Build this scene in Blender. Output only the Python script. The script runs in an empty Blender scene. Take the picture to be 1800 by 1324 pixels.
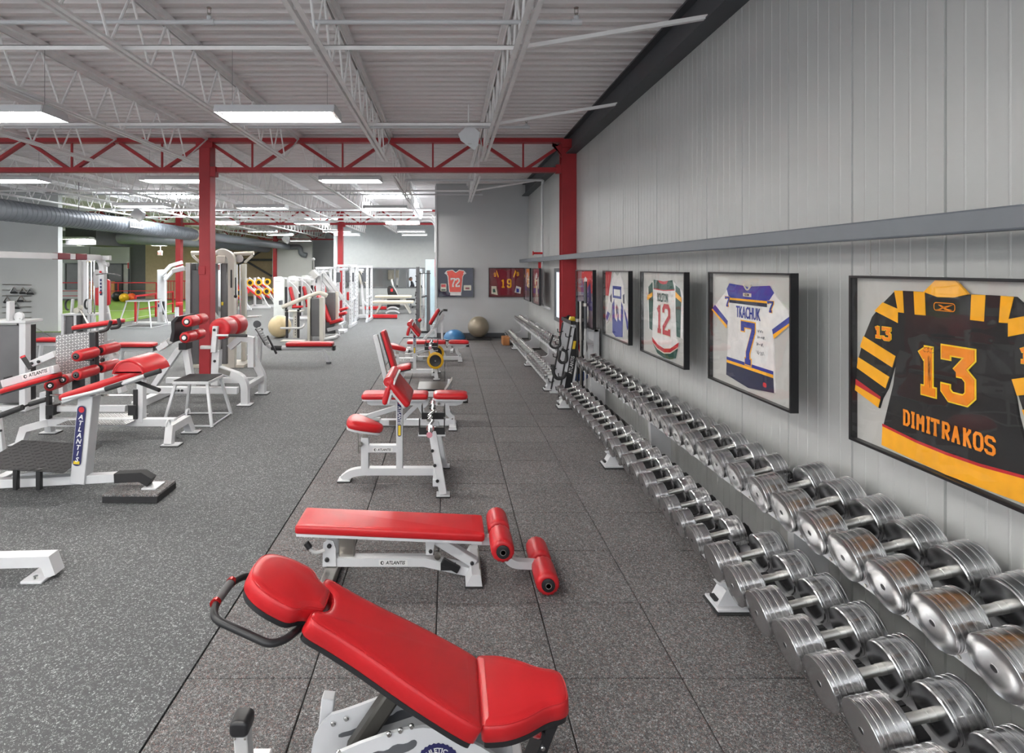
import bpy, math, random
from mathutils import Vector, Matrix
R = math.radians
random.seed(7)
sc = bpy.context.scene
COL = sc.collection
F, VX, VY, H = 968.0, 788.0, 470.0, 2.03     # focal length, vanishing point and eye height read from the floor tiles

# ---------------------------------------------------------------- camera, light, exposure
cam = bpy.data.cameras.new('camera'); camo = bpy.data.objects.new('camera', cam); COL.objects.link(camo)
cam.sensor_width = 36; cam.lens = 36 * F / 1800
cam.shift_x = (900 - VX) / 1800; cam.shift_y = -(662 - VY) / 1800
cam.clip_end = 200; cam.clip_start = 0.02
camo.location = (0, 0, H); camo.rotation_euler = (R(90), 0, 0)
sc.camera = camo
sc.view_settings.view_transform = 'Standard'; sc.view_settings.look = 'None'
sc.view_settings.gamma = 1; sc.view_settings.use_curve_mapping = False
sc.view_settings.exposure = 2.28
wd = bpy.data.worlds.new('world'); sc.world = wd; wd.use_nodes = True
wd.node_tree.nodes['Background'].inputs[0].default_value = (0.93, 0.97, 1, 1)
wd.node_tree.nodes['Background'].inputs[1].default_value = 0.4
TUBE_E = 17.0       # strength of the fluorescent tubes
SKY_E = 9.0         # strength of the daylight in the roof lights and slit window

# ---------------------------------------------------------------- materials
MATS = {}
def mat(name, col, rough=0.5, metal=0.0, var=0.06, vs=6.0, bump=0.0, bs=200.0, coat=0.0, spec=0.5, emis=None, es=0.0, alpha=None):
    if name in MATS: return MATS[name]
    m = bpy.data.materials.new(name); m.use_nodes = True
    nt = m.node_tree; b = nt.nodes['Principled BSDF']
    b.inputs['Roughness'].default_value = rough; b.inputs['Metallic'].default_value = metal
    b.inputs['Coat Weight'].default_value = coat; b.inputs['Specular IOR Level'].default_value = spec
    tc = nt.nodes.new('ShaderNodeTexCoord')
    n = nt.nodes.new('ShaderNodeTexNoise'); n.inputs['Scale'].default_value = vs; n.inputs['Detail'].default_value = 3
    nt.links.new(tc.outputs['Object'], n.inputs['Vector'])
    r = nt.nodes.new('ShaderNodeValToRGB')
    c = col
    r.color_ramp.elements[0].position = 0.3; r.color_ramp.elements[1].position = 0.7
    r.color_ramp.elements[0].color = tuple(max(0, x * (1 - var)) for x in c) + (1,)
    r.color_ramp.elements[1].color = tuple(min(1, x * (1 + var)) for x in c) + (1,)
    nt.links.new(n.outputs['Fac'], r.inputs['Fac']); nt.links.new(r.outputs['Color'], b.inputs['Base Color'])
    if bump:
        n2 = nt.nodes.new('ShaderNodeTexNoise'); n2.inputs['Scale'].default_value = bs
        nt.links.new(tc.outputs['Object'], n2.inputs['Vector'])
        bp = nt.nodes.new('ShaderNodeBump'); bp.inputs['Strength'].default_value = bump; bp.inputs['Distance'].default_value = 0.002
        nt.links.new(n2.outputs['Fac'], bp.inputs['Height']); nt.links.new(bp.outputs['Normal'], b.inputs['Normal'])
    if emis:
        b.inputs['Emission Color'].default_value = tuple(emis) + (1,); b.inputs['Emission Strength'].default_value = es
    MATS[name] = m; return m
def s2l(*c):      # sRGB 0..255 to linear
    return tuple((x / 255 / 12.92) if x / 255 <= 0.04045 else ((x / 255 + 0.055) / 1.055) ** 2.4 for x in c)
WHITE = mat('white_powder_coat', (0.62, 0.63, 0.65), 0.35, var=0.03)
CREAM = mat('cream_powder_coat', (0.56, 0.54, 0.48), 0.38, var=0.03)
STEELW = mat('white_roof_steel', (0.86, 0.85, 0.85), 0.5, var=0.05)
RED = mat('red_vinyl', (0.54, 0.015, 0.02), 0.34, var=0.05, bump=0.15, bs=400)
REDROLL = mat('red_roller_vinyl', (0.50, 0.014, 0.02), 0.38, var=0.08, bump=0.2, bs=60)
REDSTEEL = mat('red_painted_steel', (0.36, 0.018, 0.025), 0.5, var=0.1, vs=3)
REDRAIL = mat('red_painted_rail', (0.50, 0.02, 0.03), 0.45)
BLACK = mat('black_steel', (0.018, 0.018, 0.02), 0.4)
RUBBER = mat('black_rubber', (0.022, 0.022, 0.024), 0.75, bump=0.3, bs=300)
GRIP = mat('black_foam_grip', (0.03, 0.03, 0.032), 0.7)
DGREY = mat('dark_grey_steel', (0.10, 0.105, 0.115), 0.5)
SHROUD = mat('grey_shroud', (0.12, 0.12, 0.125), 0.3, var=0.12, vs=2)
CHROME = mat('chrome', (0.75, 0.75, 0.74), 0.12, 1.0, var=0.03)
DARKCH = mat('worn_steel', (0.42, 0.40, 0.37), 0.3, 1.0, var=0.15)
LGREY = mat('light_grey_plate', (0.5, 0.5, 0.5), 0.4)
BEAMG = mat('grey_wall_beam', (0.075, 0.08, 0.09), 0.55, var=0.05)
RAILG = mat('grey_rail', s2l(112, 117, 124), 0.5, var=0.04)
WALLF = mat('grey_painted_wall', s2l(186, 188, 190), 0.7, var=0.03, vs=1.2)
WALLB = mat('pale_painted_wall', s2l(196, 199, 198), 0.7, var=0.03, vs=1.2)
WALLBLUE = mat('blue_grey_wall', s2l(152, 156, 156), 0.7, var=0.03)
WALLT = mat('tan_block_wall', s2l(182, 165, 135), 0.75, var=0.05)
WALLD = mat('dark_grey_wall', s2l(96, 98, 99), 0.7, var=0.05)
DUCTM = mat('grey_duct', s2l(120, 126, 134), 0.45, 0.2, var=0.05)
NAVY = mat('navy_print', (0.02, 0.02, 0.10), 0.5)
INK = mat('black_print', (0.015, 0.015, 0.015), 0.5)
PAPER = mat('white_print', (0.75, 0.75, 0.75), 0.5)
YEL = mat('yellow_print', (0.75, 0.55, 0.03), 0.5)
REDP = mat('red_print', (0.6, 0.02, 0.03), 0.5)
BLUEF = mat('blue_vinyl', (0.02, 0.07, 0.25), 0.4)
GOLDB = mat('gold_ball', s2l(196, 178, 140), 0.3, var=0.04)
SILVB = mat('silver_ball', s2l(150, 139, 122), 0.28, 0.25, var=0.04)
BLUEB = mat('blue_dome', s2l(52, 112, 160), 0.35, var=0.06)
WOOD = mat('brown_carton', s2l(168, 110, 62), 0.7, var=0.15)
TABLE = mat('cream_vinyl', s2l(222, 214, 194), 0.4)
YPLATE = mat('yellow_plate_rim', s2l(220, 170, 30), 0.4)
TUBEM = mat('lit_tube', (1, 1, 1), 0.5, emis=(1.0, 0.965, 0.90), es=TUBE_E)
DAYL = mat('daylit_panel', (0.9, 0.9, 0.9), 0.5, emis=(0.93, 0.97, 1.0), es=SKY_E)
WINL = mat('daylit_window', (0.35, 0.37, 0.39), 0.5, emis=(0.88, 0.94, 1.0), es=0.16)
TURF = mat('green_turf', s2l(112, 146, 52), 0.9, var=0.15, vs=40, bump=0.6, bs=300)

def fleck(name, base, stops, scale, rough=0.8, per_obj=False):
    m = bpy.data.materials.new(name); m.use_nodes = True; nt = m.node_tree; b = nt.nodes['Principled BSDF']
    b.inputs['Roughness'].default_value = rough; b.inputs['Specular IOR Level'].default_value = 0.35
    g = nt.nodes.new('ShaderNodeNewGeometry')
    wn = nt.nodes.new('ShaderNodeTexNoise'); wn.inputs['Scale'].default_value = scale * 0.9; wn.inputs['Detail'].default_value = 1
    nt.links.new(g.outputs['Position'], wn.inputs['Vector'])
    mx = nt.nodes.new('ShaderNodeMix'); mx.data_type = 'RGBA'; mx.blend_type = 'LINEAR_LIGHT'; mx.inputs['Factor'].default_value = 0.012
    nt.links.new(g.outputs['Position'], mx.inputs[6]); nt.links.new(wn.outputs['Color'], mx.inputs[7])
    v = nt.nodes.new('ShaderNodeTexVoronoi'); v.inputs['Scale'].default_value = scale; v.inputs['Randomness'].default_value = 1
    nt.links.new(mx.outputs[2], v.inputs['Vector'])
    sep = nt.nodes.new('ShaderNodeSeparateColor'); nt.links.new(v.outputs['Color'], sep.inputs[0])
    r = nt.nodes.new('ShaderNodeValToRGB'); r.color_ramp.interpolation = 'CONSTANT'
    els = r.color_ramp.elements
    els[0].position = 0; els[0].color = base + (1,)
    els[1].position = stops[0][0]; els[1].color = stops[0][1] + (1,)
    for p, c in stops[1:]:
        e = els.new(p); e.color = c + (1,)
    nt.links.new(sep.outputs[0], r.inputs['Fac'])
    big = nt.nodes.new('ShaderNodeTexNoise'); big.inputs['Scale'].default_value = 1.3; big.inputs['Detail'].default_value = 4
    nt.links.new(g.outputs['Position'], big.inputs['Vector'])
    mr = nt.nodes.new('ShaderNodeMapRange'); mr.inputs[3].default_value = 0.86; mr.inputs[4].default_value = 1.14
    nt.links.new(big.outputs['Fac'], mr.inputs[0])
    src = mr.outputs[0]
    if per_obj:
        oi = nt.nodes.new('ShaderNodeObjectInfo'); mr2 = nt.nodes.new('ShaderNodeMapRange'); mr2.inputs[3].default_value = 0.93; mr2.inputs[4].default_value = 1.07
        nt.links.new(oi.outputs['Random'], mr2.inputs[0])
        mu = nt.nodes.new('ShaderNodeMath'); mu.operation = 'MULTIPLY'; nt.links.new(src, mu.inputs[0]); nt.links.new(mr2.outputs[0], mu.inputs[1]); src = mu.outputs[0]
    mm = nt.nodes.new('ShaderNodeMix'); mm.data_type = 'RGBA'; mm.blend_type = 'MULTIPLY'; mm.inputs['Factor'].default_value = 1
    nt.links.new(r.outputs['Color'], mm.inputs[6]); nt.links.new(src, mm.inputs[7])
    nt.links.new(mm.outputs[2], b.inputs['Base Color'])
    bp = nt.nodes.new('ShaderNodeBump'); bp.inputs['Strength'].default_value = 0.25; bp.inputs['Distance'].default_value = 0.002
    nt.links.new(v.outputs['Distance'], bp.inputs['Height']); nt.links.new(bp.outputs['Normal'], b.inputs['Normal'])
    return m
ROLLM = fleck('flecked_rubber_roll', (0.088, 0.091, 0.094), [(0.52, (0.108, 0.112, 0.115)), (0.84, (0.25, 0.26, 0.26)), (0.94, (0.44, 0.45, 0.45))], 170)
TILEM = fleck('flecked_rubber_tile', (0.058, 0.057, 0.058), [(0.30, (0.10, 0.097, 0.097)), (0.54, (0.15, 0.158, 0.163)), (0.68, (0.25, 0.145, 0.13)), (0.76, (0.22, 0.212, 0.208)), (0.88, (0.38, 0.38, 0.385)), (0.965, (0.50, 0.51, 0.52))], 215, per_obj=True)

def panelmat():
    m = mat('grey_metal_panel', s2l(182, 184, 183), 0.4, 0.0, var=0.02, vs=1.0)
    return m
PANEL = panelmat()
DECK = mat('white_roof_deck', (0.80, 0.765, 0.765), 0.6, var=0.04, vs=0.8)

def steelmat():
    m = bpy.data.materials.new('turned_steel'); m.use_nodes = True; nt = m.node_tree; b = nt.nodes['Principled BSDF']
    b.inputs['Metallic'].default_value = 1; b.inputs['Roughness'].default_value = 0.2
    b.inputs['Base Color'].default_value = (0.50, 0.50, 0.51, 1)
    tc = nt.nodes.new('ShaderNodeTexCoord')
    mp = nt.nodes.new('ShaderNodeMapping'); mp.inputs['Scale'].default_value = (500, 3, 3)
    nt.links.new(tc.outputs['Object'], mp.inputs[0])
    n = nt.nodes.new('ShaderNodeTexNoise'); n.inputs['Scale'].default_value = 1; n.inputs['Detail'].default_value = 3
    nt.links.new(mp.outputs[0], n.inputs['Vector'])
    mr = nt.nodes.new('ShaderNodeMapRange'); mr.inputs[3].default_value = 0.15; mr.inputs[4].default_value = 0.27
    nt.links.new(n.outputs['Fac'], mr.inputs[0]); nt.links.new(mr.outputs[0], b.inputs['Roughness'])
    r = nt.nodes.new('ShaderNodeValToRGB'); r.color_ramp.elements[0].color = (0.62, 0.62, 0.63, 1); r.color_ramp.elements[1].color = (0.82, 0.82, 0.83, 1)
    r.color_ramp.elements[0].position = 0.3; r.color_ramp.elements[1].position = 0.7
    nt.links.new(n.outputs['Fac'], r.inputs[0]); nt.links.new(r.outputs[0], b.inputs['Base Color'])
    return m
STEEL = steelmat()
STEELRING = mat('polished_ring', (0.85, 0.85, 0.85), 0.25, 1.0, var=0.02)
HANDLE = mat('knurled_handle', (0.55, 0.55, 0.53), 0.38, 1.0, var=0.1, bump=0.3, bs=900)

def glassmat():
    m = bpy.data.materials.new('clear_glazing'); m.use_nodes = True; nt = m.node_tree
    for n in list(nt.nodes): nt.nodes.remove(n)
    o = nt.nodes.new('ShaderNodeOutputMaterial'); t = nt.nodes.new('ShaderNodeBsdfTransparent'); g = nt.nodes.new('ShaderNodeBsdfGlossy')
    g.inputs['Roughness'].default_value = 0.02
    fr = nt.nodes.new('ShaderNodeFresnel'); fr.inputs[0].default_value = 1.5
    tc = nt.nodes.new('ShaderNodeTexCoord'); n = nt.nodes.new('ShaderNodeTexNoise'); n.inputs['Scale'].default_value = 3.0
    nt.links.new(tc.outputs['Object'], n.inputs['Vector'])
    bp = nt.nodes.new('ShaderNodeBump'); bp.inputs['Strength'].default_value = 0.08; bp.inputs['Distance'].default_value = 0.02
    nt.links.new(n.outputs['Fac'], bp.inputs['Height']); nt.links.new(bp.outputs[0], g.inputs['Normal'])
    mx = nt.nodes.new('ShaderNodeMixShader')
    ge = nt.nodes.new('ShaderNodeNewGeometry'); mu = nt.nodes.new('ShaderNodeMath'); mu.operation = 'MULTIPLY'
    iv = nt.nodes.new('ShaderNodeMath'); iv.operation = 'SUBTRACT'; iv.inputs[0].default_value = 1; nt.links.new(ge.outputs['Backfacing'], iv.inputs[1])
    nt.links.new(fr.outputs[0], mu.inputs[0]); nt.links.new(iv.outputs[0], mu.inputs[1])      # one reflection per pane: the entry face
    nt.links.new(mu.outputs[0], mx.inputs[0]); nt.links.new(t.outputs[0], mx.inputs[1]); nt.links.new(g.outputs[0], mx.inputs[2])
    nt.links.new(mx.outputs[0], o.inputs[0])
    return m
GLASS = glassmat()

# ---------------------------------------------------------------- geometry helpers
def p(px, py, Y):            # point seen at (px, py) of the photograph that stands Y metres away
    return Vector(((px - VX) * Y / F, Y, H - (py - VY) * Y / F))
def gnd(px, py, z=0.0):      # point at height z seen at (px, py)
    Y = F * (H - z) / (py - VY); return Vector(((px - VX) * Y / F, Y, z))
ROOT = {}
def V(a): return Vector(a)
def fillet(pts, rad, k=4):
    pts = [V(q) for q in pts]; out = [pts[0]]
    for i in range(1, len(pts) - 1):
        a, b, c = pts[i - 1], pts[i], pts[i + 1]
        d1 = (a - b); d2 = (c - b); l = min(rad, d1.length * .49, d2.length * .49)
        s = b + d1.normalized() * l; e = b + d2.normalized() * l
        for j in range(k + 1):
            t = j / k; out.append(s * (1 - t) ** 2 + b * 2 * t * (1 - t) + e * t * t)
    out.append(pts[-1]); return out
def inset(poly, d):
    n = len(poly); out = []
    area = sum(poly[i][0] * poly[(i + 1) % n][1] - poly[(i + 1) % n][0] * poly[i][1] for i in range(n))
    sg = 1 if area > 0 else -1
    for i in range(n):
        a, b, c = Vector(poly[i - 1]), Vector(poly[i]), Vector(poly[(i + 1) % n])
        e1 = (b - a); e2 = (c - b)
        if e1.length < 1e-9 or e2.length < 1e-9: out.append(b); continue
        e1.normalize(); e2.normalize()
        n1 = Vector((-e1.y, e1.x)) * sg; n2 = Vector((-e2.y, e2.x)) * sg
        m = n1 + n2
        if m.length < 1e-6: out.append(b + n1 * d); continue
        m.normalize(); out.append(b + m * (d / max(0.35, m.dot(n1))))
    return out
def rrect(w, h, r, k=4, cx=0, cy=0):
    o = []
    for sx, sy, a0 in ((1, 1, 0), (-1, 1, 90), (-1, -1, 180), (1, -1, 270)):
        for j in range(k + 1):
            a = R(a0 + 90 * j / k); o.append((cx + sx * (w / 2 - r) + r * math.cos(a), cy + sy * (h / 2 - r) + r * math.sin(a)))
    return o
def smooth2(poly, it=2):    # Chaikin corner cutting of a closed outline
    q = [Vector(a) for a in poly]
    for _ in range(it):
        o = []
        for i in range(len(q)):
            a, b = q[i], q[(i + 1) % len(q)]
            o += [a * .75 + b * .25, a * .25 + b * .75]
        q = o
    return [(a.x, a.y) for a in q]
class B:
    def __init__(s): s.v = []; s.f = []
    def add(s, vs, fs):
        o = len(s.v); s.v += [V(q) for q in vs]; s.f += [tuple(i + o for i in f) for f in fs]; return s
    def frame(s, a, b, up=(0, 0, 1)):
        d = (V(b) - V(a)).normalized(); u = V(up)
        x = d.cross(u)
        if x.length < 1e-4: x = d.cross(V((1, 0, 0)))
        x.normalize(); z = x.cross(d); return x, d, z
    def box(s, c, d, bv=0.0, rot=None):
        hx, hy, hz = d[0] / 2, d[1] / 2, d[2] / 2; c = V(c)
        vs = []; fs = []
        sg = [(i, j, k) for i in (-1, 1) for j in (-1, 1) for k in (-1, 1)]
        if bv <= 0:
            vs = [V((i * hx, j * hy, k * hz)) for i, j, k in sg]
            fs = [(0, 1, 3, 2), (4, 6, 7, 5), (0, 4, 5, 1), (2, 3, 7, 6), (0, 2, 6, 4), (1, 5, 7, 3)]
        else:
            bv = min(bv, hx * .9, hy * .9, hz * .9)
            for i, j, k in sg:
                vs += [V((i * hx, j * (hy - bv), k * (hz - bv))), V((i * (hx - bv), j * hy, k * (hz - bv))), V((i * (hx - bv), j * (hy - bv), k * hz))]
            ix = {t: 3 * n for n, t in enumerate(sg)}
            def q(t, a): return ix[t] + a
            for ax in range(3):
                o1, o2 = [a for a in range(3) if a != ax]
                for sgn in (-1, 1):
                    l = []
                    for (e, f) in ((-1, -1), (1, -1), (1, 1), (-1, 1)):
                        t = [0, 0, 0]; t[ax] = sgn; t[o1] = e; t[o2] = f; l.append(q(tuple(t), ax))
                    if (sgn > 0) != (ax == 1): fs.append(tuple(l))
                    else: fs.append(tuple(l[::-1]))
                for e in (-1, 1):
                    for f in (-1, 1):
                        t0 = [0, 0, 0]; t0[ax] = -1; t0[o1] = e; t0[o2] = f; t1 = list(t0); t1[ax] = 1
                        l = (q(tuple(t0), o1), q(tuple(t0), o2), q(tuple(t1), o2), q(tuple(t1), o1))
                        a, b_, cc = vs[l[0]], vs[l[1]], vs[l[2]]
                        nn = (b_ - a).cross(cc - a); mid = (a + cc) / 2; mid = mid.copy(); mid[ax] = 0
                        fs.append(l if nn.dot(mid) > 0 else l[::-1])
            for t in sg:
                l = (q(t, 0), q(t, 1), q(t, 2)); fs.append(l if t[0] * t[1] * t[2] > 0 else l[::-1])
        if rot is not None: vs = [rot @ q_ for q_ in vs]
        return s.add([q_ + c for q_ in vs], fs)
    def b2(s, a, b, bv=0.0):      # box from two corners
        a = V(a); b = V(b); return s.box((a + b) / 2, [abs(x) for x in (b - a)], bv)
    def bar(s, a, b, w, h, up=(0, 0, 1), bv=0.004):
        a = V(a); b = V(b); x, d, z = s.frame(a, b, up)
        M = Matrix((x, d, z)).transposed()
        return s.box((a + b) / 2, (w, (b - a).length, h), bv, M)
    def path(s, pts, w, h, nrm):      # rectangular section (w along nrm, h in the plane) along a planar polyline
        pts = [V(q) for q in pts]; nrm = V(nrm).normalized(); n = len(pts); vs = []; fs = []
        for i in range(n):
            t1 = (pts[i] - pts[i - 1]).normalized() if i else (pts[1] - pts[0]).normalized()
            t2 = (pts[i + 1] - pts[i]).normalized() if i < n - 1 else t1
            t = (t1 + t2)
            t = t.normalized() if t.length > 1e-6 else t1
            u = t.cross(nrm); u.normalize(); k = 1 / max(0.45, t.dot(t1))
            for (e, f) in ((-1, -1), (1, -1), (1, 1), (-1, 1)):
                vs.append(pts[i] + nrm * (e * w / 2) + u * (f * h / 2 * k))
        for i in range(n - 1):
            for j in range(4):
                a = i * 4 + j; b = i * 4 + (j + 1) % 4; fs.append((a, b, b + 4, a + 4))
        fs.append((3, 2, 1, 0)); m = (n - 1) * 4; fs.append((m, m + 1, m + 2, m + 3))
        return s.add(vs, fs)
    def tube(s, pts, r, n=8):
        pts = [V(q) for q in pts]; vs = []; fs = []
        t = (pts[1] - pts[0]).normalized(); x = t.orthogonal().normalized()
        for i in range(len(pts)):
            t1 = (pts[i] - pts[i - 1]).normalized() if i else (pts[1] - pts[0]).normalized()
            t2 = (pts[i + 1] - pts[i]).normalized() if i < len(pts) - 1 else t1
            t = (t1 + t2)
            t = t.normalized() if t.length > 1e-6 else t1
            x = (x - t * x.dot(t)).normalized(); y = t.cross(x)
            for j in range(n):
                a = 2 * math.pi * j / n; vs.append(pts[i] + (x * math.cos(a) + y * math.sin(a)) * r)
        for i in range(len(pts) - 1):
            for j in range(n):
                a = i * n + j; b = i * n + (j + 1) % n; fs.append((a, b, b + n, a + n))
        fs.append(tuple(range(n))[::-1]); m = (len(pts) - 1) * n; fs.append(tuple(range(m, m + n)))
        return s.add(vs, fs)
    def cyl(s, a, b, r, n=16, r2=None):
        return s.lathe([(0, r), (1, r if r2 is None else r2)], a, b, n, unit=True)
    def lathe(s, prof, a, b, n=20, unit=False):      # profile of (t, radius) along a->b; t in metres, or 0..1 if unit
        a = V(a); b = V(b); x, d, z = s.frame(a, b); L = (b - a).length if unit else 1.0
        vs = []; fs = []
        for t, r in prof:
            for j in range(n):
                an = 2 * math.pi * j / n; vs.append(a + d * (t * L) + (x * math.cos(an) + z * math.sin(an)) * r)
        for i in range(len(prof) - 1):
            for j in range(n):
                q = i * n + j; w = i * n + (j + 1) % n; fs.append((q, q + n, w + n, w))
        fs.append(tuple(range(n))); m = (len(prof) - 1) * n; fs.append(tuple(range(m, m + n))[::-1])
        return s.add(vs, fs)
    def prism(s, poly, o, u, v, thick, r=0.0, k=3, back=True, crown=0.0):   # outline in the (u, v) plane, thickened along u x v
        o = V(o); u = V(u).normalized(); v = V(v).normalized(); nn = u.cross(v); n = len(poly)
        area = sum(poly[i][0] * poly[(i + 1) % n][1] - poly[(i + 1) % n][0] * poly[i][1] for i in range(n))
        if area < 0: poly = poly[::-1]
        lay = []
        if r > 0:
            if back: lay.append((inset(poly, r * .6), 0)); lay.append((poly, r * .6))
            else: lay.append((poly, 0))
            for j in range(k + 1):
                a = R(90 * j / k); lay.append((inset(poly, r * (1 - math.cos(a))), thick - r + r * math.sin(a)))
            if crown:
                q0 = inset(poly, r); ce = sum((Vector(q) for q in q0), Vector((0, 0))) / n
                for fq, zq in ((.965, .45), (.90, 1.0)): lay.append(([ce + (Vector(q) - ce) * fq for q in q0], thick + crown * zq))
        else: lay = [(poly, 0), (poly, thick)]
        vs = []; fs = []
        for pl, z in lay: vs += [o + u * q[0] + v * q[1] + nn * z for q in pl]
        for i in range(len(lay) - 1):
            for j in range(n):
                a = i * n + j; b = i * n + (j + 1) % n; fs.append((a, b, b + n, a + n))
        fs.append(tuple(range(n))[::-1]); m = (len(lay) - 1) * n; fs.append(tuple(range(m, m + n)))
        return s.add(vs, fs)
    def sphere(s, c, r, sz=1.0, n=24, m=14, lo=-90):
        c = V(c); vs = []; fs = []
        for i in range(m + 1):
            a = R(lo + (90 - lo) * i / m)
            for j in range(n):
                b = 2 * math.pi * j / n; vs.append(c + V((r * math.cos(a) * math.cos(b), r * math.cos(a) * math.sin(b), r * sz * math.sin(a))))
        for i in range(m):
            for j in range(n):
                q = i * n + j; w = i * n + (j + 1) % n; fs.append((q, w, w + n, q + n))
        fs.append(tuple(range(n))[::-1])
        return s.add(vs, fs)
    def strokes(s, segs, o, u, v, sx, sy, wd, th, base=0):   # block lettering: mitred flat strokes
        o = V(o); u = V(u); v = V(v); nn = u.cross(v)
        k = 0
        for sgm in segs:
            q = [o + u * (a * sx) + v * (b * sy) for a, b in sgm]; m = len(q) - 1
            for i in range(m):
                d = (q[i + 1] - q[i]).normalized(); fe = (wd - base) / 2 if base else 0; e0 = e1 = fe
                if i: t_ = d.angle((q[i] - q[i - 1]).normalized()); e0 = (.15 if t_ > 1.8 else min(.5, .5 * math.tan(t_ / 2))) * wd
                if i < m - 1: t_ = d.angle((q[i + 2] - q[i + 1]).normalized()); e1 = (.15 if t_ > 1.8 else min(.5, .5 * math.tan(t_ / 2))) * wd
                s.bar(q[i] - d * e0 + nn * (th / 2 + k * .00012), q[i + 1] + d * e1 + nn * (th / 2 + k * .00012), wd, th, nn, 0); k += 1
        return s
    def mesh(s, name, m, off=Vector((0, 0, 0)), ang=38):
        me = bpy.data.meshes.new(name); me.from_pydata([tuple(q - off) for q in s.v], [], s.f)
        me.validate(); me.polygons.foreach_set('use_smooth', [True] * len(me.polygons)); me.set_sharp_from_angle(angle=R(ang)); me.update()
        if m: me.materials.append(m)
        return me
    def build(s, name, m, parent=None, label=None, ang=38):
        off = ROOT[parent.name] if parent else Vector((0, 0, 0))
        o = bpy.data.objects.new(name, s.mesh(name, m, off, ang)); COL.objects.link(o)
        if parent: o.parent = parent; ROOT[o.name] = off
        else: ROOT[o.name] = Vector((0, 0, 0))
        if label: o['label'] = label
        return o
def thing(name, label, cat, loc=(0, 0, 0), group=None):
    o = bpy.data.objects.new(name, None); COL.objects.link(o); o.empty_display_size = 0.1
    o.location = loc; ROOT[o.name] = V(loc); tag(o, label, cat, group); return o
def tag(o, label, cat, group=None):
    o['label'] = label; o['category'] = cat
    if group: o['group'] = group
    return o
def single(name, b, m, label, cat, group=None):     # a thing of one mesh, origin at its base centre
    lo = Vector((min(q.x for q in b.v), min(q.y for q in b.v), min(q.z for q in b.v))); hi = Vector((max(q.x for q in b.v), max(q.y for q in b.v), 0))
    off = Vector(((lo.x + hi.x) / 2, (lo.y + hi.y) / 2, lo.z))
    o = bpy.data.objects.new(name, b.mesh(name, m, off)); COL.objects.link(o); o.location = off; ROOT[o.name] = off
    return tag(o, label, cat, group)
def struct(name, b, m, parent=None):
    o = b.build(name, m, parent)
    o['kind'] = 'structure'; return o
def copy_tree(o, parent=None):
    c = o.copy(); COL.objects.link(c)
    if parent: c.parent = parent
    for ch in [q for q in o.children]: copy_tree(ch, c)
    return c
def text(name, body, size, o, u, v, m, parent, th=0.002, bold=0.0, shear=0.0, xs=1.0, align='CENTER', label=None, warp=None):
    cu = bpy.data.curves.new('t', 'FONT'); cu.body = body; cu.size = 1.0; cu.align_x = align; cu.align_y = 'CENTER'
    cu.extrude = 0.001; cu.offset = bold; cu.shear = shear; cu.resolution_u = 2
    to = bpy.data.objects.new('t', cu); COL.objects.link(to)
    bpy.context.view_layer.update()
    dg = bpy.context.evaluated_depsgraph_get(); me = bpy.data.meshes.new_from_object(to.evaluated_get(dg))
    bpy.data.objects.remove(to); bpy.data.curves.remove(cu)
    o = V(o); u = V(u); v = V(v); n = u.cross(v)
    off = ROOT[parent.name]
    for q in me.vertices:
        x, y, z = q.co; x *= size * xs; y *= size
        if warp: x, y = warp(x, y)
        q.co = o + u * x + v * y + n * (th if z > 0 else 0) - off
    me.name = name; me.materials.clear(); me.materials.append(m)
    ob = bpy.data.objects.new(name, me); COL.objects.link(ob); ob.parent = parent; ROOT[ob.name] = off
    if label: ob['label'] = label
    return ob
ORD = ['first', 'second', 'third', 'fourth', 'fifth', 'sixth', 'seventh', 'eighth', 'ninth', 'tenth', 'eleventh', 'twelfth', 'thirteenth', 'fourteenth', 'fifteenth', 'sixteenth', 'seventeenth', 'eighteenth', 'nineteenth', 'twentieth']
# ---------------------------------------------------------------- setting: floor, walls, ceiling
X_, Y_, Z_ = Vector((1, 0, 0)), Vector((0, 1, 0)), Vector((0, 0, 1))
WX = 2.33                                   # inner face of the panelled right wall
b = B(); b.b2((-30, -4, -0.3), (WX + .2, 41, -0.03)); floor = struct('floor', b, DGREY)
b = B(); b.b2((-12.0, -4, -.03), (-1.296, 30, 0)).b2((-1.296, 16, -.03), (WX, 30, 0)).b2((-12, 30, -.03), (-.3, 41, 0)).b2((-30, -4, -.03), (-12, 17.2, 0)); b.build('rubber_sheet', ROLLM, floor)
b = B(); b.b2((-30, 17.2, -.03), (-12.0, 33.5, 0.012)); b.build('turf', TURF, floor)
b = B(); b.b2((-30, 33.5, -.03), (-12.0, 41, 0)); b.build('concrete_strip', WALLD, floor)
b = B(); b.b2((-12.6, 17.3, 0.012), (-12.52, 33.4, .014)).b2((-24, 25.6, .012), (-12.1, 25.68, .014)); b.build('turf_line', PAPER, floor)
TS = 0.6115
tb = B(); tb.box((0, 0, -.0125), (TS - .005, TS - .005, .025), .004); tme = tb.mesh('tile', TILEM)
hb = B(); hb.box((0, 0, -.0125), (.568, TS - .005, .025), .004); hme = hb.mesh('tile', TILEM)
for j in range(-5, 22):
    y0 = 2.722 + TS * j
    if y0 + TS > 16.05: break
    for i in range(6):
        x0 = -1.29 + TS * i
        o = bpy.data.objects.new('tile', tme if i < 5 else hme); COL.objects.link(o); o.parent = floor
        o.location = (x0 + (TS / 2 if i < 5 else .2845), y0 + TS / 2, 0)

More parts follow.
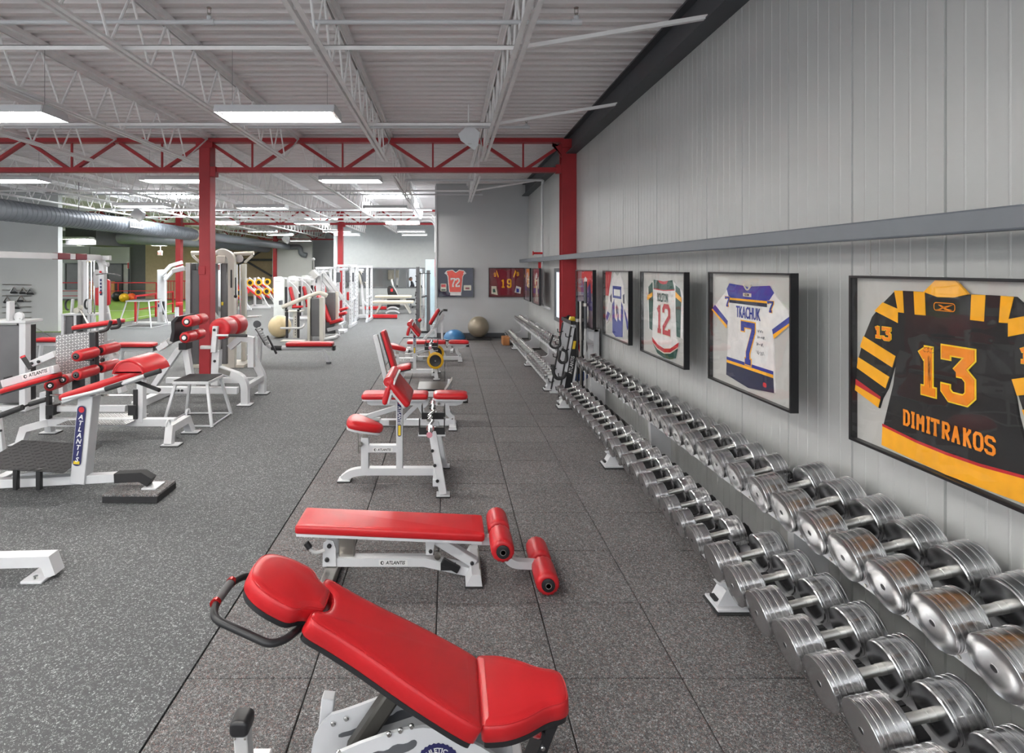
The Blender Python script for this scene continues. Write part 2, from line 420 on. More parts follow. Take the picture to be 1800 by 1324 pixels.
# right wall: insulated metal panels, each with five pressed ribs and a shadow joint
b = B(); b.b2((WX + .014, -3, 0), (WX + .2, 16.2, 4.6)); wall_right = struct('wall_right', b, DGREY)
def panel_mesh(w):
    b = B(); prof = [(0, .012), (.004, .012), (.008, 0)]
    n = max(1, round(w / .098))
    for k in range(1, n):
        c = w * k / n; prof += [(c - .007, 0), (c - .003, -.002), (c + .003, -.002), (c + .007, 0)]
    prof += [(w - .008, 0), (w - .004, .012), (w, .012)]
    vs = []; fs = []
    for y, x in prof: vs += [(WX + x, y, 0), (WX + x, y, 4.45)]
    for i in range(len(prof) - 1): fs.append((2 * i, 2 * i + 1, 2 * i + 3, 2 * i + 2))
    b.add(vs, fs); return b.mesh('panel', PANEL, ang=20)
pm = panel_mesh(.595)
for k in range(-9, 22):
    y0 = 3.177 + .595 * k
    me = pm if k < 21 else panel_mesh(16.0 - y0)
    o = bpy.data.objects.new('panel', me); COL.objects.link(o); o.parent = wall_right; o.location = (0, y0, 0)
b = B(); b.b2((-.36, 16.0, 0), (WX + .2, 16.25, 4.5)); wall_far = struct('wall_far', b, WALLF)
b = B(); b.b2((-.36, 15.985, 0), (WX, 16.0, .125)); struct('baseboard_far', b, BEAMG)
b = B(); b.b2((-.385, 15.97, 0), (-.335, 16.02, 4.4)); b.build('corner_guard', WHITE, wall_far)
# a low band of electrical pipe along the corner
b = B(); b.b2((-30, 17.3, 0), (-12.26, 17.5, 4.5)); struct('wall_left', b, WALLB)
# office wall with its window opening far behind
b = B(); wy = 29.3; wx0, wx1, wz0, wz1 = -5.55, -1.30, .98, 1.95
b.b2((-5.95, wy, 0), (.2, wy + .15, wz0)).b2((-5.95, wy, wz1), (.2, wy + .15, 4.5)).b2((-5.95, wy, wz0), (wx0, wy + .15, wz1)).b2((wx1, wy, wz0), (.2, wy + .15, wz1))
wall_back = struct('wall_back', b, WALLBLUE)
b = B(); b.b2((-6.6, 32.4, 0), (.2, 32.5, 4.4)); struct('wall_office', b, WALLB)
b = B(); b.b2((-6.1, 29.3, 0), (-5.95, 37.5, 4.5)); struct('wall_office_side', b, WALLB)
b = B(); b.b2((-11.5, 36, 0), (-8.9, 36.2, 4.5)); struct('wall_pillar', b, WALLB)
b = B(); b.b2((-10.5, 37.4, 0), (-5.9, 37.6, 2.0)); struct('wall_recess_low', b, WALLB)
b = B(); b.b2((-11.4, 38.4, 0), (-5.9, 38.6, 4.5)); struct('wall_recess', b, WALLF)
# turf hall: back wall in bays
b = B(); b.b2((-27, 35.5, 0), (-20.55, 35.7, 4.5)); struct('wall_turf_left', b, WALLB)
b = B(); b.b2((-20.55, 35.6, 0), (-19.55, 35.8, 4.5)); wtd = struct('wall_turf_door', b, WALLD)
b = B(); b.b2((-19.55, 35.55, 0), (-15.0, 35.75, 4.5)); struct('wall_turf_back', b, WALLT)
b = B(); b.b2((-19.0, 38.5, 0), (-11.4, 38.7, 4.5)); wtx = struct('wall_turf_brace', b, WALLT)
b = B(); b.bar((-16.0, 38.4, 1.4), (-12.3, 38.4, 3.6), .12, .12).bar((-16.0, 38.4, 3.6), (-12.3, 38.4, 1.4), .12, .12).bar((-16, 38.42, 2.55), (-11.6, 38.42, 2.55), .12, .15); b.build('cross_brace', BEAMG, wtx)
b = B(); b.b2((-12.7, 17.6, 2.75), (-12.25, 35, 4.5)); 
b = B(); b.b2((-16.2, 23.3, 2.98), (-14.9, 26, 4.4)); struct('trim_soffit', b, BEAMG)

# corrugated roof deck
ZC = 4.45
b = B(); vs = []; fs = []; y = -3.5; k = 0
prof = []
while y < 41:
    prof += [(y, ZC), (y + .075, ZC), (y + .10, ZC + .04), (y + .165, ZC + .04)]; y += .19
for yy, zz in prof: vs += [(-30, yy, zz), (WX + .2, yy, zz)]
for i in range(len(prof) - 1): fs.append((2 * i, 2 * i + 1, 2 * i + 3, 2 * i + 2))
b.add(vs, fs); ceiling = struct('ceiling', b, DECK)
b = B(); b.b2((-30, -3.5, ZC + .06), (WX + .2, 41, ZC + .2)); b.build('insulation_layer', DECK, ceiling)
# roof lights
for n, (x0, x1, y0, y1) in enumerate(((-10.4, -8.3, 17.4, 18.9), (-2.75, -1.05, 17.4, 18.9), (-7.0, -5.2, 26, 27.4))):
    b = B(); b.b2((x0 + .06, y0 + .06, ZC - .03), (x1 - .06, y1 - .06, ZC - .02)); w = struct('window_%d' % (n + 1), b, DAYL)
    b = B(); 
    for a, c in (((x0, y0), (x1, y0 + .06)), ((x0, y1 - .06), (x1, y1)), ((x0, y0), (x0 + .06, y1)), ((x1 - .06, y0), (x1, y1))): b.b2((a[0], a[1], ZC - .06), (c[0], c[1], ZC + .01))
    b.build('curb', STEELW, w)

# slit window beside the red wall column
b = B(); b.b2((2.30, 10.4, .98), (2.31, 11.72, 1.93)); w = struct('window_4', b, WINL)
b = B(); b.b2((2.27, 11.72, .9), (WX, 11.82, 2.01)).b2((2.27, 10.3, .9), (WX, 11.72, .98)).b2((2.27, 10.3, 1.93), (WX, 11.72, 2.01)).b2((2.27, 10.3, .98), (WX, 10.4, 1.93)); b.build('window_frame', DGREY, w)

# office window frame and panes
b = B(); fy = wy - .02
b.b2((wx0 - .06, fy, wz0 - .06), (wx1 + .06, fy + .1, wz0)).b2((wx0 - .06, fy, wz1), (wx1 + .06, fy + .1, wz1 + .06)).b2((wx0 - .06, fy, wz0), (wx0, fy + .1, wz1)).b2((wx1, fy, wz0), (wx1 + .06, fy + .1, wz1))
w5 = struct('window_5', b, DGREY)
mx = [wx0, -4.45, -2.85, -2.2, wx1]
for i in range(1, 4): b = B(); b.b2((mx[i] - .04, fy, wz0), (mx[i] + .04, fy + .1, wz1)); b.build('mullion', DGREY, w5)
for i in range(4): b = B(); b.b2((mx[i], fy + .04, wz0), (mx[i + 1], fy + .05, wz1)); b.build('pane', GLASS, w5)
b = B(); b.b2((-2.3, 32.36, .9), (-1.55, 32.4, 2.1)); struct('window_6', b, WINL)
# turf hall door and side panes (dark glazing with pale frames)
for n, (x0, x1, z0, z1, m) in enumerate(((-24.6, -22.5, .6, 2.25, SHROUD), (-21.9, -21.0, 0, 2.2, SHROUD), (-20.9, -20.6, .3, 2.2, LGREY))):
    b = B(); b.b2((x0, 35.44, z0), (x1, 35.47, z1)); o = struct('door_1' if n == 1 else 'window_%d' % (7 + n), b, m)
    b = B()
    for a, c in (((x0 - .07, z0), (x0, z1)), ((x1, z0), (x1 + .07, z1)), ((x0 - .07, z1), (x1 + .07, z1 + .08))): b.b2((a[0], 35.40, a[1]), (c[0], 35.5, c[1]))
    b.build('frame', DGREY, o)
b = B(); b.b2((-25.2, 34.2, 2.3), (-22.3, 34.3, 3.3)); struct('trim_light_panel', b, WALLBLUE)

# ---------------------------------------------------------------- red columns and roof girders
GY = (10.1, 22.6, 35.1); CX = (2.2, -4.42, -11.04)
def ibeam(bd, x, y, z0, z1, w=.2, d=.24, t=.022):      # web along Y, flanges facing the camera
    bd.b2((x - w / 2, y - d / 2, z0), (x + w / 2, y - d / 2 + t, z1), .003).b2((x - w / 2, y + d / 2 - t, z0), (x + w / 2, y + d / 2, z1), .003).b2((x - .012, y - d / 2 + t, z0), (x + .012, y + d / 2 - t, z1))
def column(x, y, lab, wall=False, tube=True):
    t = thing('steel_column', lab, 'column', (x, y, 0), 'red steel columns of the roof')
    b = B()
    if wall: b.b2((x - .14, y, 0), (x + .13, y + .022, 4.36), .003).b2((x - .14, y + .2, 0), (x + .13, y + .222, 4.36), .003).b2((x - .012, y + .02, 0), (x + .012, y + .2, 4.36)).b2((x + .1, y + .02, 0), (x + .13, y + .2, 4.36))
    else: b.b2((x - .1, y - .12, 0.02), (x + .1, y + .12, 4.33), .006)
    b.build('shaft', REDSTEEL, t)
    b = B(); b.b2((x - .14 if wall else x - .17, y - .14 if not wall else y - .03, 0), (x + .13 if wall else x + .17, y + .22, .02)); b.build('base_plate', REDSTEEL, t)
    b = B(); yy = y - .14 if not wall else y - .02
    if wall: b.prism([(0, 0), (-.2, .0), (-.2, .07), (-.04, -.2), (0, -.2)][::-1], (x - .1, y + .08, 4.24), X_, Z_, .03).b2((x - .24, y - .01, 3.74), (x - .14, y + .1, 3.9), .004).b2((x - .14, y - .03, 4.2), (x + .13, y, 4.36), .004)
    else: b.b2((x - .15, yy, 4.2), (x + .15, yy + .03, 4.3), .004).b2((x + .1, yy + .02, 3.68), (x + .2, yy + .16, 3.86), .004)
    b.build('connection_plate', REDSTEEL, t)
    if not wall and y < 12:
        b = B(); b.b2((x - .1, y - .14, 1.9), (x + .02, y - .12, 2.05), .004); b.build('junction_box', REDSTEEL, t)
column(2.2, 10.0, 'red steel column standing against the grey panelled wall', True)
column(2.2, -2.5, 'red steel column against the panelled wall behind the viewer', True)
column(-4.42, 10.1, 'nearest freestanding red steel column, among the white machines')
column(-4.42, 22.6, 'red steel column behind the white power racks in the middle distance')
column(-11.04, 22.6, 'red steel column at the edge of the green turf under the duct')
column(-11.04, 35.1, 'farthest thin red steel column in front of the pale wall pillar')
def girder(y, x0, x1, lab):
    t = thing('roof_girder', lab, 'truss', (x0, y, 3.75), 'red trusses across the roof')
    b = B(); b.b2((x0, y - .08, 4.31), (x1, y + .08, 4.32)).b2((x0, y - .085, 4.32), (x1, y - .06, 4.385)).b2((x0, y + .06, 4.32), (x1, y + .085, 4.385)); b.build('top_chord', REDSTEEL, t)
    b = B(); b.b2((x0, y - .075, 3.77), (x1, y + .075, 3.785)).b2((x0, y - .08, 3.785), (x1, y - .06, 3.85)).b2((x0, y + .06, 3.785), (x1, y + .08, 3.85)); b.build('bottom_chord', REDSTEEL, t)
    k = 0
    while True:
        xt = 2.2 - 1.655 * k; xb = xt - .8275
        if xb < x0: break
        if xt <= x1 + .3:
            for xx in (xt, xt - 1.655):
                if xx >= x0 - .05:
                    s = -1 if xx > xb else 1
                    b = B(); b.bar((xx + s * .06, y, 4.31), (xb - s * .05, y, 3.83), .07, .055, bv=0); b.build('diagonal', REDSTEEL, t)
            b = B(); b.bar((xb, y, 3.83), (xb, y, 4.33), .03, .03, (1, 0, 0), bv=0); b.build('vertical', REDSTEEL, t)
        k += 1
girder(10.1, -14.4, 2.1, 'nearest red steel roof truss spanning from the wall column leftwards')
girder(22.6, -17.7, -.36, 'second red steel roof truss, in the middle distance')
girder(35.1, -14.4, -6.0, 'farthest red steel roof truss near the back wall')

# white open-web joists running away from the viewer
def joist(x, y0, y1, lab, grp):
    t = thing('roof_joist', lab, 'joist', (x, y0, 3.8), grp)
    b = B()
    for s in (-1, 1): b.b2((x + s * .012, y0, 4.395), (x + s * .065, y1, 4.402)).b2((x + s * .012, y0, 4.345), (x + s * .02, y1, 4.395))
    b.b2((x - .065, y0, 4.402), (x + .065, y1, ZC))
    b.build('top_chord', STEELW, t)
    b = B()
    for s in (-1, 1): b.b2((x + s * .014, y0 + .75, 3.825), (x + s * .055, y1 - .75, 3.832)).b2((x + s * .014, y0 + .75, 3.832), (x + s * .021, y1 - .75, 3.87))
    b.build('bottom_chord', STEELW, t)
    n = round((y1 - y0 - 1.8) / .61); st = (y1 - y0 - 1.8) / n
    pts = [(x, y0 + .05, 4.38)]
    for i in range(n + 1):
        yb = y0 + .9 + st * i; pts += [(x, yb, 3.84)]
        if i < n: pts += [(x, yb + st / 2, 4.38)]
    pts.append((x, y1 - .05, 4.38))
    b = B()
    for a, c in zip(pts[:-1], pts[1:]): b.tube([a, c], .0125, 6)
    b.build('web_rods', STEELW, t)
for k in range(1, 7):
    x = 2.25 - 1.66 * k
    joist(x, -2.4, 10.1, 'white open-web roof joist in the near bay, %s from the right wall' % ORD[k - 1], 'white roof joists of the near bay')
for k in range(1, 13):
    x = 2.25 - 1.66 * k
    joist(x, 10.1, 16 if k == 1 else 22.6, 'white open-web roof joist beyond the near red truss, %s from the right wall' % ORD[k - 1], 'white roof joists of the middle bay')
for k in range(3, 13):
    x = 2.25 - 1.66 * k
    joist(x, 22.6, 35.1, 'white roof joist beyond the second red truss, %s from the right' % ORD[k - 3], 'white roof joists of the far bay')

# steel beam along the top of the panelled wall
t = thing('wall_beam', 'dark grey steel beam along the top of the panelled wall', 'beam', (2.22, 6, 4.1))
b = B(); b.b2((2.235, -3, 4.11), (2.25, 16, 4.44)); b.build('web', BEAMG, t)
b = B(); b.b2((2.14, -3, 4.095), (2.33, 16, 4.112)); b.build('bottom_flange', BEAMG, t)
b = B(); b.b2((2.15, -3, 4.425), (2.33, 16, 4.445)); b.build('top_flange', BEAMG, t)
# rail the framed jerseys hang from
t = thing('picture_rail', 'long grey steel rail crossing the panelled wall above the framed jerseys', 'rail', (2.06, 6, 2.165))
b = B(); b.b2((2.035, 1.0, 2.165), (2.10, 15.75, 2.255), .008); b.build('rail_tube', RAILG, t)
for yy in (1.6, 4.6, 7.6, 10.6, 13.6, 15.6): b = B(); b.b2((2.10, yy - .03, 2.18), (WX, yy + .03, 2.24)); b.build('bracket', RAILG, t)

# bridging between the joists
def bridging(y, x0, diag, lab):
    t = thing('bridging_bar', lab, 'brace', (x0, y, 3.83), 'white bridging bars under the roof')
    b = B(); b.b2((x0, y - .02, 3.875), (.62, y + .02, 3.88)).b2((x0, y - .02, 3.84), (.62, y - .014, 3.88)); b.build('angle_bar', STEELW, t)
    if diag: b = B(); b.bar((.62, y, 3.865), (2.16, y, 4.12), .04, .035, bv=0); b.build('diagonal_strut', STEELW, t)
bridging(4.6, -9, True, 'nearest white bridging bar, rising to the wall beam at its right end')
bridging(7.05, -9, True, 'second white bridging bar, rising to the wall beam just before the red truss')
bridging(13.2, -16, True, 'white bridging bar just beyond the red truss, rising to the wall beam')
bridging(17.2, -19, False, 'white bridging bar in the middle bay before the roof lights')
bridging(20.0, -19, False, 'white bridging bar in the middle bay before the second red truss')

# sprinkler pipes
def sprinkler(y, z, x0, x1, tees, r, lab, head=True):
    t = thing('sprinkler_pipe', lab, 'pipe', (x1, y, z), 'white sprinkler pipes')
    b = B(); b.tube([(x0, y, z), (x1, y, z)], r, 10); b.build('pipe', WHITE, t)
    for xt in tees:
        b = B(); b.tube([(xt - .045, y, z), (xt + .045, y, z)], r * 1.35, 10).tube([(xt, y, z), (xt, y, z + .05)], r * 1.1, 8); b.build('tee_fitting', WHITE, t)
        b = B(); b.tube([(xt, y, z + .05), (xt, y, z + .075)], .012, 6).cyl((xt, y, z + .115), (xt, y, z + .12), .02, 10).tube([(xt - .014, y, z + .07), (xt - .014, y, z + .115)], .003, 5).tube([(xt + .014, y, z + .07), (xt + .014, y, z + .115)], .003, 5); b.build('sprinkler_head', DARKCH, t)
sprinkler(4.56, 4.06, -9, 1.06, (-1.98, 1.06), .019, 'nearest white sprinkler pipe crossing under the roof, with an upright head at its end')
sprinkler(7.9, 4.04, -9, 1.12, (-5.6, 1.12), .019, 'white sprinkler pipe just before the red truss')
sprinkler(15.2, 4.04, -14, .9, (.9,), .022, 'white sprinkler pipe crossing before the grey far wall')
sprinkler(18.6, 3.95, -16, -.55, (), .03, 'thick white pipe crossing the middle bay')
t = thing('sprinkler_riser', 'thin white sprinkler riser on the wall behind the red column', 'pipe', (2.2, 12.9, 1.1))
b = B(); b.tube(fillet([(-1.0, 12.7, 4.04), (2.2, 12.7, 4.04), (2.2, 12.9, 4.0), (2.2, 12.9, 1.13), (2.2, 11.95, 1.13)], .12), .028, 8); b.build('pipe', WHITE, t)
b = B(); b.tube([(2.2, 12.86, 2.36), (1.99, 12.86, 2.36)], .025, 8).cyl((1.99, 12.86, 2.36), (1.97, 12.86, 2.36), .05, 10); b.build('valve', REDP, t)
b = B(); b.b2((2.10, 12.88, 1.85), (2.17, 12.885, 2.15)); b.build('tag', REDP, t)

t = thing('conduit_run', 'bundle of thin white conduits crossing below the roof before the second red truss', 'pipe', (-4, 21, 4.0))
for zz, yy, xx in ((4.05, 20.9, -9), (3.93, 21.1, -8), (3.82, 21.3, -9.5)):
    b = B(); b.tube(fillet([(xx, yy, zz), (-.62, yy, zz), (-.50, yy, zz - .25), (-.50, yy, 2.6)], .3), .022, 7); b.build('conduit', STEELW, t)
# grey spiral duct
t = thing('air_duct', 'long grey spiral air duct hung along the left side under the roof', 'duct', (-10.4, 17, 3.1))
prof = []; y = 0
while y < 11.4: prof += [(y, .25), (y + .13, .25), (y + .14, .258), (y + .15, .25)]; y += .16
prof += [(11.6, .25), (12.0, .2), (25.2, .2)]
b = B(); b.lathe(prof, (-10.4, 10.6, 3.37), (-10.4, 11.6, 3.37), 28); b.build('duct_tube', DUCTM, t)
b = B(); b.lathe([(0, .262), (.08, .262)], (-10.4, 22.5, 3.37), (-10.4, 23, 3.37), 28); b.build('joint_band', TABLE, t)
b = B(); b.tube(fillet([(-10.4, 35.8, 3.35), (-9.6, 35.8, 3.35), (-9.6, 35.8, 2.9), (-9.2, 35.8, 2.8)], .3), .17, 14); b.build('elbow', DUCTM, t)
b = B(); b.b2((-10.17, 17.5, 3.30), (-10.10, 18.25, 3.52), .01); vent = b.build('vent_grille', WHITE, t)
b = B()
for k in range(6): b.b2((-10.10, 17.56 + k * .11, 3.34), (-10.095, 17.62 + k * .11, 3.48))
b.build('slots', DGREY, vent)
for yy in (12.5, 15.5, 18.5, 21.5):
    b = B(); b.tube([(-10.4, yy, 3.6), (-10.4, yy, 4.42)], .008, 5); b.build('hanger', DGREY, t)
t = thing('branch_duct', 'second grey duct turning across behind the long spiral duct', 'duct', (-13, 25, 3.1))
b = B(); b.tube(fillet([(-19, 24.5, 3.38), (-14.5, 24.5, 3.38), (-12.6, 29, 3.3), (-11.6, 35.2, 3.25)], 2.5, 8), .28, 18); b.build('duct_tube', DUCTM, t)

# ---------------------------------------------------------------- fluorescent high bay lights
def fixture_make(lab):
    t = thing('ceiling_light', lab, 'light', (0, 0, 0), 'fluorescent high bay lights')
    b = B(); b.path([(0, -.21, 0), (0, -.19, .075), (0, -.12, .095), (0, .12, .095), (0, .19, .075), (0, .21, 0)], 1.22, .006, X_); b.build('reflector', WHITE, t)
    for s in (-1, 1):
        b = B(); b.prism([(-.205, 0), (.205, 0), (.185, .075), (.12, .092), (-.12, .092), (-.185, .075)], (s * .61 - .004, 0, 0), Y_, Z_, .008); b.build('end_cap', WHITE, t)
        b = B(); b.tube([(s * .5, 0, .095), (s * .5, 0, .74)], .0018, 4); b.build('hanger_wire', DGREY, t)
        b = B(); b.b2((s * .585 - .02, -.17, .02), (s * .585 + .02, .17, .055)); b.build('lamp_holder', WHITE, t)
    for k in range(4):
        b = B(); yy = -.135 + .09 * k; b.cyl((-.565, yy, .032), (.565, yy, .032), .0165, 8); b.build('tube', TUBEM, t)
    return t
proto = None
def light(x, y, z, lab):
    global proto
    o = fixture_make(lab) if proto is None else copy_tree(proto)
    if proto is None: proto = o
    o.location = (x, y, z); o['label'] = lab
light(-1.775, 5.8, 3.61, 'large near fluorescent light hanging before the red truss, right of the left joists')
light(-4.75, 5.8, 3.61, 'near fluorescent light cut by the left edge of the picture')
light(-1.96, 11.1, 3.76, 'fluorescent light just beyond the red truss, right of the red column')
light(-5.52, 11.1, 3.76, 'fluorescent light just beyond the red truss, beside the left of the red column')
light(-8.75, 11.1, 3.76, 'fluorescent light just beyond the red truss at the left picture edge')
light(-7.45, 13.4, 3.50, 'fluorescent light hanging above the grey duct, left of the red column')
light(-4.75, 14.1, 3.53, 'fluorescent light in the third row, right of the red column')
light(-1.75, 15.4, 3.66, 'fluorescent light in the third row, left of the grey far wall')
fr = {20.0: 'fourth row', 24.5: 'fifth row', 27.0: 'sixth row', 33.0: 'last row'}
for yy in fr:
    for k in range(4):
        xx = -1.65 - 3.3 * k - (.6 if yy > 30 else 0)
        if yy > 30 and k == 0: continue
        light(xx, yy, 3.6, 'far fluorescent light in the %s, %s from the right' % (fr[yy], ORD[k if yy < 30 else k - 1]))
for yy in (23.0, 30.0):
    for k in range(2): light(-15.5 - 4 * k, yy, 3.2, 'fluorescent light over the turf hall, %s from the right in the %s' % (ORD[k], 'near row' if yy < 25 else 'far row'))
light(-12.2, 11.1, 3.76, 'fluorescent light out of view left of the picture, just beyond the red truss')
for yy, nm in ((5.8, 'left of'), (1.3, 'above'), (-2.0, 'behind')):
    for k in range(2 if yy > 5 else 0, 4): light(-1.775 - 2.975 * k, yy, 3.61, 'fluorescent light out of view %s the viewer, %s from the right' % (nm, ORD[k]))

# ceiling loudspeakers
def speaker(c, s, lab, rz=0):
    t = thing('ceiling_speaker', lab, 'speaker', c, 'white wedge loudspeakers')
    c = V(c); o = c
    b = B(); b.prism([(-.5, .15), (-.1, .55), (.42, .38), (.5, -.1), (.3, -.6), (-.42, -.15)], c + V((0, .1 * s, 0)), X_ * s, Z_ * s, .3, r=.03)
    for q in b.v: pass
    bb = B(); poly = [(-.5, .12), (.02, .62), (.5, .2), (.42, -.38), (.25, -.62), (-.38, -.18)]
    front = [c + V((x * s, -.45 * s, z * s)) for x, z in poly]; back = [c + V((x * s * .6, .4 * s, z * s * .6 + .1 * s)) for x, z in poly]
    n = len(poly); bb.add(front + back, [tuple(range(n)), tuple(range(n, 2 * n))[::-1]] + [(i, i + n, (i + 1) % n + n, (i + 1) % n) for i in range(n)])
    bb.build('cabinet', WHITE, t)
    b = B(); b.tube([c + V((0, .1 * s, .3 * s)), (c.x, c.y + .1 * s, 4.2)], .01, 6); b.build('mounting_rod', STEELW, t)
    b = B(); b.b2((c.x - .05 * s, c.y - .47 * s, c.z - .35 * s), (c.x + .12 * s, c.y - .452 * s, c.z - .30 * s)); b.build('badge', LGREY, t)
speaker((.27, 7.3, 3.73), .285, 'white wedge loudspeaker hanging before the red truss')
speaker((-1.0, 18.5, 3.83), .33, 'small white wedge loudspeaker high beside the grey far wall')
speaker((-8.3, 14.8, 3.43), .33, 'white wedge loudspeaker above the grey duct')
speaker((-8.8, 30, 3.55), .45, 'far white wedge loudspeaker near the pale wall pillar')
# ---------------------------------------------------------------- framed jerseys
C_ = lambda n, c, r=0.75: mat('cloth_' + n, c, r, var=0.08, vs=18, bump=0.3, bs=500)
cBLK = C_('black', (0.012, 0.011, 0.012)); cYEL = C_('gold', s2l(250, 176, 22)); cLEM = C_('lemon', s2l(252, 210, 40)); cRED = C_('red', s2l(190, 28, 40)); cORG = C_('orange', s2l(226, 58, 24))
cWHT = C_('white', s2l(226, 224, 222)); cBLU = C_('blue', s2l(44, 56, 150)); cNAV = C_('navy', s2l(32, 36, 70)); cGRN = C_('green', s2l(28, 78, 66))
cMAR = C_('maroon', s2l(128, 22, 44)); cORA = C_('amber', s2l(240, 140, 20)); cCRM = C_('cream', s2l(214, 208, 190)); cPUR = C_('purple', s2l(70, 50, 120))
MATB = mat('pale_mount', s2l(190, 190, 186), 0.7, var=0.04); MATN = mat('navy_mount', s2l(30, 32, 62), 0.7, var=0.1); MATM = mat('maroon_mount', s2l(118, 52, 56), 0.7, var=0.1)
MATP = mat('photo_mount', s2l(120, 100, 110), 0.6, var=0.3, vs=9); FRAME = mat('black_frame', (0.012, 0.012, 0.014), 0.3)
GL = {'1': [[(.5, 0), (.5, 1.6)], [(.08, 1.26), (.46, 1.46)], [(.1, 0), (.9, 0)]],
      '2': [[(0, 1.2), (0, 1.4), (.2, 1.6), (.8, 1.6), (1, 1.4), (1, 1.0), (.05, .3), (.05, 0), (1, 0), (1, .25)]],
      '3': [[(0, 1.3), (0, 1.6), (1, 1.6), (1, 1.45), (.5, .92), (.75, .92), (1, .7), (1, .2), (.8, 0), (.2, 0), (0, .2), (0, .4)]],
      '7': [[(0, 1.3), (0, 1.6), (1, 1.6), (1, 1.35), (.5, .4), (.5, 0)], [(.25, 0), (.78, 0)]],
      '9': [[(0, .4), (0, .2), (.2, 0), (.8, 0), (1, .2), (1, 1.4), (.8, 1.6), (.2, 1.6), (0, 1.4), (0, .95), (.2, .75), (1, .75)]]}
class Pic:
    """a hung frame: u runs to the viewer's right, v upwards, n out of the wall"""
    def __init__(s, name, lab, o, u, w, h, depth, mount, grp='framed sports jerseys on the walls', fm=None):
        s.o = V(o); s.u = V(u); s.v = Z_; s.n = s.u.cross(Z_); s.w = w; s.h = h; fm = fm or FRAME
        s.t = thing(name, lab, 'frame', s.o, grp)
        f = .012
        for a, c in (((0, 0), (w, f)), ((0, h - f), (w, h)), ((0, f), (f, h - f)), ((w - f, f), (w, h - f))):
            b = B(); b.prism([(a[0], a[1]), (c[0], a[1]), (c[0], c[1]), (a[0], c[1])], s.o - s.n * depth, s.u, s.v, depth); b.build('frame_side', fm, s.t)
        s.back = s.sheet([(f, f), (w - f, f), (w - f, h - f), (f, h - f)], 'mount', mount, s.t, -.040, .004)
        s.sheet([(f, f), (w - f, f), (w - f, h - f), (f, h - f)], 'glass', GLASS, s.t, -.008, .003)
        s.j = None
    def pt(s, a, c, d=0): return s.o + s.u * a + s.v * c + s.n * d
    def sheet(s, poly, name, m, par, z, th, r=0.0, label=None):
        b = B(); b.prism(poly, s.pt(0, 0, z), s.u, s.v, th, r=r, back=False); return b.build(name, m, par, label)
    def jersey(s, poly, m, th=.012):
        s.j = s.sheet(poly, 'jersey', m, s.t, -.036, th, r=.006); s.z = -.036 + th; return s.j
    def on(s, poly, name, m, lift=.0015, th=.0015, label=None): return s.sheet(poly, name, m, s.j, s.z + lift - .001, th, label=label)
    def num(s, ch, u0, v0, w, h, wd, m, m2=None, lift=.003, ow=.012, par=None):
        par = par or s.j
        if m2: b = B(); b.strokes(GL[ch], s.pt(u0, v0, s.z + lift - .0024), s.u, s.v, w, h / 1.6, wd + ow, .002, wd); b.build('number_outline', m2, par)
        b = B(); b.strokes(GL[ch], s.pt(u0, v0, s.z + lift), s.u, s.v, w, h / 1.6, wd, .002); b.build('number', m, par)
    def wires(s, us, zt):
        for a in us:
            b = B(); q = s.pt(a, s.h, -.02); b.tube([q, (q.x, q.y, zt)], .0014, 4); b.lathe([(-.002, .006), (.002, .006)], q + Z_ * .012, q + Z_ * .02, 8); b.build('hanging_wire', DARKCH, s.t)
FX = 2.05
U_ = -Y_
# black and gold hockey jersey 13
P = Pic('framed_jersey', 'largest nearest framed jersey on the panelled wall, black and gold with number 13', (FX, 2.82, 1.15), U_, 1.06, .838, .05, MATB)
mir = lambda q: [(1.062 - a, b) for a, b in q][::-1]
half = [(.526, .754), (.429, .773), (.26, .772), (.192, .713), (.121, .639), (.071, .54), (.032, .421), (.013, .311), (.013, .254), (.163, .2), (.18, .25), (.215, .308), (.249, .412), (.268, .45), (.249, .333), (.192, .131), (.186, .03), (.526, .016)]
P.jersey(half + [(1.062 - a, b) for a, b in half[-2:0:-1]], cBLK)
both = lambda q, nm, m: (P.on(q, nm, m), P.on(mir(q), nm, m))
both([(.26, .772), (.308, .773), (.315, .672), (.283, .673)], 'shoulder_stripe', cYEL)
both([(.367, .773), (.424, .772), (.429, .671), (.373, .67)], 'shoulder_stripe', cYEL)
both([(.192, .713), (.281, .688), (.281, .623), (.142, .668)], 'sleeve_stripe', cYEL)
both([(.071, .536), (.268, .468), (.249, .412), (.048, .48)], 'sleeve_stripe', cYEL)
both([(.035, .426), (.232, .365), (.209, .306), (.026, .37)], 'sleeve_stripe', cYEL)
both([(.017, .283), (.178, .245), (.165, .203), (.013, .254)], 'sleeve_stripe', cYEL)
both([(.018, .313), (.18, .259), (.178, .245), (.017, .283)], 'cuff_trim', cRED)
P.on([(.192, .131), (.385, .112), (.531, .108), (.677, .112), (.87, .131), (.876, .03), (.526, .016), (.186, .03)], 'hem_band', cYEL)
P.on([(.192, .134), (.385, .115), (.531, .111), (.677, .115), (.87, .134), (.87, .122), (.677, .103), (.531, .099), (.385, .103), (.192, .122)], 'hem_trim', cRED, .003)
P.on([(.429, .773), (.489, .828), (.577, .828), (.633, .773), (.569, .756), (.498, .754)], 'collar', cYEL, .002, .01)
P.num('1', .402, .345, .085, .19, .036, cORA, cLEM); P.num('3', .527, .345, .108, .19, .036, cORA, cLEM)
P.num('1', .148, .545, .036, .05, .013, cORA, cLEM, ow=.005); P.num('3', .197, .54, .04, .05, .013, cORA, cLEM, ow=.005)
P.num('1', .826, .54, .036, .05, .013, cORA, cLEM, ow=.005); P.num('3', .875, .545, .04, .05, .013, cORA, cLEM, ow=.005)
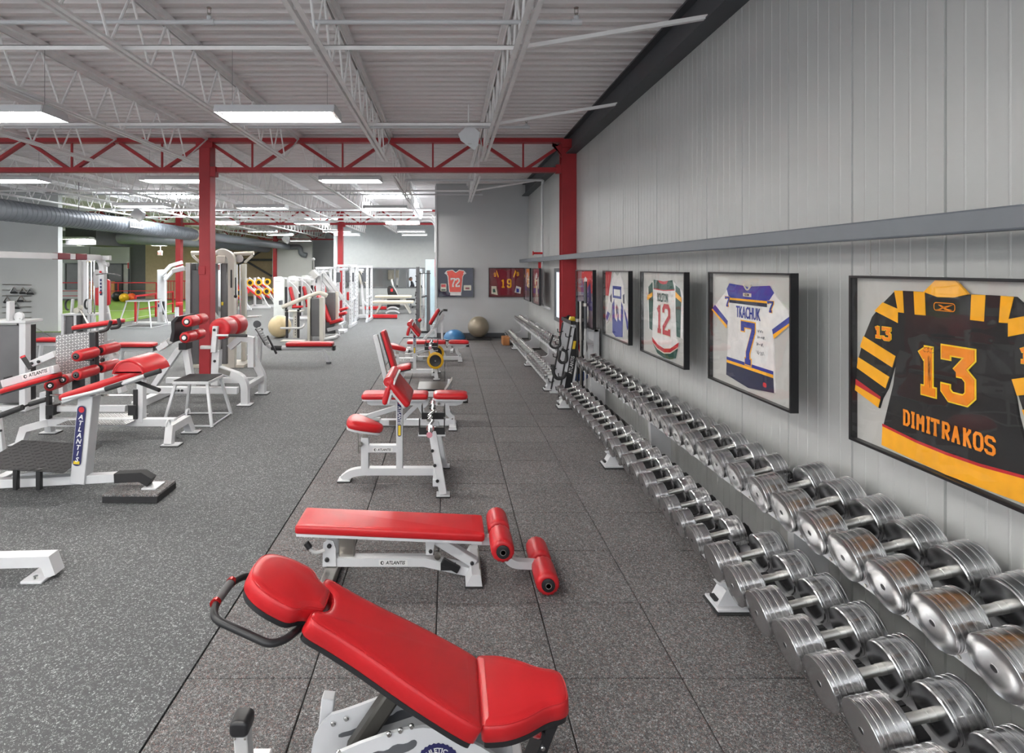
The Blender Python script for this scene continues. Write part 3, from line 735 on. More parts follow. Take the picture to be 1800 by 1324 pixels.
SL = {'D': [[(0, 0), (.7, 0), (1, .3), (1, 1.3), (.7, 1.6), (0, 1.6)], [(.22, 0), (.22, 1.6)]], 'I': [[(.5, 0), (.5, 1.6)], [(.2, 0), (.8, 0)], [(.2, 1.6), (.8, 1.6)]],
      'M': [[(.1, 0), (.1, 1.6), (.55, .7), (1, 1.6), (1, 0)], [(-.1, 0), (.3, 0)], [(.8, 0), (1.2, 0)]], 'T': [[(0, 1.3), (0, 1.6), (1, 1.6), (1, 1.3)], [(.5, 1.6), (.5, 0)], [(.25, 0), (.75, 0)]],
      'R': [[(.2, 0), (.2, 1.6)], [(0, 1.6), (.8, 1.6), (1, 1.4), (1, 1.0), (.8, .8), (.2, .8)], [(.55, .8), (1, 0)], [(0, 0), (.4, 0)], [(.85, 0), (1.1, 0)]], 'A': [[(.1, 0), (.5, 1.6), (.9, 0)], [(.25, .55), (.75, .55)], [(-.1, 0), (.3, 0)], [(.7, 0), (1.1, 0)]],
      'K': [[(.2, 0), (.2, 1.6)], [(.2, .7), (.95, 1.6)], [(.45, .95), (.95, 0)], [(0, 0), (.4, 0)], [(0, 1.6), (.4, 1.6)], [(.75, 1.6), (1.1, 1.6)], [(.8, 0), (1.15, 0)]],
      'O': [[(0, .3), (0, 1.3), (.25, 1.6), (.75, 1.6), (1, 1.3), (1, .3), (.75, 0), (.25, 0), (0, .3)]], 'S': [[(1, 1.25), (1, 1.4), (.8, 1.6), (.2, 1.6), (0, 1.4), (0, 1.05), (.2, .85), (.8, .75), (1, .55), (1, .2), (.8, 0), (.2, 0), (0, .2), (0, .35)]]}
b = B()
adv = {'I': .024, 'M': .054}; uu = .313
for ch in 'DIMITRAKOS': b.strokes(SL[ch], P.pt(uu - (.010 if ch == 'I' else -.003 if ch == 'M' else 0), .168, P.z + .002), U_, Z_, .031, .062 / 1.6, .0118, .0015); uu += adv.get(ch, .0475)
b.build('name_lettering', cORA, P.j)
b = B(); lo = rrect(.10, .036, .012, 3, .519, .714); n = len(lo); li = inset(lo, .0035)
b.add([P.pt(a, c, P.z + .002) for a, c in lo] + [P.pt(a, c, P.z + .002) for a, c in li], [(i, (i + 1) % n, (i + 1) % n + n, i + n) for i in range(n)])
b.prism([(.478, .701), (.492, .703), (.52, .716), (.56, .726), (.535, .714), (.515, .708), (.500, .701)], P.pt(0, 0, P.z + .001), U_, Z_, .0015)
b.prism([(.49, .722), (.503, .722), (.53, .708), (.556, .703), (.54, .700), (.522, .703)], P.pt(0, 0, P.z + .001), U_, Z_, .0015)
b.build('maker_emblem', cORA, P.j)
scr = lambda u0, v0, w, h, n, sd: [(u0 + w * i / n + .004 * math.sin(i * sd), v0 + h * (.5 + .5 * math.sin(i * 2.1 * sd + sd)), 0) for i in range(n + 1)]
def scribble(P, rows, m=INK):
    b = B()
    for r in rows:
        pts = [P.pt(a, c, P.z + .0048) for a, c, _ in scr(*r)]; b.tube(pts, .0008, 4)
    b.build('signature', m, P.j)
scribble(P, [(.42, .525, .05, .012, 14, 1.3), (.42, .51, .05, .01, 12, 1.7), (.445, .36, .012, .14, 16, 1.1)])
P.wires((.12, .94), 2.17)
# white and blue hockey jersey 7
P = Pic('framed_jersey', 'framed white hockey jersey with blue yoke and number 7, second nearest on the panelled wall', (FX, 4.35, 1.154), U_, 1.05, .84, .05, MATB)
half = [(.547, .73), (.50, .745), (.29, .757), (.229, .695), (.112, .616), (.018, .543), (.245, .421), (.262, .47), (.255, .308), (.248, .205), (.243, .075), (.547, .04)]
P.jersey(half + [(min(1.036, 1.089 - a), b) for a, b in half[-2:0:-1]], cWHT)
mir = lambda q: [(min(1.036, 1.089 - a), b) for a, b in q][::-1]
P.on([(.29, .757), (.50, .745), (.547, .735), (.59, .745), (.799, .757), (.845, .713), (.79, .66), (.768, .653), (.29, .653), (.28, .66), (.25, .715)], 'yoke', cBLU)
P.on([(.28, .652), (.768, .656), (.768, .641), (.285, .637)], 'yoke_trim', cYEL, .002); P.on([(.285, .637), (.768, .641), (.768, .616), (.29, .616)], 'yoke_band', cNAV, .002)
both([(.071, .584), (.264, .478), (.254, .447), (.03, .553)], 'sleeve_stripe', cBLU); both([(.03, .553), (.254, .447), (.245, .421), (.018, .543)], 'sleeve_stripe', cYEL)
P.on([(.25, .212), (.837, .212), (.837, .19), (.25, .19)], 'hem_stripe', cBLU); P.on([(.25, .19), (.837, .19), (.837, .169), (.25, .169)], 'hem_stripe', cYEL); P.on([(.25, .169), (.837, .169), (.845, .075), (.547, .042), (.244, .076)], 'hem_band', cNAV)
P.num('7', .475, .222, .135, .255, .04, cBLU, cYEL, ow=.016)
P.num('7', .238, .592, .05, .06, .014, cBLU, cYEL, ow=.006); P.num('7', .785, .592, .05, .06, .014, cBLU, cYEL, ow=.006)
text('name_lettering', 'TKACHUK', .115, P.pt(.54, .555, P.z + .002), U_, Z_, cBLU, P.j, bold=.012, xs=.56)
P.on([(.48, .697), (.585, .697), (.585, .672), (.48, .672)], 'maker_patch', cCRM, .003)
text('maker_lettering', 'CCM', .022, P.pt(.532, .684, P.z + .004), U_, Z_, cNAV, P.j, bold=.01, xs=1.1)
P.on(rrect(.04, .03, .012, 3, .745, .105), 'patch', cRED, .003)
b = B(); b.tube([P.pt(.49 + .012 * i, .755 - .035 * math.sin(math.pi * i / 8), P.z + .004) for i in range(9)], .006, 6); b.build('collar', cCRM, P.j)
scribble(P, [(.66, .44, .07, .02, 14, 1.2), (.66, .40, .09, .02, 16, 1.6), (.65, .35, .08, .025, 14, 1.4), (.65, .29, .09, .03, 12, 1.1)], cNAV)
P.wires((.14, .88), 2.17)
# white and green hockey jersey 12
P = Pic('framed_jersey', 'framed white hockey jersey with green sleeves and red number 12', (FX, 5.89, 1.137), U_, 1.10, .85, .05, MATB)
P.jersey([(.332, .67), (.30, .752), (.157, .684), (.16, .50), (.187, .258), (.289, .24), (.303, .438), (.289, .175), (.317, .12), (.43, .04), (.60, .02), (.74, .03), (.87, .06), (.935, .212), (.867, .259), (.867, .40), (.89, .262), (1.013, .259), (1.034, .634), (.98, .696), (.867, .735), (.80, .774), (.60, .755), (.332, .769)], cWHT)
P.on([(.332, .769), (.60, .757), (.797, .774), (.844, .69), (.60, .675), (.332, .682)], 'yoke', cGRN)
P.on([(.45, .765), (.60, .757), (.70, .766), (.66, .735), (.58, .728), (.50, .738)], 'collar', cRED, .003); P.on([(.332, .682), (.60, .675), (.844, .69), (.844, .680), (.60, .665), (.332, .672)], 'yoke_trim', cRED, .002)
P.on([(.185, .69), (.30, .745), (.318, .565), (.292, .25), (.215, .262), (.2, .5)], 'sleeve', cGRN); P.on([(.867, .73), (.96, .70), (.99, .62), (.965, .262), (.892, .265), (.87, .48)], 'sleeve', cGRN)
P.on([(.16, .55), (.30, .60), (.30, .64), (.16, .60)], 'sleeve_stripe', cYEL, .003); P.on([(.87, .62), (1.0, .58), (1.0, .62), (.87, .67)], 'sleeve_stripe', cYEL, .003)
P.on([(.289, .185), (.43, .13), (.60, .112), (.749, .135), (.935, .216), (.924, .173), (.749, .098), (.60, .075), (.43, .093), (.30, .14)], 'hem_stripe', cRED)
P.on([(.30, .14), (.43, .093), (.60, .075), (.749, .098), (.924, .173), (.918, .16), (.749, .086), (.60, .063), (.43, .081), (.305, .128)], 'hem_trim', cCRM, .002)
P.on([(.305, .128), (.43, .081), (.60, .063), (.749, .086), (.918, .16), (.87, .062), (.74, .032), (.60, .022), (.43, .042)], 'hem_band', cGRN)
P.num('1', .435, .27, .10, .25, .045, cRED, cCRM, ow=.02); P.num('2', .59, .27, .14, .25, .045, cRED, cCRM, ow=.02)
text('name_lettering', 'ROLSTON', .12, P.pt(.565, .595, P.z + .002), U_, Z_, cGRN, P.j, bold=.012, xs=.48)
P.wires((.2, .9), 2.17)
# blue and white long-sleeved motocross style jersey
P = Pic('framed_jersey', 'framed white and blue jersey with long hanging sleeves', (FX, 7.32, 1.138), U_, 1.05, .85, .05, MATB)
P.sheet([(.02, .84), (.30, .84), (.25, .72), (.18, .60), (.18, .52), (.02, .52)], 'backdrop_print', cRED, P.t, -.035, .001)
P.jersey([(.42, .83), (.50, .79), (.58, .79), (.65, .83), (.76, .72), (.86, .52), (.95, .42), (1.03, .18), (.95, .10), (.84, .30), (.80, .42), (.78, .05), (.50, .02), (.36, .06), (.34, .42), (.28, .30), (.12, .16), (.05, .24), (.16, .48), (.24, .62), (.33, .74)], cWHT)
P.on([(.38, .66), (.72, .66), (.72, .62), (.38, .62)], 'chest_band', cBLU); P.on([(.38, .54), (.72, .54), (.72, .51), (.38, .51)], 'chest_band', cBLU)
P.on([(.38, .62), (.42, .62), (.42, .54), (.38, .54)], 'side_band', cBLU); P.on([(.68, .62), (.72, .62), (.72, .54), (.68, .54)], 'side_band', cBLU)
P.on([(.36, .42), (.44, .50), (.46, .26), (.56, .22), (.60, .40), (.62, .26), (.70, .24), (.72, .48), (.79, .42), (.77, .06), (.50, .03), (.37, .07)], 'lower_panel', cBLU)
P.on([(.26, .30), (.13, .19), (.08, .24), (.15, .32)], 'cuff', cBLU); P.on([(.82, .40), (.94, .16), (1.0, .22), (.88, .36)], 'cuff', cBLU)
P.on([(.52, .40), (.56, .44), (.58, .34), (.54, .28)], 'panel_inset', cNAV, .003); P.on([(.27, .52), (.33, .56), (.33, .44), (.28, .46)], 'sleeve_figure', cNAV); P.on([(.78, .56), (.84, .58), (.84, .46), (.79, .47)], 'sleeve_figure', cNAV)
P.wires((.2, .85), 2.17)
# framed pictures of players
def poster(lab, o, w, h, mount, top, shirt, legs, fm=None, u=U_):
    P = Pic('framed_picture', lab, o, u, w, h, .05, mount, 'framed player pictures on the panelled wall', fm); P.z = -.036
    P.j = P.sheet([(.03, .03), (w - .03, .03), (w - .03, h - .03), (.03, h - .03)], 'picture', mount, P.t, -.036, .001); P.z = -.035
    P.on([(.25, .55), (w - .02, .50), (w - .02, h - .02), (.28, h - .02)], 'print_background', top)
    P.on([(.03, .36), (w - .03, .40), (w - .03, .26), (.03, .24)], 'print_background', cPUR)
    P.on([(.30, .72), (.42, .58), (.62, .58), (.80, .66), (.84, .40), (.74, .36), (.68, .46), (.66, .36), (.40, .36), (.36, .48), (.26, .46), (.22, .58)], 'figure_shirt', shirt, .003)
    P.on(smooth2([(.44, .60), (.42, .70), (.52, .76), (.62, .70), (.60, .60)]), 'figure_helmet', cWHT, .004)
    P.on([(.40, .36), (.66, .36), (.70, .20), (.66, .06), (.58, .06), (.56, .22), (.50, .24), (.42, .06), (.34, .06), (.38, .22)], 'figure_legs', legs, .003)
    P.on([(.46, .54), (.60, .54), (.60, .44), (.46, .44)], 'figure_number', cRED, .005)
    return P
P = poster('framed picture of a player in a purple kit, just right of the red wall column', (FX, 8.87, 1.14), 1.05, .85, MATP, cRED, cPUR, cWHT); P.wires((.2, .85), 2.17)
P = poster('framed player picture on the panelled wall behind the sprinkler riser', (FX, 13.5, 1.16), 1.05, .85, MATM, cMAR, cCRM, cCRM); P.wires((.2, .85), 2.17)
P = poster('framed player picture nearest the grey far wall corner on the panelled wall', (FX, 14.95, 1.16), 1.05, .85, MATP, cORA, cCRM, cGRN); P.wires((.2, .85), 2.17)
# jerseys on the far wall
P = Pic('framed_jersey', 'framed orange football jersey number 72 on the grey far wall', (-.305, 15.93, 1.165), X_, 1.035, .85, .05, MATN, fm=DGREY)
tee = [(.43, .795), (.52, .725), (.62, .795), (.75, .775), (.83, .69), (.76, .645), (.735, .60), (.72, .42), (.69, .13), (.33, .13), (.30, .42), (.285, .60), (.26, .645), (.19, .69), (.27, .775)]
P.jersey(tee, cWHT); P.on(inset(tee, .02), 'shirt_front', cORG)
P.on([(.20, .69), (.26, .65), (.285, .69), (.24, .75)], 'sleeve_trim', cWHT, .003); P.on([(.82, .69), (.76, .65), (.735, .69), (.78, .75)], 'sleeve_trim', cWHT, .003)
P.num('7', .39, .315, .10, .22, .04, cWHT); P.num('2', .53, .315, .09, .22, .04, cWHT)
P.sheet([(.36, .05), (.68, .05), (.68, .13), (.36, .13)], 'shirt_tail', cWHT, P.t, -.036, .006)
c1 = P.sheet(rrect(.17, .22, .015, 3, .165, .28), 'card', cCRM, P.t, -.036, .003); c2 = P.sheet(rrect(.22, .15, .015, 3, .86, .27), 'card', cCRM, P.t, -.036, .003)
P.z = -.033; P.j = c1; P.on([(.10, .29), (.23, .29), (.23, .37), (.10, .37)], 'card_print', cRED); P.on([(.10, .19), (.23, .19), (.23, .23), (.10, .23)], 'card_print', cGRN); P.j = c2; P.on([(.80, .23), (.92, .23), (.92, .28), (.80, .28)], 'card_print', cMAR)
P = Pic('framed_jersey', 'framed maroon football jersey number 19 on the grey far wall', (1.17, 15.93, 1.165), X_, 1.035, .85, .05, MATM)
P.jersey([(.40, .80), (.52, .76), (.64, .80), (.80, .79), (.90, .60), (.80, .52), (.76, .40), (.76, .06), (.30, .06), (.26, .40), (.22, .52), (.12, .60), (.20, .79)], cMAR)
P.on([(.22, .74), (.27, .56), (.29, .60), (.23, .79)], 'sleeve_stripe', cYEL); P.on([(.80, .74), (.73, .56), (.71, .60), (.77, .79)], 'sleeve_stripe', cYEL)
P.num('9', .16, .60, .045, .10, .018, cYEL); P.num('9', .82, .62, .045, .10, .018, cYEL)
P.num('1', .37, .29, .10, .22, .042, cYEL); P.num('9', .55, .29, .09, .22, .042, cYEL)
c1 = P.sheet([(.08, .10), (.26, .06), (.22, .32), (.08, .32)], 'player_print', cCRM, P.t, -.022, .002); c2 = P.sheet([(.75, .14), (.92, .10), (.94, .28), (.80, .33)], 'player_print', cWHT, P.t, -.022, .002)
P.z = -.02; P.j = c1; P.on([(.12, .14), (.2, .14), (.18, .24), (.12, .24)], 'print_figure', cGRN); P.j = c2; P.on([(.80, .14), (.88, .14), (.88, .24), (.80, .26)], 'print_figure', cBLU)

# ---------------------------------------------------------------- dumbbell racks
TH = R(13); AX = Vector((math.cos(TH), 0, math.sin(TH))); UP = Vector((-math.sin(TH), 0, math.cos(TH)))
def dumbbell_proto(r, hl, gl, grooves, hr=.017, seg=36, bell=0.0):
    t = thing('dumbbell', '', 'dumbbell', (0, 0, 0), '')
    def head(s):
        x0 = 0 if s > 0 else hl * 2 + gl
        e = V((x0, 0, 0)); d = V((s, 0, 0))
        prof = [(0, .016), (0, r * .5), (0, r - .005), (.0015, r - .0015), (.005, r)]
        for g in grooves: prof += [(hl * g - .006, r), (hl * g - .0042, r - .003), (hl * g + .0042, r - .003), (hl * g + .006, r)]
        prof += [(hl - .006, r), (hl - .001, r - .003), (hl, r - .007), (hl, .02)]
        b = B(); b.lathe(prof, e, e + d, seg); h = b.build('head', STEEL, t, ang=24)
        b = B()
        for g in [.05] + list(grooves): b.lathe([(hl * g - .0034, r - .001), (hl * g - .0022, r + .0012), (hl * g + .0022, r + .0012), (hl * g + .0034, r - .001)], e, e + d, seg)
        b.build('polished_ring', STEELRING, h)
        b = B(); b.lathe([(.0005, r * .13), (-.0015, r * .12), (-.0015, r * .10), (0, r * .09)], e, e + d, 14); b.build('end_plug', BLACK, h)
        if r > .09:
            b = B(); b.lathe([(.0006, r * .145), (-.001, r * .14), (-.001, r * .125), (.0006, r * .12)], e, e + d, 16); b.build('plug_ring', STEELRING, h)
        return h
    head(1); head(-1)
    b = B(); L = hl * 2 + gl; b.lathe([(hl - .004, hr * 1.06), (hl + gl * .2, hr * 1.06), (hl + gl * .21, hr), (hl + gl * .79, hr), (hl + gl * .8, hr * 1.06), (hl + gl + .004, hr * 1.06)], (0, 0, 0), (1, 0, 0), 14); b.build('handle', HANDLE, t)
    return t
first_used = {}
protos = {}
def place_dumbbell(kind, args, x, y, z, lab, grp):
    if kind not in protos: protos[kind] = dumbbell_proto(*args); o = protos[kind]
    else: o = copy_tree(protos[kind])
    o.location = (x, y, z); o.rotation_euler = (0, -TH, R(random.uniform(-.45, .45)))
    o['label'] = lab; o['group'] = grp
units = [('big', (.102, .142, .138, (.2, .36, .60, .86), .0205), [3.268 - .236 * k for k in range(8)], 1.0, 'large', 'near'),
         ('medium', (.088, .102, .118, (.22, .46), .0175, 32), [3.57 + .228 * k for k in range(10)], .0, 'medium', 'near'),
         ('small', (.078, .086, .118, (.25,), .0165, 28), [5.88 + .225 * k for k in range(10)], .0, 'smaller', 'near')]
TIER = {'lower': (1.565, .273), 'upper': (1.835, .680)}
for tier, (x, z) in TIER.items():
    for kind, args, ys, _, word, _n in units:
        r = args[0]; dz = r - .102
        for k, yy in enumerate(ys):
            place_dumbbell(kind, args, x + (0 if kind == 'big' else .012) - math.sin(TH) * dz, yy, z + math.cos(TH) * dz,
                           '%s steel dumbbell, %s tier of near rack, %s from its section\'s %s end' % (word, tier, ORD[k], 'far' if kind == 'big' else 'near'),
                           '%s dumbbells on the %s tier of the near rack' % (word, tier))
def rack(name, lab, bounds, ends, supports, a1=.40):
    t = thing(name, lab, 'rack', (2.0, sum(bounds) / len(bounds), 0), 'white dumbbell racks along the wall')
    for y in supports:
        b = B(); b.prism([(1.60, .03), (1.80, .03), (2.26, .03), (2.26, .62), (2.22, .66), (1.99, .585), (2.05, .46), (2.06, .24), (2.02, .20), (1.60, .145), (1.68, .11)], (0, y + .03, 0), X_, Z_, .06); b.build('upright', WHITE, t)
        b = B(); b.b2((1.575, y - .085, .012), (1.80, y + .085, .03), .004).prism([(1.59, .03), (1.74, .03), (1.70, .12), (1.64, .12)], (0, y + .05, 0), X_, Z_, .1); f = b.build('foot', WHITE, t)
        b = B(); b.b2((1.565, y - .095, 0), (2.28, y + .095, .012), .003); b.build('foot_pad', RUBBER, f)
        b = B(); b.b2((1.58, y - .03, .045), (1.63, y + .03, .06)); b.build('slot', BLACK, f)
    for tier, (x, z) in TIER.items():
        for i in range(len(bounds) - 1):
            y0, y1 = bounds[i] + .02, bounds[i + 1] - .02
            o = V((x, 0, z)) - UP * .128
            a0 = .095 if a1 > .3 else .03
            b = B(); b.prism([(a0, -.012), (a1, -.012), (a1, .012), (a0, .012)], V((o.x, y1, o.z)), AX, UP, y1 - y0); b.build('tray', WHITE, t)
            b = B(); b.prism([(a0 - .012, -.05), (a0 + .004, -.05), (a0 + .004, .022), (a0 - .012, .022)], V((o.x, y1, o.z)), AX, UP, y1 - y0); f = b.build('front_beam', WHITE, t)
            b = B()
            for s, yy in ((1, y0), (-1, y1)): b.cyl(V((o.x, yy + s * .03, o.z)) + AX * (a0 - .014) + UP * -.014, V((o.x, yy + s * .03, o.z)) + AX * (a0 + .006) + UP * -.014, .028, 14)
            b.build('beam_end', WHITE, t)
            b = B()
            n = int((y1 - y0) / .235)
            for q in range(n): b.cyl(V((o.x, y0 + .12 + q * .235, o.z)) + AX * (a0 - .013) + UP * -.03, V((o.x, y0 + .12 + q * .235, o.z)) + AX * (a0 - .018) + UP * -.03, .008, 8)
            b.build('bolts', DARKCH, f)
    return t
rk = rack('dumbbell_rack', 'long white two-tier rack of large dumbbells nearest the viewer, under the framed jerseys', (1.02, 3.42, 5.72, 8.06), None, (1.10, 3.30, 5.62, 7.96))
for tier, (x, z) in TIER.items():      # black saddles the big heads rest in
    for kind, args, ys, _, word, _n in units:
        r = args[0]; pitch = abs(ys[1] - ys[0])
        for nm, a in (('front', .14 if kind == 'big' else .12), ('rear', args[1] + args[2] + .07)):
            b = B(); o = V((x + (0 if kind == 'big' else .012), 0, z)) - UP * .116
            for yy in sorted(ys):
                for s in (-1, 1):
                    q = V((o.x, yy + s * pitch / 2, o.z)) + AX * a
                    b.prism([(-s * .003, 0), (-s * .099, 0), (-s * .098, .011), (-s * .050, .031), (-s * .026, .058), (-s * .003, .058)], q + AX * (.05 if tier == 'lower' else .035), Y_, UP, .075)
            b.build('saddle_strip', RUBBER, rk)
rk2 = rack('dumbbell_rack', 'farther white two-tier rack of small dumbbells running to the grey far wall', (9.0, 11.36, 13.66, 15.72), None, (9.1, 11.36, 13.66, 15.62), .185)
fars = [('chrome', (.062, .055, .095, (.3,), .015, 20), 9.12, 10, .222, 'chrome'), ('slim', (.052, .05, .10, (.3,), .014, 18), 11.5, 13, .166, 'slim'), ('tiny', (.042, .045, .10, (.3,), .013, 16), 13.8, 14, .13, 'tiny')]
for tier, (x, z) in TIER.items():
    for kind, args, y0, n, pitch, word in fars:
        r = args[0]; dz = r - .102
        for k in range(n):
            place_dumbbell(kind, args, x + .01 - math.sin(TH) * dz, y0 + pitch * k, z + math.cos(TH) * dz, '%s dumbbell, %s tier of far rack, %s from its section\'s near end' % (word, tier, ORD[k]), '%s dumbbells on the %s tier of the far rack' % (word, tier))
b = B(); b.b2((1.42, 14.3, 0), (1.59, 14.75, .2), .004); single('cardboard_box', b, WOOD, 'small brown carton on the floor under the far dumbbell rack', 'box')

# accessory tower between the two racks
t = thing('accessory_rack', 'white upright rack of cable attachments between the two dumbbell racks', 'rack', (1.95, 8.6, 0))
for y in (8.30, 8.90):
    b = B()
    if y < 8.5: b.prism([(1.67, .02), (1.715, .02), (1.905, 1.13), (1.86, 1.13)], (0, y + .012, 0), X_, Z_, .024).prism([(1.82, .02), (1.85, .02), (2.045, 1.13), (2.015, 1.13)], (0, y + .012, 0), X_, Z_, .024).prism([(1.86, 1.12), (2.045, 1.12), (2.05, 1.17), (1.865, 1.17)], (0, y + .012, 0), X_, Z_, .024).prism([(2.0, 1.06), (2.28, 1.06), (2.28, 1.10), (2.0, 1.10)], (0, y + .012, 0), X_, Z_, .024)
    else: b.prism([(1.67, .02), (1.82, .02), (2.02, 1.08), (2.28, 1.08), (2.28, 1.11), (2.0, 1.11), (1.98, 1.17), (1.86, 1.17)], (0, y + .012, 0), X_, Z_, .024)
    b.prism([(2.14, .02), (2.22, .02), (2.26, 1.09), (2.20, 1.09)], (0, y + .012, 0), X_, Z_, .024); b.build('side_frame', WHITE, t)
    b = B(); b.b2((1.64, y - .04, 0), (2.26, y + .04, .02), .003); b.build('foot', WHITE, t)
    b = B(); b.prism([(1.668, .06), (1.652, .06), (1.842, 1.14), (1.858, 1.14)], (0, y + .02, 0), X_, Z_, .04); b.build('edge_guard', BLACK, t)
    for q in range(5):
        zz = .2 + .2 * q; xx = 1.67 + .18 * zz
        b = B(); b.tube([(xx, y - .03, zz), (xx - .05, y - .03, zz - .02), (xx - .085, y - .03, zz - .01), (xx - .09, y - .03, zz + .04)], .008, 6); b.build('peg_hook', BLACK, t)
b = B(); b.b2((1.84, 8.24, 1.17), (2.04, 8.96, 1.19)).b2((1.84, 8.24, 1.19), (1.855, 8.96, 1.225)).b2((1.84, 8.24, 1.19), (2.04, 8.255, 1.225)).b2((1.84, 8.945, 1.19), (2.04, 8.96, 1.225)); b.build('top_tray', BLACK, t)
b = B(); b.b2((2.0, 8.3, .86), (2.26, 8.9, .88)); b.build('shelf', WHITE, t)
b = B(); b.b2((2.0, 8.3, .52), (2.26, 8.9, .54)); b.build('shelf', WHITE, t)
b = B(); b.b2((2.26, 8.3, .05), (2.275, 8.9, 1.09)); b.build('back_panel', WHITE, t)
b = B(); b.prism([(1.717, .03), (1.818, .03), (2.012, 1.12), (1.907, 1.12)], (0, 8.308, 0), X_, Z_, .016); lab = b.build('label_plate', BLACK, t)
sl = V((.155, 0, .988))
text('lettering', 'ATLANTIS', .075, (1.858, 8.2915, .56), sl, V((-.988, 0, .155)), PAPER, lab, bold=.01, xs=.8)
b = B(); b.prism([(1.866, .80), (1.906, .80), (1.926, .92), (1.886, .92)], (0, 8.2925, 0), X_, Z_, .003); b.build('yellow_print', YEL, lab)
# things held by the tower
def loop(name, pts, r, m, lab, cat, grp=None, n=8):
    b = B(); b.tube(fillet(pts, .05), r, n); return single(name, b, m, lab, cat, grp)
loop('cable_attachment', [(1.68, 8.255, .78), (1.65, 8.255, .64), (1.70, 8.255, .59), (1.78, 8.255, .62), (1.77, 8.255, .77), (1.70, 8.255, .80)], .022, GRIP, 'black loop cable handle hung high on the near side of the accessory rack', 'handle', 'black cable handles on the accessory rack')
loop('cable_attachment', [(1.58, 8.255, .56), (1.57, 8.255, .44), (1.63, 8.255, .35), (1.74, 8.255, .38), (1.76, 8.255, .46)], .026, GRIP, 'bent black cable handle hung midway on the near side of the accessory rack', 'handle', 'black cable handles on the accessory rack')
loop('cable_attachment', [(1.66, 8.72, .96), (1.60, 8.72, .80), (1.68, 8.72, .74), (1.78, 8.72, .78), (1.76, 8.72, .94)], .018, GRIP, 'small black handle on the far hooks of the accessory rack', 'handle', 'black cable handles on the accessory rack')
loop('triceps_rope', [(1.99, 8.22, 1.0), (1.97, 8.22, .82), (2.02, 8.22, .66), (2.07, 8.22, .82), (2.04, 8.22, 1.0)], .014, BLACK, 'black strap hanging open from the front of the accessory rack', 'strap')
loop('red_strap', [(1.955, 8.265, 1.05), (1.94, 8.265, .9), (1.985, 8.265, .76), (1.99, 8.265, .70)], .016, REDP, 'red strap hanging inside the accessory rack', 'strap')
b = B(); b.prism(smooth2([(1.86, .30), (2.12, .30), (2.12, .44), (2.06, .50), (1.95, .50), (1.86, .44)]), (0, 8.45, 0), X_, Z_, .1, r=.02); t2 = single('ankle_bag', b, BLUEF, 'blue padded bag hanging low on the front of the accessory rack', 'bag')
b = B(); b.tube(fillet([(1.93, 8.33, .42), (1.93, 8.33, .60), (1.98, 8.33, .60), (1.98, 8.33, .42)], .03), .012, 6); b.build('strap', BLACK, t2)
b = B(); b.prism([(0, 0), (.11, 0), (.09, .075), (.03, .075)], (1.86, 8.58, 1.19), X_, Z_, .1, r=.01); single('foam_block', b, YEL, 'yellow foam block on top of the accessory rack', 'block')
b = B(); b.b2((1.98, 8.40, 1.19), (2.036, 8.60, 1.25), .02); single('rolled_band', b, BLUEF, 'blue rolled band on top of the accessory rack', 'band')
b = B(); b.tube(fillet([(1.88, 8.80, 1.205), (1.93, 8.86, 1.26), (1.99, 8.84, 1.21), (2.01, 8.7, 1.24), (1.97, 8.66, 1.205)], .05), .015, 7); single('black_strap', b, BLACK, 'coiled black strap on top of the accessory rack', 'strap')
for i, (x, y, zt, r, m, lab) in enumerate(((1.93, 8.225, 1.52, .018, BLACK, 'leftmost black bar standing upright at the accessory rack'), (1.955, 8.135, 1.53, .018, DARKCH, 'steel bar standing upright, second from left at the accessory rack'), (2.0, 8.21, 1.53, .016, BLACK, 'thin dark bar standing upright before the framed player picture'), (2.02, 8.112, 1.82, .020, LGREY, 'tall grey bar with a collar standing upright at the right of the accessory rack'))):
    tb_ = thing('weight_bar', lab, 'bar', (x, y, 0), 'bars standing at the accessory rack')
    b = B(); b.tube([(x, y, 0.0), (x, y, zt * .62)], r * .85, 10); b.build('shaft', m, tb_)
    b = B(); b.tube([(x, y, zt * .62), (x, y, zt)], r * 1.25, 12); b.build('sleeve', m if m is not LGREY else DGREY, tb_)
    b = B(); b.tube([(x, y, zt * .80), (x, y, zt * .80 + .045)], r * 1.9, 12); b.build('collar', DARKCH, tb_)
# ---------------------------------------------------------------- gym furniture helpers
def part(t, name, m, fn, label=None):
    b = B(); fn(b); return b.build(name, m, t, label)
def pad(t, name, a, b_, w, th, m=RED, v=Y_, r=.022, corner=.05, outline=None, board=True, crown=.006, seam=False):
    a = V(a); b_ = V(b_); u = (b_ - a); L = u.length; u.normalize(); v = V(v).normalized()
    ol = outline or rrect(L, w, min(corner, w * .45, L * .45), 4, L / 2, 0)
    b = B(); b.prism(ol, a, u, v, th, r=min(r, th * .6), crown=crown); o = b.build(name, m, t, ang=50)
    if seam:      # stitched piping line round the top edge
        sl = inset(ol, r * .25); nn = u.cross(v); pts = [a + u * q[0] + v * q[1] + nn * (th - r * .32) for q in sl]; b = B(); b.tube(pts + [pts[0]], .0022, 5); b.build('piping', RED, o)
    if board:
        b = B(); b.prism(inset(ol, .008), a - u.cross(v) * .016, u, v, .018); b.build('pad_board', BLACK if board is True else board, o)
    return o
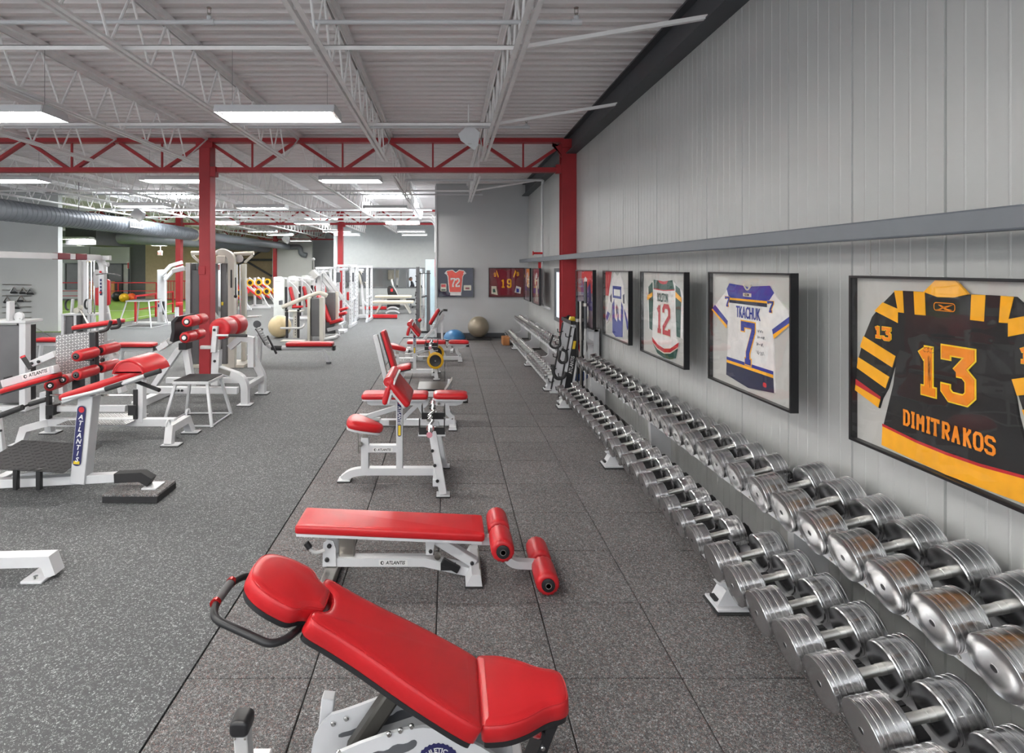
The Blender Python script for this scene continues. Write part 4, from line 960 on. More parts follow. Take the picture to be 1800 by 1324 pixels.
def roller(t, a, b_, r, m=REDROLL, name='roller', cap=True):
    a = V(a); b_ = V(b_); L = (b_ - a).length; d = (b_ - a) / L
    q = .022 if r > .05 else .012
    b = B(); n = 28
    b.lathe([(.004, r * .45), (0, r * .62), (.003, r * .80), (q * .5, r * .93), (q, r * .985), (q * 1.8, r), (L * .5, r * 1.01), (L - q * 1.8, r), (L - q, r * .985), (L - q * .5, r * .93), (L - .003, r * .8), (L, r * .62), (L - .004, r * .45)], a, a + d, n)
    for i, vv in enumerate(b.v):     # gathered vinyl at the two ends
        tt = (vv - a).dot(d)
        if tt < q * .8 or tt > L - q * .8:
            ax = a + d * tt; b.v[i] = ax + (vv - ax) * (1 + (.035 if i % 2 else -.035))
    o = b.build(name, m, t, ang=60)
    if cap:
        for e, s in ((a, -1), (b_, 1)):
            b = B(); b.lathe([(-.002, r * .58), (.006, r * .56), (.008, r * .5), (.008, .001)], e, e + d * s, 18); c = b.build('end_cap', BLACK, o)
            if r > .06:
                b = B(); b.lathe([(.008, r * .27), (.011, r * .26), (.011, r * .2), (.008, r * .19)], e, e + d * s, 16); b.build('cap_ring', CHROME, c) if False else b.build('cap_ring', CHROME, o)
    return o
def sticker(t, c, u, v, h, dark=False, body='ATLANTIS', shear=.25):
    c = V(c); u = V(u).normalized(); v = V(v).normalized(); n = u.cross(v); w = h * 5.2
    b = B(); b.prism([(-w / 2, -h / 2), (w / 2, -h / 2), (w / 2, h / 2), (-w / 2, h / 2)], c, u, v, .0012); s = b.build('sticker', NAVY if dark else PAPER, t)
    m = PAPER if dark else INK
    text('lettering', body, h * .86, c + u * (h * .38) + n * .0012, u, v, m, s, th=.0008, bold=.025, shear=shear, xs=.88)
    b = B(); q = [(-w / 2 + h * .62 + h * .32 * math.cos(R(an)), h * .34 * math.sin(R(an))) for an in range(0, 360, 24)]
    b.prism(q, c + n * .0012, u, v, .0008); b.build('round_mark', REDP if dark else INK, s)
    b = B(); q = [(-w / 2 + h * .70 + h * .16 * math.cos(R(an)), h * .2 * math.sin(R(an))) for an in range(0, 360, 30)]
    b.prism(q, c + n * .002, u, v, .0006); b.build('round_mark_centre', m, s) if False else b.build('round_mark_centre', PAPER, s)
    return s
def vsticker(t, c, up, right, L, w, body='ATLANTIS', tail=True):      # navy strip with the letters stacked along it
    c = V(c); up = V(up).normalized(); rt = V(right).normalized(); n = rt.cross(up)
    b = B(); b.prism(rrect(w, L, w * .45, 4), c, rt, up, .0015); s = b.build('name_strip', NAVY, t)
    b = B(); q = [(w * .34 * math.cos(R(an)), L * .435 + w * .34 * math.sin(R(an))) for an in range(0, 360, 24)]; b.prism(q, c + n * .0015, rt, up, .001); b.build('round_mark', REDP, s)
    if tail: b = B(); b.b2((0, 0, 0), (0, 0, 0)); b = B(); b.prism([(-w * .36, -L * .47), (w * .36, -L * .47), (w * .36, -L * .42), (-w * .36, -L * .42)], c + n * .0015, rt, up, .001); b.build('strip_tail', YEL, s)
    return s
def knob(t, c, d, r, m=BLACK, name='knob'):
    c = V(c); d = V(d).normalized(); return part(t, name, m, lambda b: b.lathe([(0, r * .4), (r * .5, r * .4), (r * .6, r * .9), (r * 1.2, r), (r * 1.7, r * .8), (r * 1.8, .001)], c, c + d, 14))
def bolts(t, pts, d, r=.011, m=BLACK, name='bolt'):
    for q in pts: part(t, name, m, lambda b: b.lathe([(0, r), (r * .5, r), (r * .8, r * .7), (r * .8, .001)], V(q), V(q) + V(d), 10))
def foot(t, c, sx, sy, m=WHITE):
    c = V(c); f = part(t, 'foot', m, lambda b: b.box((c.x, c.y, .016), (sx, sy, .012), .003)); part(f, 'rubber_pad', RUBBER, lambda b: b.box((c.x, c.y, .005), (sx + .006, sy + .006, .01), .002)); return f

# ---------------------------------------------------------------- foreground adjustable bench
t = thing('adjustable_bench', 'nearest red adjustable weight bench with headrest, cut by the bottom of the picture', 'bench', (-.1, 2.05, 0))
ub = Vector((-.585, 0, .342)).normalized()
hg = V((.095, 2.045, .468)) - ub.cross(-Y_) * 0
L = .668
half = [(-.028, .14), (-.028, .17), (.01, .178), (.10, .176), (.26, .165), (.42, .142), (.56, .132), (.655, .135), (.675, .11), (.668, .075), (.625, .055), (.610, .02)]
outl = half + [(a, -b) for a, b in half[::-1]]
outl = [outl[0]] + [q for q in outl[1:]]
nb = ub.cross(-Y_)
pad(t, 'back_pad', hg - nb * .07, hg - nb * .07 + ub, .33, .075, RED, v=-Y_, r=.018, outline=smooth2(outl, 2), crown=.003, seam=True)
uh = Vector((-.27, 0, .135)).normalized(); nh = uh.cross(-Y_)
hh = [(-.032, .045), (-.022, .062), (.03, .085), (.06, .125), (.10, .133), (.18, .128), (.245, .10), (.275, .05)]
hout = hh + [(a, -b) for a, b in hh[::-1]]
h0 = hg + ub * .662 + nh * .012
pad(t, 'headrest', h0 - nh * .07, h0 - nh * .07 + uh, .27, .07, RED, v=-Y_, r=.018, outline=smooth2(hout, 2), crown=.004, seam=True)
us = Vector((1, 0, .03)).normalized(); ns = us.cross(Y_)
sh = [(.004, .13), (.004, .172), (.04, .174), (.10, .170), (.17, .145), (.25, .095), (.31, .085), (.335, .05)]
sout = [(a, -b) for a, b in sh] + sh[::-1]
s0 = V((.108, 2.06, .46))
pad(t, 'seat', s0 - ns * .07, s0 - ns * .07 + us, .33, .07, RED, v=Y_, r=.018, outline=smooth2(sout, 2), crown=.004, seam=True)
part(t, 'handle_bar', BLACK, lambda b: b.tube(fillet([(-.52, 2.0, .735), (-.56, 1.90, .745), (-.605, 1.865, .752), (-.815, 1.905, .815), (-.835, 1.98, .826), (-.825, 2.09, .832), (-.79, 2.16, .826), (-.60, 2.16, .745)], .05, 5), .0135, 12))
hb_ = part(t, 'handle_grip', mat('grey_grip', (.13, .13, .13), .8), lambda b: b.tube([(-.834, 1.985, .826), (-.826, 2.085, .832)], .0165, 12))
for q in ((-.8345, 1.975, .8255), (-.8255, 2.095, .832)): part(hb_, 'grip_ring', mat('red_ring', (.5, .02, .02), .25, .6), lambda b: b.tube([V(q) - V((0, .007, 0)), V(q) + V((0, .007, 0))], .0185, 14))
part(t, 'gas_post', mat('grey_post', s2l(72, 70, 66), .4, .3), lambda b: b.bar((-.15, 2.05, .53), (-.36, 2.05, .22), .07, .06, bv=.01))
for nm, y in (('near', 1.965), ('far', 2.115)):
    oln = [(-.52, .03), (-.53, .20), (-.47, .31), (-.38, .335), (-.20, .405), (-.10, .425), (.02, .37), (.16, .30), (.24, .24), (.26, .03)] if nm == 'far' else [(-.48, .03), (-.47, .20), (-.43, .285), (-.28, .350), (-.12, .395), (.0, .385), (.16, .30), (.24, .24), (.26, .03)]
    pl = part(t, 'side_plate', WHITE, lambda b: b.prism(smooth2(oln, 1), (0, y + .007, 0), X_, Z_, .014))
    bolts(pl, [(-.44, y - .008, .285), (-.39, y - .008, .305), (-.13, y - .008, .40), (-.17, y - .008, .385), (-.21, y - .008, .372)], -Y_, .010, CHROME, 'bolt')
    sl = [(-.42, .245), (-.36, .26), (-.33, .285), (-.29, .285), (-.26, .31), (-.22, .31), (-.19, .335), (-.15, .335), (-.125, .352), (-.11, .345), (-.115, .325), (-.15, .305), (-.37, .24), (-.42, .228)]
    part(pl, 'notched_slot', DGREY, lambda b: b.prism(smooth2(sl, 1), (0, y - .0065, 0), X_, Z_, .002))  # thin sheet on the plate, its dark grey paints the shade inside the slot
def emblem(o, c, r):
    c = V(c); n = 60; 
    part(o, 'emblem_disc', NAVY, lambda b: b.prism([((r + (.004 if k % 2 else 0)) * math.cos(2 * math.pi * k / n), (r + (.004 if k % 2 else 0)) * math.sin(2 * math.pi * k / n)) for k in range(n)], c, X_, Z_, .0015))
    part(o, 'emblem_centre', PAPER, lambda b: b.prism([(r * .62 * math.cos(2 * math.pi * k / 40), r * .62 * math.sin(2 * math.pi * k / 40)) for k in range(40)], c - Y_ * .0015, X_, Z_, .001))
    rr = r * .72
    def warp(x, y): a = x / rr; q = rr + y; return q * math.sin(a), q * math.cos(a)
    text('emblem_lettering', 'ATHLETIC CO', r * .30, c - Y_ * .0015, X_, Z_, PAPER, o, th=.001, bold=.02, xs=1.0, warp=warp)
emblem([o for o in t.children if o.name.startswith('side_plate')][0], (-.035, 1.957, .258), .078)
part(t, 'front_bracket', BLACK, lambda b: b.path([(.39, 2.10, .40), (.405, 2.10, .36), (.30, 2.10, .10)], .10, .035, Y_).bar((.20, 2.06, .33), (.36, 2.06, .28), .03, .03))
bolts(t, [(.397, 2.05, .352), (.352, 2.05, .24)], -Y_, .009, CHROME)
part(t, 'seat_lever', WHITE, lambda b: b.cyl((.345, 2.12, .395), (.325, 2.02, .345), .014, 12))
knob(t, (.325, 2.02, .345), (-.02, -.1, -.05), .019, mat('red_knob', (.4, .01, .015), .15, coat=1), 'pull_knob')
part(t, 'base_beam', WHITE, lambda b: b.b2((-.80, 2.01, .02), (.38, 2.07, .08), .006).b2((.22, 1.8, .01), (.30, 2.3, .06), .006).b2((-.80, 1.84, .01), (-.72, 2.26, .06), .006))
u1 = part(t, 'transport_handle', LGREY, lambda b: b.bar((-.735, 2.02, .04), (-.755, 2.02, .345), .055, .05, (1, 0, 0), .004))
part(u1, 'handle_cap', BLACK, lambda b: b.prism(rrect(.07, .06, .02, 4), (-.757, 2.058, .36), X_, Z_, .076, r=.012))
bolts(u1, [(-.772, 1.99, .325), (-.735, 1.99, .325)], -Y_, .004, DARKCH, 'rivet')
part(t, 'wheel_post', WHITE, lambda b: b.bar((-.50, 2.17, .06), (-.47, 2.17, .345), .05, .05, (1, 0, 0), .004))

# ---------------------------------------------------------------- decline sit-up bench
t = thing('sit_up_bench', 'low red flat sit-up bench with four red foam rollers at its right end', 'bench', (-.3, 3.64, 0))
pad(t, 'pad', (-.985, 3.66, .322), (.232, 3.66, .270), .285, .055, r=.016, corner=.02, crown=.005, board=WHITE)
bb = part(t, 'base_beam', WHITE, lambda b: b.path([(-.82, 3.63, .10), (-.16, 3.63, .10), (.14, 3.63, .035)], .065, .055, Y_))
sticker(t, (-.36, 3.596, .10), X_, Z_, .036)
f = part(t, 'front_foot', WHITE, lambda b: b.prism([(.11, .012), (.215, .012), (.205, .085), (.15, .085), (.13, .05)], (0, 3.86, 0), X_, Z_, .38)); part(f, 'rubber_pad', RUBBER, lambda b: b.b2((.105, 3.475, 0), (.22, 3.865, .012), .002)); part(f, 'foot_end', DARKCH, lambda b: b.prism([(.205, .02), (.217, .02), (.21, .09), (.20, .09)], (0, 3.8, 0), X_, Z_, .26))
f = part(t, 'rear_foot', DARKCH, lambda b: b.b2((-.80, 3.42, .012), (-.72, 3.90, .075), .004)); part(f, 'rubber_pad', RUBBER, lambda b: b.b2((-.805, 3.42, 0), (-.715, 3.9, .012)))
part(t, 'hinge_post', WHITE, lambda b: b.prism([(-.82, .08), (-.73, .08), (-.735, .2), (-.75, .245), (-.785, .255), (-.815, .23)], (0, 3.60, 0), X_, Z_, .012).prism([(-.82, .08), (-.73, .08), (-.735, .2), (-.75, .245), (-.785, .255), (-.815, .23)], (0, 3.69, 0), X_, Z_, .012))
part(t, 'adjust_plate', DARKCH, lambda b: b.b2((-.72, 3.62, .12), (-.62, 3.68, .29), .004))
bolts(t, [(-.775, 3.588, .215), (-.79, 3.588, .125)], -Y_, .015)
part(t, 'lever', LGREY, lambda b: b.tube(fillet([(-.80, 3.56, .20), (-.86, 3.54, .19), (-.90, 3.54, .235)], .03), .012, 8)); part(t, 'lever_grip', BLACK, lambda b: b.tube([(-.89, 3.54, .225), (-.915, 3.54, .26)], .02, 10))
st = part(t, 'strut', WHITE, lambda b: b.bar((-.10, 3.63, .255), (.175, 3.63, .085), .06, .06).prism([(-.145, .16), (-.10, .16), (-.085, .27), (-.15, .27)], (0, 3.59, 0), X_, Z_, .012))
part(t, 'black_stop', BLACK, lambda b: b.b2((-.05, 3.585, .055), (.05, 3.60, .10)).bar((-.04, 3.592, .115), (.07, 3.592, .055), .02, .05))
knob(t, (-.07, 3.60, .155), -Y_, .024, DARKCH, 'pull_knob'); bolts(t, [(-.115, 3.578, .185), (.155, 3.595, .098)], -Y_, .013)
part(t, 'roller_arm', WHITE, lambda b: b.path(fillet([(.15, 3.61, .245), (.30, 3.61, .245), (.345, 3.61, .21), (.40, 3.61, .09), (.62, 3.61, .082)], .14, 6), .05, .05, Y_))
for (x, z) in ((.335, .287), (.612, .083)):
    roller(t, (x, 3.37, z), (x, 3.595, z), .073); roller(t, (x, 3.63, z), (x, 3.855, z), .073)

# ---------------------------------------------------------------- preacher curl benches
def preacher(lab, names=True):
    t = thing('preacher_bench', lab, 'bench', (-.5, 5.24, 0), 'red preacher curl benches')
    so = smooth2([(0, -.15), (.06, -.17), (.16, -.14), (.31, -.07), (.33, 0), (.31, .07), (.16, .14), (.06, .17), (0, .15), (-.03, 0)], 1)
    pad(t, 'seat', (-.945, 5.24, .545), (-.62, 5.24, .455), .3, .065, outline=so, r=.025, board=WHITE)
    part(t, 'seat_post', DARKCH, lambda b: b.bar((-.79, 5.24, .30), (-.79, 5.24, .50), .055, .055, (1, 0, 0)))
    sp = part(t, 'post', WHITE, lambda b: b.bar((-.79, 5.24, .08), (-.79, 5.24, .415), .072, .072, (1, 0, 0)).bar((-.86, 5.22, .50), (-.66, 5.22, .45), .03, .03))
    knob(t, (-.815, 5.20, .365), (-.4, -1, 0), .023, DARKCH, 'pull_knob')
    part(t, 'adjust_lever', DARKCH, lambda b: b.tube([(-.85, 5.18, .48), (-.845, 5.18, .28)], .005, 6))
    part(t, 'base_beam', WHITE, lambda b: b.path(fillet([(-.10, 5.24, .095), (-.82, 5.24, .095), (-.93, 5.24, .075), (-1.0, 5.24, .02)], .12, 6), .07, .068, Y_))
    foot(t, (-.985, 5.24, 0), .12, .12)
    cb = part(t, 'cross_bar', WHITE, lambda b: b.bar((-.76, 5.24, .31), (-.48, 5.24, .31), .068, .068))
    if names: sticker(t, (-.62, 5.204, .305), X_, Z_, .036)
    mp = part(t, 'main_post', WHITE, lambda b: b.bar((-.462, 5.24, .08), (-.462, 5.24, .86), .062, .062, (1, 0, 0)))
    if names:
        s = vsticker(t, (-.462, 5.206, .60), Z_, X_, .34, .036, tail=False)
        text('lettering', 'ATLANTIS', .042, (-.462, 5.2045, .63), -Z_, X_, PAPER, s, bold=.015, shear=.2, xs=.9)
        part(s, 'yellow_print', YEL, lambda b: b.prism([(-.012, -.16), (.012, -.16), (.012, -.065), (-.012, -.065)], (-.462, 5.2045, .60), X_, Z_, .001))
    ap = V((-.535, 5.24, 1.035))
    for nm, e, th in (('right', V((-.335, 5.24, .79)), .06), ('left', V((-.605, 5.24, .79)), .05)):
        u = (e - ap).normalized(); v = Y_ if nm == 'right' else -Y_; n = u.cross(v)
        pad(t, 'arm_pad', ap - n * th, e - n * th, .56, th, v=v, r=.025, corner=.03, board=WHITE)
    part(t, 'pad_ridge', RED, lambda b: b.cyl((-.54, 4.965, .995), (-.54, 5.515, .995), .045, 20))
    part(t, 'pad_bracket', WHITE, lambda b: b.prism([(-.55, .80), (-.40, .78), (-.36, .82), (-.51, .98), (-.55, .98)], (0, 5.27, 0), X_, Z_, .06))
    part(t, 'cross_tube', WHITE, lambda b: b.b2((-.14, 4.93, .065), (-.075, 5.55, .13), .004))
    for s in (-1, 1):
        y0, y1 = 5.24 + s * .35, 5.24 + s * .25
        lg = part(t, 'leg', WHITE, lambda b: b.bar((-.045, y0, .02), (-.15, y1, .58), .075, .07, (1, 0, 0)))
        bolts(lg, [(-.06 - .1 * q - .012, y0 - s * .10 * q - .045, .56 * q) for q in (.25, .48, .7)], -Y_, .015)
        foot(t, (-.045, y0, 0), .12, .10)
        tr = part(t, 'bar_tray', BLACK, lambda b: b.b2((-.265, y1 - .04, .525), (-.03, y1 + .04, .58)).b2((-.265, y1 - .04, .58), (-.255, y1 + .04, .665), .003).b2((-.04, y1 - .04, .58), (-.03, y1 + .04, .665), .003).b2((-.265, y1 - .042, .525), (-.03, y1 - .03, .590)))
        part(tr, 'tray_edge', WHITE, lambda b: b.b2((-.27, y1 - .045, .512), (-.025, y1 + .045, .526)))
    return t
def ez_bar(lab, x, y, z):
    t = thing('curl_bar', lab, 'bar', (x, y, z), 'curl bars on the preacher benches')
    part(t, 'shaft', CHROME, lambda b: b.tube([(x, y - .38, z), (x, y - .24, z), (x + .02, y - .16, z + .01), (x - .03, y - .07, z - .01), (x + .0, y, z), (x - .03, y + .07, z - .01), (x + .02, y + .16, z + .01), (x, y + .24, z), (x, y + .38, z)], .0135, 10))
    for s in (-1, 1):
        sl = part(t, 'sleeve', CHROME, lambda b: b.tube([(x, y + s * .38, z), (x, y + s * .56, z)], .024, 14).tube([(x, y + s * .365, z), (x, y + s * .385, z)], .036, 16))
        part(sl, 'end_ring', mat('pink_ring', (.6, .25, .3), .4), lambda b: b.lathe([(0, .026), (.004, .026), (.004, .014)], (x, y + s * .56, z), (x, y + s * 1.56, z), 14))
    return t
pb = preacher('nearest red preacher curl bench with a curl bar on its black trays')
ez_bar('zigzag steel curl bar resting on the near preacher bench', -.16, 5.24, .606)
pb2 = copy_tree(pb); pb2.location = (-.665, 10.27, 0); pb2['label'] = 'farther red preacher curl bench with yellow-rimmed plates on its legs'
ez_bar('steel curl bar resting on the farther preacher bench', -.325, 10.27, .606)
for y, lab in ((9.80, 'yellow-rimmed black weight plate hung on the near leg of the farther preacher bench'), (10.70, 'yellow-rimmed weight plate hung on the far leg of the farther preacher bench')):
    t = thing('weight_plate', lab, 'plate', (-.25, y, .37), 'yellow-rimmed weight plates')
    part(t, 'rim', YPLATE, lambda b: b.lathe([(-.02, .09), (-.02, .14), (-.014, .148), (.014, .148), (.02, .14), (.02, .09)], (-.23, y, .37), (-.23, y + 1, .37), 32))
    part(t, 'hub', BLACK, lambda b: b.lathe([(-.026, .001), (-.026, .02), (-.022, .022), (-.022, .09), (-.026, .10), (-.018, .108), (.02, .1)], (-.23, y, .37), (-.23, y + 1, .37), 28))
    part(t, 'peg', CHROME, lambda b: b.cyl((-.23, y - .04, .37), (-.23, y + .1, .37), .012, 10))

# ---------------------------------------------------------------- two-pad benches with angled legs
def combo_bench(lab, low=True):
    t = thing('two_pad_bench', lab, 'bench', (-.4, 7.0, 0), 'red benches with separate long and short pads')
    pad(t, 'long_pad', (-1.09, 7.0, .375), (-.255, 7.0, .375), .28, .065, r=.025, corner=.04, board=WHITE)
    pad(t, 'short_pad', (-.19, 7.0, .380), (.245, 7.0, .372), .28, .065, r=.025, corner=.07, board=WHITE)
    part(t, 'top_beam', WHITE, lambda b: b.prism([(-1.04, .355), (-1.02, .30), (-.98, .285), (-.42, .285), (-.38, .26), (-.30, .25), (-.26, .29), (-.24, .355)], (0, 7.04, 0), X_, Z_, .08).prism([(-.20, .36), (-.22, .28), (.10, .28), (.17, .30), (.19, .36)], (0, 7.04, 0), X_, Z_, .08))
    part(t, 'end_cap', BLACK, lambda b: b.cyl((.19, 7.0, .335), (.25, 7.0, .335), .032, 14))
    part(t, 'back_brace', WHITE, lambda b: b.bar((-.55, 7.0, .28), (-1.05, 7.0, .125), .06, .06)); part(t, 'adjust_rack', LGREY, lambda b: b.b2((-1.14, 6.95, .07), (-1.02, 7.05, .16), .008).b2((-.98, 6.96, .02), (-.86, 7.04, .12), .008))
    bb = part(t, 'base_beam', WHITE, lambda b: b.b2((-.95, 6.96, .025), (.05, 7.04, .10), .006)); part(bb, 'rating_plate', DARKCH, lambda b: b.b2((-.75, 6.955, .035), (-.58, 6.96, .095)))
    part(t, 'strut', WHITE, lambda b: b.bar((-.40, 7.0, .28), (-.60, 7.0, .08), .05, .05)); part(t, 'strut', WHITE, lambda b: b.bar((-.37, 7.0, .28), (-.26, 7.0, .08), .05, .05))
    lg = part(t, 'front_leg', WHITE, lambda b: b.path([(-.03, 7.0, .30), (.0, 7.0, .18), (.05, 7.0, .13), (.05, 7.0, .02)], .09, .06, Y_)); bolts(lg, [(.05, 6.95, .12)], -Y_, .012, CHROME)
    part(t, 'cross_foot', WHITE, lambda b: b.b2((.01, 6.84, .01), (.10, 7.16, .045), .004)); part(t, 'cross_foot', WHITE, lambda b: b.b2((-1.0, 6.82, .01), (-.92, 7.18, .045), .004))
    bolts(t, [(-.23, 6.95, .31), (-.12, 6.95, .31)], -Y_, .02, CHROME, 'pivot')
    for y in (6.84, 7.16): foot(t, (.055, y, 0), .10, .05); foot(t, (-.96, y, 0), .10, .05)
    return t
cbn = combo_bench('red two-pad bench right behind the nearest preacher bench')
c2 = copy_tree(cbn); c2.location = (-.20, 11.95, 0); c2['label'] = 'red two-pad bench behind the farther preacher bench, before the blue dome'
# upright bench with tall slanted back and a low platform
t = thing('upright_bench', 'tall-backed red upright bench with a grey foot platform, behind the nearest preacher bench', 'bench', (-.6, 8.5, 0))
pad(t, 'back_pad', (-.83, 8.4, .43), (-1.02, 8.4, 1.06), .27, .06, v=-Y_, r=.02, corner=.03); part(t, 'back_beam', WHITE, lambda b: b.bar((-.90, 8.4, .12), (-1.11, 8.4, 1.0), .09, .07, (1, 0, 0)))
pad(t, 'seat', (-.86, 8.4, .44), (-.56, 8.4, .50), .27, .06, r=.02, corner=.04)
part(t, 'base_beam', WHITE, lambda b: b.b2((-1.15, 8.45, .04), (.02, 8.53, .11), .006).b2((-1.18, 8.2, .012), (-1.08, 8.78, .075), .006)); part(t, 'rear_step', LGREY, lambda b: b.b2((-1.14, 8.22, .08), (-1.0, 8.4, .15), .01))
part(t, 'platform', SHROUD, lambda b: b.b2((-.50, 8.9, .03), (-.0, 9.5, .06), .006)); part(t, 'platform_edge', RUBBER, lambda b: b.b2((-.51, 8.87, .0), (.0, 8.9, .06), .004))
part(t, 'foot_post', WHITE, lambda b: b.bar((-.0, 8.6, .02), (.02, 8.6, .28), .055, .055, (1, 0, 0))); part(t, 'foot_plate', DARKCH, lambda b: b.bar((-.06, 8.5, .12), (.06, 8.5, .31), .26, .012, (-1, 0, .6)))
part(t, 'seat_post', WHITE, lambda b: b.bar((-.74, 8.45, .08), (-.70, 8.42, .44), .06, .06, (1, 0, 0)))
# incline bench before the blue dome
t = thing('incline_bench', 'small red incline bench with two bent handles, nearest the grey far wall', 'bench', (-.3, 13.3, 0))
pad(t, 'pad', (-.42, 13.3, .64), (-.20, 13.3, 1.0), .32, .07, v=-Y_ * -1, r=.02); part(t, 'pad_frame', LGREY, lambda b: b.bar((-.36, 13.3, .55), (-.10, 13.3, .90), .12, .05))
part(t, 'brace', WHITE, lambda b: b.bar((-.75, 13.3, .12), (-.10, 13.3, .82), .06, .06)); part(t, 'post', WHITE, lambda b: b.bar((-.15, 13.3, .04), (-.15, 13.3, .75), .05, .05, (1, 0, 0))); part(t, 'base_beam', WHITE, lambda b: b.b2((-1.0, 13.26, .03), (.1, 13.34, .10), .005).b2((.05, 13.0, .005), (.12, 13.6, .06), .005).b2((-1.02, 13.0, .005), (-.95, 13.6, .06), .005))
for y in (13.15, 13.45): part(t, 'handle', BLACK, lambda b: b.tube(fillet([(-.22, y, .88), (-.14, y, 1.0), (-.02, y, .99)], .04), .014, 8))

# ---------------------------------------------------------------- things on the floor before the far wall
t = thing('balance_dome', 'blue half-ball balance dome on its black base before the grey far wall', 'balance trainer', (.17, 15.3, 0))
part(t, 'dome', BLUEB, lambda b: b.sphere((.17, 15.3, .05), .305, .82, 32, 10, lo=0)); part(t, 'base', BLACK, lambda b: b.lathe([(0, .28), (.01, .32), (.045, .325), (.06, .30)], (.17, 15.3, 0), (.17, 15.3, 1), 32))
t = thing('ball_stand', 'dark low stand under the silver exercise ball', 'stand', (.95, 15.5, 0)); part(t, 'board', RUBBER, lambda b: b.b2((.52, 15.3, 0), (1.2, 15.75, .045), .01)); part(t, 'ring', BLACK, lambda b: b.lathe([(.045, .12), (.06, .13), (.075, .12), (.06, .1), (.045, .12)], (.85, 15.52, 0), (.85, 15.52, 1), 24))
b = B(); b.sphere((.85, 15.52, .052 + .30), .30, 1, 36, 20); single('exercise_ball', b, SILVB, 'silver exercise ball on a dark stand before the grey far wall', 'ball')
# ---------------------------------------------------------------- machines on the left
def tb(t, name, m, pts, r, f=0.0, n=8, label=None): return part(t, name, m, lambda b: b.tube(fillet(pts, f) if f else pts, r, n), label)
def br(t, name, m, a, b_, w, h=None, up=(0, 0, 1), bv=.005): return part(t, name, m, lambda b: b.bar(a, b_, w, h or w, up, bv))
def bx(t, name, m, a, b_, bv=.005): return part(t, name, m, lambda b: b.b2(a, b_, bv))
UX = (1, 0, 0)
DIA = mat('diamond_plate', (.30, .29, .29), .42, 1.0, var=.1); DIAT = mat('diamond_tread', (.85, .85, .84), .3, 1.0)
def tread(t, name, o, u, v, w, h, nx, ny, m=DIA):       # chequer plate: base sheet and raised bars in alternating directions
    o = V(o); u = V(u).normalized(); v = V(v).normalized(); nn = u.cross(v)
    pl = part(t, name, m, lambda b: b.prism([(0, 0), (w, 0), (w, h), (0, h)], o, u, v, .004))
    b = B()
    for i in range(nx):
        for j in range(ny):
            c = o + u * (w * (i + .5) / nx) + v * (h * (j + .5) / ny) + nn * .005; s = 1 if (i + j) % 2 else -1
            d = (u + v * s).normalized(); b.bar(c - d * w / nx * .38, c + d * w / nx * .38, w / nx * .22, .003, nn, 0)
    x = b.build('raised_tread', DIAT if m is DIA else m, pl); x['kind'] = 'stuff'; return pl

# prone incline bench, front left
t = thing('incline_row_bench', 'nearest red machine on the left, with half-round pad and navy lettered upright', 'bench', (-3.0, 4.9, 0))
u = (V((-2.64, 4.87, 1.10)) - V((-3.41, 4.87, .845))).normalized()
so = [(0, -.10), (.0, .10), (.30, .10), (.42, .13), (.60, .135), (.80, .10), (.80, -.10), (.60, -.135), (.42, -.13), (.30, -.10)]
pad(t, 'long_pad', (-3.40, 4.87, .855), V((-3.40, 4.87, .855)) + u, .22, .055, outline=smooth2(so, 1), r=.02, board=WHITE)
hp = part(t, 'half_round_pad', RED, lambda b: b.prism([(.145 * math.cos(R(a)), .135 * math.sin(R(a))) for a in range(0, 181, 10)], (-2.755, 5.18, 1.10), X_, V((-.22, 0, 1)).normalized(), .44, r=.03))
part(hp, 'pad_seam', REDP, lambda b: b.tube([V((-2.755, 4.735, 1.10)) + X_ * .132 * math.cos(R(a)) + Z_ * .128 * math.sin(R(a)) for a in range(5, 176, 10)], .005, 6))
br(t, 'pad_beam', WHITE, p(112, 704, 4.87), p(255, 662, 4.87), .07, .05)
up_ = br(t, 'upright', WHITE, (-3.265, 4.9, .12), (-3.19, 4.9, .90), .12, .13, UX)
d = V((.075, 0, .78)).normalized()
rt = d.cross(-Y_) * -1
s = vsticker(t, V((-3.24, 4.833, .55)), d, V((d.z, 0, -d.x)), .53, .075)
for i, ch in enumerate('ATLANTIS'):
    text('letter', ch, .058, V((-3.24, 4.831, .55)) + d * (.165 - i * .0535), V((d.z, 0, -d.x)), d, PAPER, s, bold=.02, shear=.2)
br(t, 'base_beam', WHITE, (-4.2, 4.9, .10), (-2.93, 4.9, .165), .08, .075); tp = part(t, 'taped_end', RUBBER, lambda b: b.path([(-2.95, 4.9, .165), (-2.72, 4.9, .176), (-2.64, 4.9, .128)], .086, .082, Y_))
part(t, 'front_foot', WHITE, lambda b: b.b2((-2.69, 4.82, .079), (-2.56, 4.98, .094), .003))
bx(t, 'rear_foot', WHITE, (-4.25, 4.5, .0), (-4.15, 5.3, .07)); part(t, 'maker_plate', DARKCH, lambda b: b.b2((-3.63, 4.855, .095), (-3.58, 4.859, .12)))
stp = tread(t, 'step_plate', (-4.1, 4.75, .30), V((1, 0, -.06)), V((0, 1, .12)), .78, .55, 15, 10, RUBBER)
br(stp, 'step_bracket', BLACK, (-3.75, 4.78, .1), (-3.75, 4.78, .28), .04, .04, UX); br(stp, 'step_bracket', BLACK, (-3.55, 4.78, .1), (-3.55, 4.78, .28), .04, .04, UX)
br(t, 'step_support', WHITE, (-3.95, 5.0, .12), (-3.3, 5.0, .24), .05, .04)
for a, c, Yq in (((186, 684), (215, 675), 4.70), ((255, 660), (282, 652), 4.70)): tb(t, 'grip', GRIP, [p(*a, Yq), p(*c, Yq)], .022, n=12)
